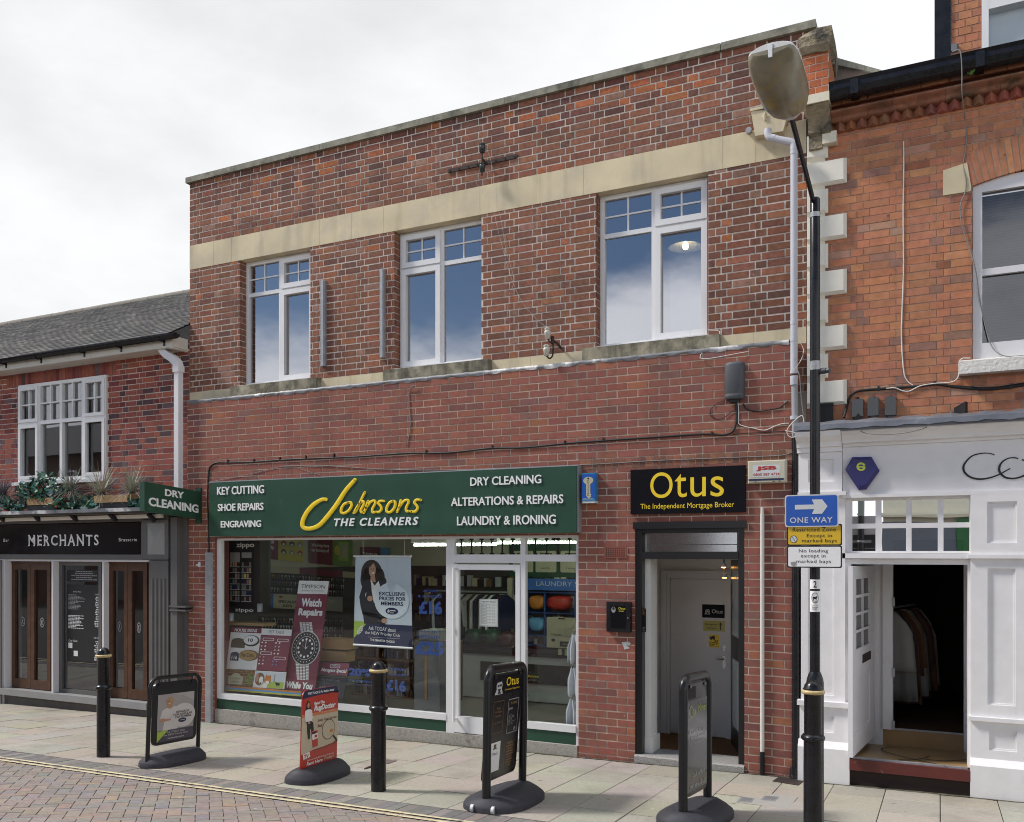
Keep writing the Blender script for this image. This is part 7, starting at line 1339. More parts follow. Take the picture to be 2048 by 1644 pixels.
# black sign over the office door
Yo = YL - .04; sg2 = facade_panel(1261, 1490.5, 940, 1028.5, 930, 1024, Yo); t = thing('office_sign', 'black sign with large yellow letters over the dark office doorway', 'sign', sg2.P(.5, 1)); mb = MB(); sg2.board(mb, .038); mb.build('sign_board', 'sign_black', t, bevel=.003); mb = MB()
def s2(x, y): q = W(1140 + x / 4.452, 900 + y / 4.452, Yo); return (q.x - sg2.a.x) / (sg2.b.x - sg2.a.x), (sg2.a.z - q.z) / (sg2.a.z - sg2.d.z)
for tx, a, b, bd in (('O', (715, 203), (914, 425), 0), ('t', (934, 214), (1040, 420), 0), ('u', (1072, 244), (1210, 414), 0), ('s', (1252, 237), (1370, 412), 0), ('The Independent Mortgage Broker', (628, 480), (1462, 522), 0)): (ul, vt), (ur, vb) = s2(*a), s2(*b); sg2.text(mb, tx, ul, vt, ur, vb, w=.002, bold=bd, res=8)
mb.build('lettering', 'yellow', t)
# cream alarm box
flat('alarm_cream', (.56, .53, .43), .45, stain=((.40, .36, .26), 6, .55, .85))
t, p = wall_box('alarm_box', 'cream alarm box with red lettering beside the black sign', 'alarm box', 1494.5, 1573, 920, 966, YL, .085, 'alarm_cream', .008, .9)
mb = MB(); p.rrect(mb, .1, .18, .87, .76, .03, .05, .0015, 3); p.text(mb, 'JSB', .2, .24, .78, .47, w=.003, mi=0, bold=.05); p.text(mb, '0800 587 4734', .12, .57, .86, .70, w=.003, mi=0, bold=.01); p.rect(mb, -.02, .84, .98, .93, .003, 1); [p.poly(mb, [(u, 1.0), (u + .05, .95), (u + .07, 1.0)], .002, 2) for u in (.15, .66, .82)]
mb.build('label_print', ['p_red', 'navy', 'p_black', 'sign_grey'], t)
# notice case by the doorway
t, p = wall_box('notice_case', 'small black glazed notice case on the brick pier left of the office doorway', 'notice case', 1213, 1260.5, 1204, 1264, YL, .055, 'black_gloss', .004); mb = MB(); p.rect(mb, .17, .12, .82, .88, .0015, 3); p.text(mb, 'Otus', .5, .17, .80, .25, w=.003, mi=0); p.ell(mb, .3, .26, .09, .10, .003, 1); p.ell(mb, .3, .22, .05, .05, .004, 2)
p.rect(mb, .52, .29, .74, .31, .003, 0); lines(p, mb, .22, .80, .47, .53, 1, 3, 0); lines(p, mb, .24, .48, .58, .86, 5, 4, 1); lines(p, mb, .56, .80, .58, .86, 5, 5, 1); mb.build('notice', ['lemon', 'p_grey', 'p_black', 'sign_black'], t); q = MB(); c = p.P(.91, .52, .004); q.tube([c + V((0, .006, 0)), c + V((0, -.006, 0))], .007, 10); q.build('lock', 'galv', t)
mb = MB(); p = facade_panel(1243, 1262, 1283, 1300, 1282, 1299, YL - .0065); p.poly(mb, [(0, .15), (.7, 0), (1, .2), (.8, .5), (.5, .45), (.9, .8), (.3, 1), (.2, .6)], .0008); tag(mb.build('sticker_remnant', 'p_silver', loc=p.P(.5, 1)), 'torn white sticker remnant on bricks below the notice case', 'sticker')
# waste pipe beside the doorway
a0, a1 = W(1524.5, 1014, YL - .03), W(1523.5, 1545, YL - .03); t = thing('waste_pipe', 'slim white plastic pipe running down the brick pier right of the office doorway', 'pipe', (a1.x, YL - .03, gz(a1.x, YL))); zc2 = zy(1523, 1503, YL - .03); mb = MB(); mb.tube([(a0.x, a0.y, zc2), (a0.x, a0.y, a0.z - .07)], .0205, 14); mb.build('pipe', 'cable_white', t); mb = MB(); mb.tube([(a0.x, a0.y, a0.z - .09), (a0.x, a0.y, a0.z)], .0165, 12); mb.build('spigot', 'cable_white', t); mb = MB(); mb.tube([(a0.x, a0.y, gz(a0.x, YL) - .02), (a0.x, a0.y, zc2)], .023, 14); mb.build('black_foot', 'black_matt', t)
# cable guard at the left end of the shop
a, b = W(410.5, 1105, YL - .03), W(424, 1445, YL - .03); mb = MB(); z0 = gz(a.x, YL); mb.prism([(a.x, YL, z0), (a.x + .012, YL - .045, z0), (b.x - .012, YL - .045, z0), (b.x, YL, z0)], (0, 0, a.z - z0)); tag(mb.build('cable_guard', 'galv', loc=(a.x, YL, z0), bevel=.004), 'tall grey metal cable guard on the brick pier at the left end of the shop', 'cable guard')
mb = MB(); c = W(399, 1129, YL - .01); mb.box(c.x - .012, c.x + .014, YL - .02, YL, c.z - .035, c.z + .035); mb.box(c.x - .05, c.x - .012, YL - .018, YL - .003, c.z - .016, c.z + .008); tag(mb.build('wall_clip', 'upvc', loc=c, bevel=.003), 'small white plastic clip on the brick pier left of the cable guard', 'clip')
# boutique wall fittings
Yb2 = YRW - .01
cable('wall_cable', 'white cable running down the orange brick wall to the cable bundle', [(1807, 283), (1807.5, 330), (1806.5, 420), (1807, 540), (1805, 600), (1803, 660), (1804, 700), (1808, 745), (1815, 762), (1827, 772)], .0065, 'cable_white', Yb2)
cable('wall_cable', 'thin dark wire looping from the gutter down past the sash window', [(1905, 104, -.30), (1917, 100, -.31), (1922, 110, -.31), (1924, 150, -.28), (1924, 185, -.24), (1930, 235), (1934, 262), (1931, 300), (1927, 330), (1932, 360, -.02), (1930, 385, -.02), (1921, 410, -.02), (1924, 450, -.02), (1940, 500, -.02), (1952, 545, -.03), (1958, 590, .02), (1970, 650, .03), (1985, 695, .0), (2010, 712, -.05), (2048, 711, -.05)], .005, 'cable_grey', Yb2)
cable('wall_cable', 'black bundle of cables clipped along the orange brickwork above the three grey boxes', [(1688, 835, -.05), (1693, 815), (1697, 800), (1706, 787), (1722, 781), (1760, 778), (1800, 775), (1840, 772), (1870, 768), (1900, 772), (1940, 777), (1980, 778), (2020, 774), (2060, 768)], .013, 'cable_black', Yb2, clips=[(1757, 778), (1870, 768), (2022, 774)])
cable('wall_cable', 'loose black cable sagging below the cable bundle beneath the sash window', [(1880, 770), (1920, 772), (1980, 775), (2060, 764)], .005, 'cable_black', Yb2)
cable('wall_cable', 'white cable weaving over the black bundle to the corner of the window sill', [(1772, 777), (1790, 776), (1806, 782), (1820, 782), (1840, 772), (1870, 767), (1900, 765), (1914, 758), (1918, 745), (1918, 725, -.05), (1925, 717, -.1), (1940, 716, -.06)], .006, 'cable_white', Yb2 - .01)
cable('wall_cable', 'tangle of black cable looped under the leftmost grey junction box', [(1692, 860, -.1), (1700, 845, -.1), (1712, 838), (1722, 840, -.08), (1732, 850, -.1), (1730, 862, -.12), (1720, 866, -.12), (1712, 858, -.12), (1720, 845, -.1), (1705, 848, -.1)], .005, 'cable_black', Yb2)
cable('wall_cable', 'grey cable lying over the lead capping to the small black floodlight', [(1715, 860, -.3), (1740, 868, -.36), (1790, 868, -.36), (1830, 862, -.36), (1860, 852, -.3), (1885, 840, -.2), (1899, 832, -.1), (1901, 822, -.08)], .004, 'cable_grey', Yb2)
flat('box_grey', (.085, .09, .095), .55)
for k, (x0_, x1_, yt, yb_) in enumerate(((1703.5, 1726, 798, 833), (1735, 1757, 795, 831), (1769.5, 1791.5, 793, 830))):
    t, p = wall_box('junction_box', ('grey junction box with a dark triangle below it, leftmost of three in a row', 'plain grey junction box in the middle of three in a row', 'grey junction box with a bluish face, rightmost of three in a row')[k], 'junction box', x0_, x1_, yt, yb_, YRW, .05, 'box_grey', .006); t['group'] = 'grey junction boxes on the orange brickwork'
    mb = MB(); p.board(mb, .03, -.02, .4, .6, -.14, 0); p.board(mb, .03, -.02, .25, .75, 1.0, 1.16); 
    if k == 0: p.poly(mb, [(.15, 1.2), (.58, .8), (1.0, 1.2)], .004)
    mb.build('lug', 'box_grey' if k else 'black_matt', t, bevel=.003); mb = MB(); a = p.P(.5, 1.15, -.02); mb.tube(smooth([a, a + V((-.02, -.02, -.05)), a + V((-.04, -.08, -.09)), a + V((-.1, -.1, -.10))], 4), .005, 6); mb.build('cable_tail', 'cable_white', t)
t, p = wall_box('junction_box', 'black plastic box half hidden behind the lamp post above the lead capping', 'junction box', 1640, 1665, 808, 850, YRW, .07, 'black_matt', .006); mb = MB(); p.board(mb, .08, .006, -.04, 1.04, -.04, .05); mb.build('lid', 'black_matt', t, bevel=.003)
c = W(1918, 820, -.12); t = thing('floodlight', 'small black floodlight above the lead capping of the white shopfront', 'floodlight', c + V((0, .1, -.08))); mb = MB(); mb.hexa([(c.x - .04, c.y + .06, c.z - .05), (c.x + .05, c.y - .03, c.z - .07), (c.x + .07, c.y + .02, c.z - .07), (c.x - .0, c.y + .1, c.z - .05)], [(c.x - .04, c.y + .06, c.z + .03), (c.x + .05, c.y - .03, c.z + .07), (c.x + .07, c.y + .02, c.z + .07), (c.x - .0, c.y + .1, c.z + .03)]); mb.build('housing', 'black_matt', t, bevel=.005); mb = MB(); mb.box(c.x - .03, c.x + .0, c.y + .04, .0, c.z - .09, c.z - .06); mb.build('bracket', 'black_matt', t)
Ya = YP - .035; pc = lambda x, y, Y=Ya: W(1580 + x / 4.376, 680 + y / 4.376, Y); t = thing('alarm_box', 'dark purple six-sided alarm box with a yellow ring on the white fascia', 'alarm box', pc(635, 1315, YP + .03)); out = [(545, 1025), (712, 1022), (785, 1145), (668, 1308), (600, 1313), (483, 1135)]; inn = [(565, 1050), (695, 1048), (748, 1145), (655, 1270), (610, 1272), (510, 1135)]; mb = MB(); B_ = [pc(x, y, YP + .03) for x, y in out]; Mi = [pc(x, y, YP - .01) for x, y in out]; T_ = [pc(x, y, Ya) for x, y in inn]; mb.face(T_[::-1])
for i in range(6): j = (i + 1) % 6; mb.face([B_[j], B_[i], Mi[i], Mi[j]]); mb.face([Mi[j], Mi[i], T_[i], T_[j]])
mb.build('cover', 'purple', t, bevel=.004); e = Panel(pc(580, 1070), pc(665, 1070), pc(665, 1148), pc(580, 1148)); mb = MB(); N_ = 22
for k in range(N_): a0_, a1_ = .25 + 2 * pi * .9 * k / N_, .25 + 2 * pi * .9 * (k + 1) / N_; e.poly(mb, [(.5 + .48 * cos(a0_), .5 - .48 * sin(a0_) * -1), (.5 + .48 * cos(a1_), .5 - .48 * sin(a1_) * -1), (.5 + .26 * cos(a1_), .5 - .26 * sin(a1_) * -1), (.5 + .26 * cos(a0_), .5 - .26 * sin(a0_) * -1)], .002)
e.rect(mb, .2, .44, .92, .60, .003); mb.build('emblem', flat('lime_yellow', (.55, .62, .08), .4), t)

# ------------------------------------------------------------------ street furniture
def bollard(name, label, x, y, s=1., cup=False):
    p = onG(x, y); t = thing(name, label, 'bollard', p, 'black bollards along the kerb'); H = 1.13; rb = .066; L_ = lambda prof, nm, key: (lambda m: (m.lathe([(r_, z) for r_, z in prof], p.x, p.y, 32, z0=p.z), m.build(nm, key, t)))(MB())
    L_([(rb, -.06), (rb, .50), (rb + .006, .505)][:2] + [(rb * .97, .71), (rb * .97, .72)], 'lower_shaft', 'black_gloss'); L_([(rb, .70), (rb + .010, .705), (rb + .017, .715), (rb + .018, .728), (rb + .010, .738), (rb + .004, .745), (rb - .004, .75)], 'collar', 'black_gloss'); L_([(rb - .004, .745), (rb - .004, 1.03), (rb + .004, 1.04)], 'upper_shaft', 'black_gloss'); L_([(rb - .002, 1.035), (rb + .012, 1.04), (rb + .017, 1.05), (rb + .014, 1.062), (rb + .002, 1.067)], 'gold_ring', 'gold'); L_([(rb + .002, 1.066), (rb + .004, 1.07), (rb - .001, 1.078), (rb - .008, 1.10), (rb - .024, 1.121), (rb - .045, 1.133), (.004, 1.137)], 'dome_cap', 'black_gloss')
    if cup: c = p + V((-.085, -.03, .20)); m = MB(); m.tube([c + V((-.03, -.02, -.012)), c, c + V((.05, .02, .02))], [.012, .019, .016], 8, flatten=.55); m.build('lifting_lug', 'rust', t)
    return t
bollard('bollard', 'black gold-ringed bollard in front of the shop window, just right of the red sign', 757, 1581, cup=True); bollard('bollard', 'black gold-ringed bollard in front of the restaurant, farthest left', 207, 1513); bollard('bollard', 'black gold-ringed bollard cut off by the photo edge, in front of the lamp post', 1626, 1676)
# lamp post
B = onG(1628, 1663); B = V((B.x, -2.2, gz(B.x, -2.2))); xb = sx(1630, -2.2); B.x = xb; ztop_ = zy(1632, 396, -2.2); zcol = zy(1631, 1366, -2.2)
lp_ = thing('street_lamp', 'tall black street lamp with a grimy bowl lantern leaning over the street', 'street lamp', B); mb = MB(); mb.lathe([(.062, -.05), (.062, zcol - B.z), (.058, zcol - B.z + .03), (.046, zcol - B.z + .065), (.037, zcol - B.z + .085)], B.x, B.y, 26, z0=B.z); mb.build('base_column', 'black_gloss', lp_)
mb = MB(); mb.lathe([(.0365, zcol + .08), (.0365, 3.9), (.0355, ztop_ - .01), (.03, ztop_)], B.x, B.y, 24); mb.build('column', 'black_gloss', lp_)
z1_ = zy(1631, 430, -2.2); mb = MB(); mb.lathe([(.038, z1_ - .02), (.039, z1_ + .015)], B.x, B.y, 20); z2_ = zy(1631, 731, -2.2); mb.lathe([(.0375, z2_ - .035), (.039, z2_ + .03)], B.x, B.y, 20); mb.build('band', flat('tape', (.38, .39, .40), .4, var=.3, vs=30, metal=.4), lp_)
tl = rad(15); A_ = V((B.x - .01, B.y, ztop_ - .03)); dirA = V((-.03, -cos(tl), sin(tl))); e1 = A_ + dirA * .98; mb = MB(); mb.tube(smooth([A_ + V((0, .0, -.05)), A_ + dirA * .05, e1], 4), .017, 12); mb.build('arm', 'black_gloss', lp_)
# lantern: a hood above and a bulging bowl below, swept along the arm's axis
ax = V((-.035, -cos(rad(9)), sin(rad(9)))).normalized(); rt = ax.cross(V((0, 0, 1))).normalized(); upv = rt.cross(ax); 
secs = [(-.02, .035, .05, .02), (.03, .07, .065, .05), (.10, .118, .085, .085), (.2, .145, .10, .115), (.34, .152, .10, .115), (.48, .152, .095, .11), (.58, .145, .08, .095), (.635, .13, .055, .07), (.655, .11, .04, .03)]
def sec(t_, hw_, up_, dn_, lo): 
    c = e1 + ax * (t_ - .05); rng = range(0, 13); return [c + rt * (hw_ * cos(pi * k / 12)) + upv * ((-dn_ if lo else up_) * sin(pi * k / 12)) for k in rng]
mb = MB(); mb.grid([sec(*s_, False) for s_ in secs]); mb.face(sec(*secs[0], False)); mb.face(sec(*secs[-1], False)); h_o = mb.build('hood', 'lamp_hood', lp_); mb = MB(); mb.grid([sec(*s_, True) for s_ in secs[2:]][::-1]); mb.face(sec(*secs[-1], True)); mb.build('bowl', 'lamp_glass', lp_)
mb = MB(); mb.grid([sec(*s_, True) for s_ in secs[:3]][::-1]); mb.build('neck', 'lamp_hood', lp_)
mb = MB(); c = e1 + ax * .58; mb.box(c.x - .012, c.x + .012, c.y - .03, c.y + .01, c.z - .045, c.z + .035); mb.build('clip', 'upvc', lp_)
c = W(1650, 742, -2.2); mb = MB(); mb.tube([c + V((-.035, 0, 0)), c + V((.01, -.01, 0))], .022, 10); mb.tube([c + V((.005, -.01, -.002)), c + V((.035, -.02, .0))], [.016, .02], 12); cs = mb.build('light_sensor', flat('sensor', (.05, .055, .06), .4), lp_)
# traffic signs
def plate(name, label, xl, xr, yt, yb_, base, Y=-2.245, round_=.09, rim=None):
    a, b = W(xl, yt, Y), W(xr, yb_, Y); p = Panel((a.x, Y, a.z), (b.x, Y, a.z), (b.x, Y, b.z), (a.x, Y, b.z)); asp = (b.x - a.x) / (a.z - b.z); t = thing(name, label, 'road sign', p.P(.5, 1, 0), 'signs on the lamp post'); mb = MB(); uv = []
    for cu, cv, an in ((1 - round_, round_ * asp, -pi / 2), (1 - round_, 1 - round_ * asp, 0), (round_, 1 - round_ * asp, pi / 2), (round_, round_ * asp, pi)): uv += [(cu + round_ * cos(an + k * pi / 12), cv + round_ * asp * sin(an + k * pi / 12)) for k in range(7)]
    mb.prism([p.P(u, v, 0) for u, v in uv], (0, .004, 0)); mb.build('plate', rim or base, t); q = MB()
    if rim: q.face([p.P(.5 + (u - .5) * .955, .5 + (v - .5) * (1 - .045 * asp), .001) for u, v in uv][::-1]); q.build('face', base, t)
    m = MB(); m.box(a.x + .08, b.x - .08, Y + .004, Y + .012, (a.z + b.z) / 2 - .015, (a.z + b.z) / 2 + .015); m.tube([(B.x + .0405 * cos(k * pi / 10), B.y + .0405 * sin(k * pi / 10), (a.z + b.z) / 2) for k in range(21)], .006, 6, flatten=2.); m.build('clamp', 'galv', t); return t, p
t, p = plate('road_sign', 'blue one way sign with a white arrow, topmost on the lamp post', 1570, 1677, 990.5, 1053, 'blue_sign', -2.262, .045, 'sign_grey'); mb = MB(); p.poly(mb, [(.19, .31), (.55, .31), (.51, .155), (.70, .155), (.80, .37), (.70, .60), (.51, .60), (.55, .455), (.19, .455)], .0025); p.text(mb, 'ONE WAY', .095, .70, .895, .875, w=.0025, bold=.012, space=1.08); mb.build('print', 'sign_grey', t)
t, p = plate('road_sign', 'yellow restricted zone sign between the blue sign and the white sign', 1574, 1684, 1049, 1091, mat('sign_yellow', (.74, .48, .025), .4, var=.03), -2.25, .03, 'p_black'); mb = MB()
def p3(x, y, Y): q = W(1560 + x / 4.197, 940 + y / 4.197, Y); return q
def pt(mb, p, tx, xl, yt, xr, yb_, mi=0, **k): a, b = p3(xl, yt, p.a.y), p3(xr, yb_, p.a.y); wd_ = p.b.x - p.a.x; ht = p.a.z - p.d.z; p.text(mb, tx, (a.x - p.a.x) / wd_, (p.a.z - a.z) / ht, (b.x - p.a.x) / wd_, (p.a.z - b.z) / ht, w=.0025, mi=mi, **k)
pt(mb, p, 'Restricted Zone', 107, 484, 468, 514, bold=.004, space=1.1); pt(mb, p, 'Except in', 225, 536, 436, 572, bold=.004, space=1.1); pt(mb, p, 'marked bays', 185, 578, 476, 616, bold=.004, space=1.1)
p.ell(mb, .125, .70, .068, .175, .002, 0); p.ell(mb, .125, .70, .058, .15, .003, 1); p.poly(mb, [(.09, .585), (.097, .575), (.16, .80), (.153, .81)], .004, 0); mb.build('print', ['p_black', 'sign_grey'], t)
t, p = plate('road_sign', 'white no loading sign, lowest plate on the lamp post', 1574, 1684, 1091.5, 1136, 'letter_white', -2.25, .03, 'p_black'); mb = MB(); pt(mb, p, 'No loading', 158, 664, 403, 700, bold=0, space=1.1); pt(mb, p, 'except in', 176, 706, 383, 744, bold=0, space=1.1); pt(mb, p, 'marked bays', 138, 752, 428, 789, bold=0, space=1.1); p.poly(mb, [(.07, .75), (.16, .72), (.18, .85), (.13, .93), (.08, .88)], .003, 1); mb.build('print', ['p_black', 'p_grey'], t)
def curved(name, label, yt, yb_, draw, key, hx=9.):
    z1, z0 = zy(1629, yt, -2.24), zy(1629, yb_, -2.24); R_ = .0385; m = MB(); a0_ = math.atan2(-D - B.y, -B.x)
    rows = [[(B.x + R_ * cos(a0_ - 1.15 + 2.3 * k / 14), B.y + R_ * sin(a0_ - 1.15 + 2.3 * k / 14), z) for k in range(15)] for z in (z0, z1)]; m.grid(rows); th = thing(name, label, 'sticker', (B.x, B.y - R_, z0)); m.build('label_sheet', key, th); c = V((B.x + (R_ + .0008) * cos(a0_), B.y + (R_ + .0008) * sin(a0_), z0)); tdir = V((-sin(a0_), cos(a0_), 0)); h_ = .028; p = Panel(c - tdir * h_ + V((0, 0, z1 - z0)), c + tdir * h_ + V((0, 0, z1 - z0)), c + tdir * h_, c - tdir * h_); m = MB(); draw(p, m); m.build('print', ['p_black', 'p_white', 'p_red'], th)
curved('number_label', 'small white label numbered 2 on the lamp post below the road signs', 1159, 1178, lambda p, m: p.text(m, '2', .3, .15, .7, .85, w=.001, bold=.02), 'letter_white')
def dog(p, m): p.ell(m, .5, .33, .44, .25, .0008, 0); p.ell(m, .5, .33, .39, .22, .0014, 1); p.poly(m, [(.25, .28), (.62, .28), (.72, .22), (.82, .28), (.7, .34), (.68, .45), (.62, .45), (.6, .38), (.38, .38), (.36, .45), (.28, .45), (.28, .36), (.2, .3)], .002, 0); p.text(m, 'CLEAN', .28, .47, .72, .53, w=.002, mi=0); p.text(m, 'CLEAN IT UP', .08, .68, .92, .73, w=.001, mi=0); p.rect(m, .1, .78, .9, .795, .001, 0); p.text(m, '01234', .2, .85, .8, .9, w=.001, mi=0) if False else lines(p, m, .1, .9, .84, .92, 1, 5, 0)
curved('dog_notice', 'small white notice with a dog in a circle on the lamp post', 1182, 1224, dog, 'letter_white')
# drain grate and boxes let into the slabs
def on_ground(xy, h=.0): q = [onG(*p_) for p_ in xy]; return [V((p_.x, p_.y, gz(p_.x, p_.y) + h)) for p_ in q]
g_ = lambda x, y: (1440 + x / 6.4, 1530 + y / 6.4)
q = on_ground([g_(672, 210), g_(1000, 262), g_(1075, 200), g_(760, 150)], .006); t = thing('drain_grate', 'iron drain grating set in the slabs at the foot of the downpipe', 'drain', (q[0] + q[2]) / 2); mb = MB(); p = Panel(q[3], q[2], q[1], q[0]); p.board(mb, .02); mb.build('frame', 'rust', t); mb = MB()
for i in range(10): p.rect(mb, .07 + i * .088, .15, .07 + i * .088 + .045, .85, .0015)
mb.build('slots', 'dark', t)
for k, (c4, lab) in enumerate((([g_(215, 470), g_(400, 486), g_(442, 430), g_(275, 412)], 'dark cover plate let into the slabs, left of two by the lamp post'), ([g_(520, 450), g_(705, 470), g_(757, 412), g_(570, 396)], 'dark cover plate let into the slabs, right of two by the lamp post'))):
    q = on_ground(c4, .004); mb = MB(); p = Panel(q[3], q[2], q[1], q[0]); p.board(mb, .02); [p.rect(mb, .1, .1 + i * .14, .9, .16 + i * .14, .0012, 1) for i in range(6)]; tag(mb.build('cover_plate', ['pvc_dark', 'cable_grey'], loc=(q[0] + q[2]) / 2), lab, 'cover plate', 'cover plates in the pavement')
q = on_ground([g_(1, 1), g_(2, 2)]); c4 = [g_(215, 480), g_(870, 560), g_(1000, 410), g_(350, 335)]; q = on_ground(c4, .0025); mb = MB(); Panel(q[3], q[2], q[1], q[0]).board(mb, .01); tag(mb.build('cement_patch', flat('cement', (.34, .325, .30), .9, var=.08, vs=20, bump=.4), loc=(q[0] + q[2]) / 2), kind='structure')
z4 = lambda x, y: (660 + x / 6.827, 1450 + y / 6.827); q = on_ground([z4(760, 535), z4(800, 530), z4(920, 490), z4(760, 470)], .004); mb = MB(); Panel(q[3], q[2], q[1], q[0]).board(mb, .02); tag(mb.build('cover_plate', flat('plate_brown', (.16, .12, .11), .7, var=.3, vs=40), loc=(q[0] + q[2]) / 2), 'small brown cover plate in the slabs behind the centre bollard', 'cover plate', 'cover plates in the pavement')

# ------------------------------------------------------------------ pavement signs
def sign_base(mb, l, w_, h):                                 # a low rounded ballast base, long axis along local x
    rows = []; n = 28
    def sup(r_, z, e=2.6): return [(math.copysign(abs(cos(2 * pi * k / n)) ** (2 / e), cos(2 * pi * k / n)) * l / 2 * r_[0], math.copysign(abs(sin(2 * pi * k / n)) ** (2 / e), sin(2 * pi * k / n)) * w_ / 2 * r_[1], z) for k in range(n)]
    for r_, z in (((1, 1), 0), ((1, 1), .035), ((.985, .97), .05), ((.95, .75), h * .72), ((.9, .5), h * .93), ((.84, .25), h), ((.4, .05), h)): rows.append(sup(r_, z))
    mb.grid(rows, 0, True, True); mb.face(rows[0][::-1]); mb.face(rows[-1])
def hoop(mb, wd, z0, z1, rad_, r_, flat_=1.):
    pts = [(-wd / 2, 0, z0), (-wd / 2, 0, z1 - rad_)] + [(-wd / 2 + rad_ - rad_ * cos(a * pi / 16), 0, z1 - rad_ + rad_ * sin(a * pi / 16)) for a in range(1, 9)] + [(wd / 2 - rad_ + rad_ * sin(a * pi / 16), 0, z1 - rad_ + rad_ * cos(a * pi / 16)) for a in range(0, 8)] + [(wd / 2, 0, z1 - rad_), (wd / 2, 0, z0)]
    mb.tube(pts, r_, 12)
TILT = math.atan(.0572)
def place(t, p, ang):                                        # local x runs from the kerb end towards the shops; stands square to the sloping slabs
    t.rotation_euler = (Matrix.Rotation(math.atan(GB), 3, 'Y').inverted() @ Matrix.Rotation(-TILT, 3, 'X') @ Matrix.Rotation(ang, 3, 'Z')).to_euler(); t.location = p
def rounded_plate(mb, x0, x1, z0, z1, rr, y0, y1, mi=0):
    pts = []
    for cx, cz2, a in ((x1 - rr, z1 - rr, 0), (x0 + rr, z1 - rr, pi / 2), (x0 + rr, z0 + rr, pi), (x1 - rr, z0 + rr, 1.5 * pi)): pts += [(cx + rr * cos(a + k * pi / 12), y0, cz2 + rr * sin(a + k * pi / 12)) for k in range(7)]
    mb.prism(pts, (0, y1 - y0, 0), mi)
def swing(label, foot_px, W_, H_, ang, draw, mats, gap=.0, wheel=False, hoopr=.021, rc=.10, bl=None, bw=.42, lean_=0.):
    p0 = onG(*foot_px); dirx = V((cos(ang), sin(ang), 0)); c = p0 + dirx * (W_ / 2); c.z = gz(c.x, c.y); t = thing('pavement_sign', label, 'pavement sign', c, 'signs standing on the pavement', local=True); place(t, c, ang)
    mb = MB(); sign_base(mb, bl or W_ + .12, bw, .112); mb.build('base', 'rubber', t, local=True); mb = MB(); hoop(mb, W_, .02, H_, rc, hoopr); mb.build('hoop', 'sign_frame', t, local=True)
    g1, g0_ = H_ - .045, .20; x0_, x1_ = -W_ / 2 + .045, W_ / 2 - .045; mb = MB(); rounded_plate(mb, x0_, x1_, g0_, g1, .06, -.012, .012); mb.build('swing_panel', 'sign_frame', t, local=True)
    mb = MB()
    for s_ in (-1, 1): mb.tube([(s_ * (W_ / 2 - .12), 0, H_ - .06), (s_ * (W_ / 2 - .12), 0, H_ - .01)], .008, 8); mb.box(s_ * (W_ / 2 - .12) - .022, s_ * (W_ / 2 - .12) + .022, -.02, .02, g1 - .035, g1 - .01)
    mb.build('hinge', 'black_gloss', t, local=True)
    p = Panel((x0_, -.014, g1), (x1_, -.014, g1), (x1_, -.014, g0_), (x0_, -.014, g0_)); mb = MB(); draw(p, mb, t); 
    if mb.f: mb.build('print', mats, t, local=True)
    if lean_:                                             # the panel hangs a little out of the frame
        R_ = Matrix.Rotation(lean_, 3, 'X'); pv = V((0, 0, H_ - .05))
        for o_ in [c_ for c_ in t.children if c_.name.split('.')[0] in ('swing_panel', 'print')]: o_.rotation_euler = (lean_, 0, 0); o_.location = pv - R_ @ pv
    if wheel:
        for s_ in (-1, 1): mb = MB(); c_ = V((-(bl or W_ + .12) / 2 + .02, s_ * .09, .03)); mb.tube([c_ + V((0, -.012, 0)), c_ + V((0, .012, 0))], .03, 16); mb.build('wheel', 'sign_grey', t, local=True)
    return t
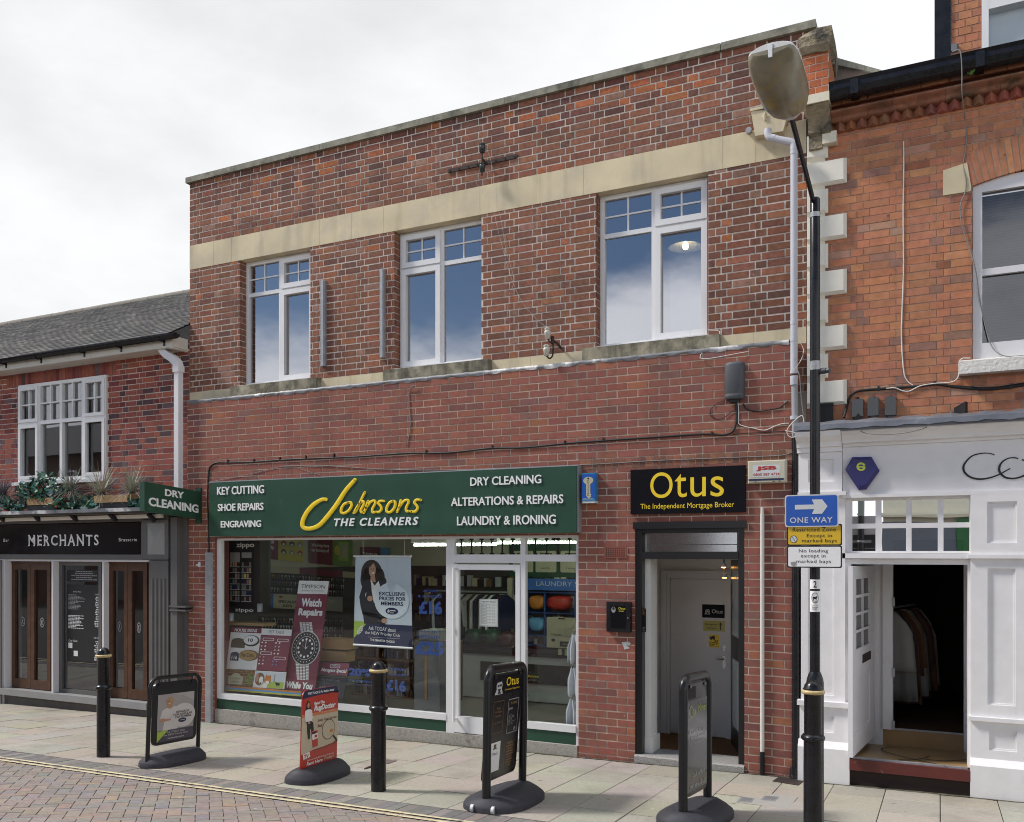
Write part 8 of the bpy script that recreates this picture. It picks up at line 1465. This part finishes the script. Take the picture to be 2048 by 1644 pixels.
def d_rew(p, mb, t):
    u0, v0, u1, v1 = .085, .20, .915, .955; U = lambda u: u0 + (u1 - u0) * u; Vv = lambda v: v0 + (v1 - v0) * v
    p.rect(mb, u0, v0, u1, v1, .001, 0); p.rect(mb, u0, Vv(.765), u1, v1, .0015, 1); p.poly(mb, [(u0, Vv(.78)), (U(.3), Vv(.765)), (u0, v1)], .0025, 2); p.poly(mb, [(U(.3), v0), (u1, v0), (u1, Vv(.2)), (U(.7), Vv(.06))], .0012, 9)
    p.ell(mb, U(.325), Vv(.165), .085, .078, .002, 3); p.ell(mb, U(.285), Vv(.17), .062, .062, .003, 4); p.ell(mb, U(.265), Vv(.155), .008, .007, .004, 7, 8); p.ell(mb, U(.305), Vv(.15), .008, .007, .004, 7, 8); p.poly(mb, [(U(.25), Vv(.22)), (U(.37), Vv(.22)), (U(.40), Vv(.29)), (U(.22), Vv(.30))], .0025, 4); p.poly(mb, [(U(.225), Vv(.135)), (U(.25), Vv(.095)), (U(.33), Vv(.075)), (U(.40), Vv(.14)), (U(.38), Vv(.25)), (U(.345), Vv(.17)), (U(.31), Vv(.115))], .0045, 3); p.ell(mb, U(.305), Vv(.20), .018, .006, .004, 5)
    p.poly(mb, [(U(.12), Vv(.34)), (U(.24), Vv(.29)), (U(.33), Vv(.325)), (U(.43), Vv(.27)), (U(.56), Vv(.30)), (U(.58), Vv(.45)), (U(.55), Vv(.765)), (U(.14), Vv(.765)), (U(.18), Vv(.6)), (U(.06), Vv(.52))], .003, 6); p.poly(mb, [(U(.07), Vv(.51)), (U(.14), Vv(.5)), (U(.24), Vv(.525)), (U(.36), Vv(.53)), (U(.35), Vv(.565)), (U(.13), Vv(.585)), (U(.07), Vv(.56))], .004, 4)
    p.ell(mb, U(.70), Vv(.49), .275, .195, .005, 6, 32)
    for k, (tx, a, b) in enumerate((('REWARDS', .49, .85), ('FOR REGULAR', .42, .95), ('CUSTOMERS', .46, .92))): p.text(mb, tx, U(a), Vv(.385 + k * .055), U(b), Vv(.43 + k * .055), w=.007, mi=7, bold=.02)
    p.ell(mb, U(.67), Vv(.595), .095, .036, .006, 8); p.rect(mb, U(.6), Vv(.59), U(.74), Vv(.6), .007, 6)
    p.text(mb, 'Ask TODAY about', U(.26), Vv(.795), U(.76), Vv(.835), w=.0035, mi=6); p.text(mb, 'the NEW Priority Club', U(.18), Vv(.855), U(.85), Vv(.9), w=.0035, mi=6); p.text(mb, 'THE SMARTER CHOICE', U(.28), Vv(.935), U(.74), Vv(.96), w=.0035, mi=6, bold=.03)
swing('black-framed swing sign with a poster of a smiling woman in white, by the restaurant', (294, 1536), .70, .865, rad(94), d_rew, ['p_grey2' if 'p_grey2' in M else 'p_grey', flat('p_slate', (.06, .055, .08), .5), 'p_lime', 'p_blond', flat('p_tanskin', (.40, .24, .15), .5), 'p_white', flat('p_offwhite', (.55, .54, .53), .5), 'p_black', 'p_navy', flat('p_grey2', (.38, .37, .37), .5)], bl=.76)
def owl(p, mb, u, v, w_, h, mi):
    p.poly(mb, [(u + w_ * a, v + h * b) for a, b in ((.25, .1), (.75, .05), (.85, .3), (.8, .6), (.95, 1), (0, 1), (.2, .6), (.15, .3))], .002, mi); p.ell(mb, u + w_ * .38, v + h * .35, w_ * .12, h * .1, .003, mi + 1, 12); p.ell(mb, u + w_ * .65, v + h * .33, w_ * .12, h * .1, .003, mi + 1, 12); p.poly(mb, [(u + w_ * a, v + h * b) for a, b in ((.3, .6), (.7, .58), (.6, .75), (.75, .95), (.35, .95), (.42, .75))], .003, mi + 1)
def d_otus(p, mb, t):
    p.rect(mb, .02, .02, .98, .20, .001, 3); owl(p, mb, .12, .07, .26, .125, 1); p.text(mb, 'Otus', .46, .045, .86, .13, w=.003, mi=0, bold=.01); p.text(mb, 'The Independent Mortgage Broker', .42, .155, .90, .175, w=.003, mi=0)
    def fr(u0, v0, u1, v1, mi, th=.006): [p.rect(mb, *q, .002, mi) for q in ((u0, v0, u1, v0 + th * .6), (u0, v1 - th * .6, u1, v1), (u0, v0, u0 + th, v1), (u1 - th, v0, u1, v1))]
    fr(.12, .26, .44, .56, 4); [p.text(mb, tx, a, .315 + k * .035 + (k > 2) * .03, b, .34 + k * .035 + (k > 2) * .03, w=.002, mi=4) for k, (tx, a, b) in enumerate((('Free', .23, .34), ('Mortgage', .18, .39), ('Review', .2, .37), ('Just walk in', .15, .41)))]
    fr(.58, .265, .92, .60, 5, .014); p.text(mb, 'IN 2 MINS', .66, .295, .85, .32, w=.002, mi=4, bold=.02); lines(p, mb, .62, .88, .35, .39, 1, 31, 5); lines(p, mb, .62, .88, .42, .52, 8, 32, 6); owl(p, mb, .80, .545, .07, .035, 1)
    p.rect(mb, .10, .645, .42, .92, .002, 7); owl(p, mb, .2, .66, .12, .05, 3); p.text(mb, 'Otus', .17, .735, .34, .765, w=.004, mi=6); lines(p, mb, .17, .36, .78, .90, 7, 33, 6, True)
    fr(.56, .68, .9, .95, 4, .004); lines(p, mb, .6, .86, .69, .93, 9, 34, 4, True)
ot1 = swing('tall black swing sign with four notices and wheels, in front of the shop door', (972, 1623), .76, 1.12, rad(93), d_otus, ['yellow', 'p_silver', 'p_black', 'sign_black', flat('p_bronze', (.26, .15, .05), .5), 'p_grey', 'chalk', 'p_white'], wheel=True, hoopr=.035, rc=.10, bl=.92, bw=.56, lean_=.07)
def d_chalk(p, mb, t):
    p.rect(mb, .03, .15, .97, .96, .001, 3); p.rect(mb, .03, .03, .40, .135, .002, 2); p.stroke(mb, [(.20, .20), (.12, .22), (.10, .27), (.16, .30), (.22, .27), (.20, .21)], .008, .003, 0, .7); p.text(mb, 'tus', .25, .23, .40, .29, w=.003, mi=0, shear=.3); p.text(mb, 'Monies', .50, .20, .92, .27, w=.003, mi=0, shear=.3)
    for k, (tx, a, b) in enumerate((('Where have', .06, .8), ('your savings', .15, .9), ('gone?', .35, .8))): p.text(mb, tx, a, .41 + k * .055, b, .45 + k * .055, w=.003, mi=1, shear=.3)
    p.text(mb, 'call office', .25, .80, .85, .84, w=.003, mi=1, shear=.3); p.text(mb, 'or walk in', .12, .89, .9, .935, w=.003, mi=1, shear=.3)
ot2 = swing('tall black swing sign with chalk handwriting, in front of the office doorway', (1366, 1653), .60, 1.10, rad(86), d_chalk, [flat('chalk_yellow', (.42, .46, .12), .8), flat('chalk_white', (.45, .45, .44), .8), 'sign_black', mat('board_gloss', (.012, .012, .013), .12, var=.15, bump=.05, bs=6, spec=.6)], hoopr=.035, rc=.09, bl=.84, bw=.52)
# red panel sign
pf = onG(599, 1567); angr = rad(97); WR, HR = .645, .83; cR = pf + V((cos(angr), sin(angr), 0)) * (WR / 2); cR.z = gz(cR.x, cR.y); rs = thing('pavement_sign', 'red carpet cleaner hire sign with a navy top on a rounded rubber base', 'pavement sign', cR, 'signs standing on the pavement', local=True); place(rs, cR, angr)
mb = MB(); sign_base(mb, .80, .44, .125); mb.build('base', 'rubber', rs, local=True)
flat('rd_red', (.50, .035, .018), .35); flat('rd_dark', (.24, .02, .012), .35); flat('rd_tan', (.56, .47, .34), .35); flat('rd_or', (.62, .20, .07), .35); flat('rd_brown', (.13, .05, .03), .4)
pts = [(-WR / 2, .11), (WR / 2, .11), (WR / 2, HR - .07)] + [(WR / 2 - .07 + .07 * cos(k * pi / 12), HR - .07 + .07 * sin(k * pi / 12)) for k in range(7)] + [(-WR / 2 + .07 - .07 * sin(k * pi / 12), HR - .07 + .07 * cos(k * pi / 12)) for k in range(7)]
mb = MB(); mb.prism([(x, -.004, z) for x, z in pts], (0, .008, 0)); mb.build('sign_panel', 'rd_red', rs, local=True)
p = Panel((-WR / 2, -.0055, HR), (WR / 2, -.0055, HR), (WR / 2, -.0055, .11), (-WR / 2, -.0055, .11)); mb = MB(); ru, rv = .07 / WR, .07 / (HR - .11)
top = [(0, .105), (0, rv)] + [(ru - ru * cos(k * pi / 12), rv - rv * sin(k * pi / 12)) for k in range(1, 7)] + [(1 - ru + ru * sin(k * pi / 12), rv - rv * cos(k * pi / 12)) for k in range(7)] + [(1, .075), (.75, .082), (.45, .085), (.2, .092)]
p.poly(mb, top, .0008, 1); p.text(mb, 'FAST TRACK ID For Machine Rental', .14, .03, .86, .062, w=.002, mi=0, bold=.03)
for k, key in enumerate((2, 2, 3, 3, 4)): v = .285 + k * .02; p.rect(mb, 0, v, 1, v + .0201, .0006, 8 if k in (0,) else (7 if k < 3 else 2)) if k < 4 else None
p.poly(mb, [(0, .345), (1, .345), (1, .725), (.85, .755), (.6, .77), (.35, .775), (0, .80)], .0008, 2); p.poly(mb, [(1, .725), (.85, .755), (.6, .77), (.3, .778), (.3, .792), (.65, .79), (.9, .775), (1, .76)], .001, 6)
p.text(mb, 'Rent The', .31, .165, .60, .205, w=.002, mi=0, bold=.05, shear=.2); p.text(mb, 'RugDoctor', .31, .212, .92, .305, w=.002, mi=0, bold=.055, shear=.25); p.text(mb, 'The Carpet Clean Experts', .52, .312, .90, .326, w=.002, mi=0)
p.text(mb, 'Bring Your Carpets', .42, .40, .96, .44, w=.002, mi=9, bold=.03, shear=.25); p.text(mb, 'Back To Life!', .42, .465, .80, .505, w=.002, mi=9, bold=.03, shear=.25)
p.ell(mb, .16, .19, .05, .05, .002, 10); p.poly(mb, [(.11, .18), (.21, .18), (.225, .25), (.10, .25)], .0018, 10); p.ell(mb, .16, .195, .03, .035, .003, 4); p.poly(mb, [(.08, .26), (.13, .245), (.20, .245), (.26, .265), (.28, .36), (.26, .40), (.10, .40), (.07, .33)], .0025, 0); p.poly(mb, [(.09, .395), (.26, .395), (.25, .5), (.22, .5), (.23, .62), (.17, .63), (.14, .5), (.13, .42)], .002, 10); p.ell(mb, .19, .415, .03, .018, .003, 4); p.poly(mb, [(.22, .41), (.30, .42), (.32, .53), (.25, .54)], .0022, 10)
p.poly(mb, [(.25, .54), (.42, .535), (.44, .74), (.30, .75)], .003, 5); p.poly(mb, [(.27, .575), (.43, .57), (.435, .64), (.285, .65)], .004, 0); p.rect(mb, .34, .59, .41, .625, .005, 5); p.ell(mb, .33, .56, .06, .015, .004, 10)
p.ell(mb, .73, .56, .185, .135, .0015, 10, 36); p.ell(mb, .73, .56, .172, .125, .0022, 2, 36); p.rect(mb, .76, .46, .82, .66, .0028, 11); p.rect(mb, .77, .57, .86, .605, .0034, 12); p.poly(mb, [(.85, .665), (.88, .65), (.99, .725), (.96, .75)], .003, 10)
p.poly(mb, [(.04, .80), (.22, .785), (.24, .855), (.06, .872)], .003, 0); p.text(mb, 'TV', .07, .81, .2, .857, w=.004, mi=5, bold=.05)
p.text(mb, "Dirt and Stains Don't Stand A Chance!", .16, .882, .90, .902, w=.002, mi=0, bold=.01, shear=.2); p.text(mb, 'Rent Here', .15, .915, .58, .96, w=.002, mi=0, bold=.04, shear=.2); p.text(mb, 'Today!', .62, .91, .90, .962, w=.002, mi=2, bold=.03, shear=.3); p.text(mb, 'www.rugdoctor.co.uk', .36, .975, .70, .99, w=.002, mi=0)
mb.build('print', ['p_white', 'p_navy', 'rd_tan', 'rd_or', 'p_skin', 'rd_red', 'rd_dark', 'rd_or', 'rd_red', 'rd_brown', 'p_black', 'p_cream', 'p_orange'], rs, local=True)
# signs inside the office doorway
DZ = lambda x, y: (1180 + x / 3.045, 1040 + y / 3.045)
def DPn(xl, yt, xr, yb_, Y): a, b = W(*DZ(xl, yt), Y), W(*DZ(xr, yb_), Y); return (a.x, Y, a.z), (b.x, Y, a.z), (b.x, Y, b.z), (a.x, Y, b.z)
Yd = yb - .05; yb_door = 1.55; Yd = yb_door - .047
poster('door_sign', 'black sign with a white name and owl on the white inner door', 'sign', *DPn(683, 513, 820, 598, Yd), ['sign_black', 'p_silver', 'p_black'], lambda p, mb: (owl(p, mb, .1, .35, .28, .4, 1), p.text(mb, 'Otus', .43, .36, .92, .66, mi=1, bold=.01)), t=.004, group='signs on the white inner door')
poster('door_sign', 'yellow reception sign with an upward arrow on the white inner door', 'sign', *DPn(690, 612, 820, 680, Yd), [flat('paper_yellow', (.56, .50, .16), .6), 'p_black'], lambda p, mb: (p.text(mb, 'Reception', .1, .25, .66, .48, mi=1, bold=.01), p.text(mb, '1st Floor', .18, .6, .6, .8, mi=1, bold=.01), p.rect(mb, .79, .3, .84, .85, .0014, 1), p.poly(mb, [(.74, .36), (.815, .12), (.89, .36)], .0014, 1)), t=.003, group='signs on the white inner door')
poster('door_sign', 'small yellow camera warning sign above the handle of the white inner door', 'sign', *DPn(723, 696, 785, 777, Yd), ['yellow', 'p_black'], lambda p, mb: (p.poly(mb, [(.08, .22), (.55, .06), (.65, .28), (.2, .45)], .0014, 1), p.poly(mb, [(.45, .35), (.55, .3), (.7, .5), (.9, .42), (.94, .5), (.68, .58)], .0014, 1), p.text(mb, 'CCTV', .06, .6, .92, .8, mi=1, bold=.04), lines(p, mb, .1, .9, .86, .95, 1, 3, 1)), t=.003, group='signs on the white inner door')
a = V((os0 + .14, .0, 0)); q = [onS(*DZ(315, 532), os0 + .135), onS(*DZ(341, 540), os0 + .135), onS(*DZ(341, 682), os0 + .135), onS(*DZ(315, 684), os0 + .135)]
poster('jamb_notice', 'black notice on the left side wall just inside the office doorway', 'notice', *q, ['sign_black', 'p_bronze', 'p_grey'], lambda p, mb: (lines(p, mb, .1, .9, .05, .3, 4, 5, 1), lines(p, mb, .2, .8, .8, .95, 3, 6, 2)), t=.004)
c = W(1297, 1199, .7); mb = MB(); mb.box(sl_ + .0, sl_ + .07, .62, .80, c.z - .06, c.z + .08); tag(mb.build('wall_monitor', 'black_matt', loc=(sl_, .7, c.z), bevel=.005), 'small black box on the wall inside the office doorway', 'box')

# ------------------------------------------------------------------ across the street: seen in the window panes
opp = thing('opposite_terrace', 'long dark brick terrace across the street reflected in the shop windows', 'building', (-16, -16.5, gz(-16, -14))); mb = MB()
g1_ = gp(-16, -15.5)[2]
mb.box(-44, -7.5, -24, -16.5, g1_ - 1.5, 6.4); mb.build('wall', mat('far_brick', (.13, .07, .055), .9, var=.3, vs=1.5, bump=.2), opp); mb = MB(); mb.prism([(-44.2, -16.2, 6.38), (-44.2, -20.2, 8.4), (-44.2, -24.2, 6.38)], (37, 0, 0)); mb.build('roof', 'slate_far' if 'slate_far' in M else flat('slate_far', (.06, .06, .065), .8), opp)
for k in range(12):
    x = -43 + k * 3.0; w2 = MB(); w2.box(x, x + 1.1, -16.5, -16.44, 4.2, 5.7); o = w2.build('window', 'upvc', opp); w2 = MB(); w2.face([(x + .07, -16.435, 4.27), (x + 1.03, -16.435, 4.27), (x + 1.03, -16.435, 5.63), (x + .07, -16.435, 5.63)][::-1]); w2.build('pane', 'dark', o); w2 = MB(); w2.box(x - .3, x + 1.9, -16.5, -16.42, g1_, 3.2); w2.build('shopfront', ('grey_paint', 'maroon', 'dark', 'grey_light')[k % 4], opp)
op2 = thing('opposite_shop', 'cream rendered shop with a green front across the street, mirrored in the fanlight', 'building', (2.5, -15, g1_)); mb = MB(); mb.box(-1.25, 8, -23, -15, g1_ - 1.5, 6.6); mb.build('wall', flat('cream_render', (.62, .58, .42), .8, stain=((.5, .46, .33), 1, .5, .9)), op2); mb = MB(); mb.box(-1.27, .35, -15, -14.94, g1_ - 1, 2.96); mb.build('grey_pilaster', flat('grey_blue', (.13, .15, .18), .6), op2); mb = MB(); mb.box(.36, 7, -15, -14.9, g1_ - 1, 3.05); mb.build('green_shopfront', flat('bright_green', (.02, .14, .04), .5), op2); mb = MB(); mb.box(-1.3, 8, -15, -14.86, 3.08, 3.2); mb.build('cornice', 'cream_render', op2)
tr = thing('street_tree', 'leafy tree across the street, mirrored in the fanlight of the boutique', 'tree', (-4.6, -21, g1_ + .3)); mb = MB(); mb.tube([(-4.6, -21, g1_ - .5), (-4.55, -21, 2.2), (-4.4, -21.1, 3.6)], [.14, .11, .06], 10); mb.tube([(-4.57, -21, 2.1), (-3.8, -20.8, 3.3)], [.06, .025], 8); mb.tube([(-4.57, -21, 2.4), (-5.3, -21.1, 3.7)], [.06, .025], 8); mb.build('trunk', 'wood', tr)
mb = MB(); r = random.Random(90)
for i in range(1500):
    c = V(r.choice(((-4.4, -21, 3.7), (-3.7, -20.8, 3.2), (-5.3, -21, 3.8), (-3.4, -21, 2.7), (-4.6, -20.9, 4.4)))) + V((r.gauss(0, .45), r.gauss(0, .4), r.gauss(0, .4))); a = V((r.uniform(-1, 1), r.uniform(-1, 1), r.uniform(-1, 1))).normalized(); b = a.cross(V((r.uniform(-1, 1), r.uniform(-1, 1), r.uniform(-1, 1)))).normalized(); l = r.uniform(.05, .1); mb.face([c - a * l, c + b * l * .5, c + a * l, c - b * l * .5], 0, tuple(x * r.uniform(.6, 1.4) for x in (.05, .10, .03)))
mb.build('crown', 'leaf', tr)
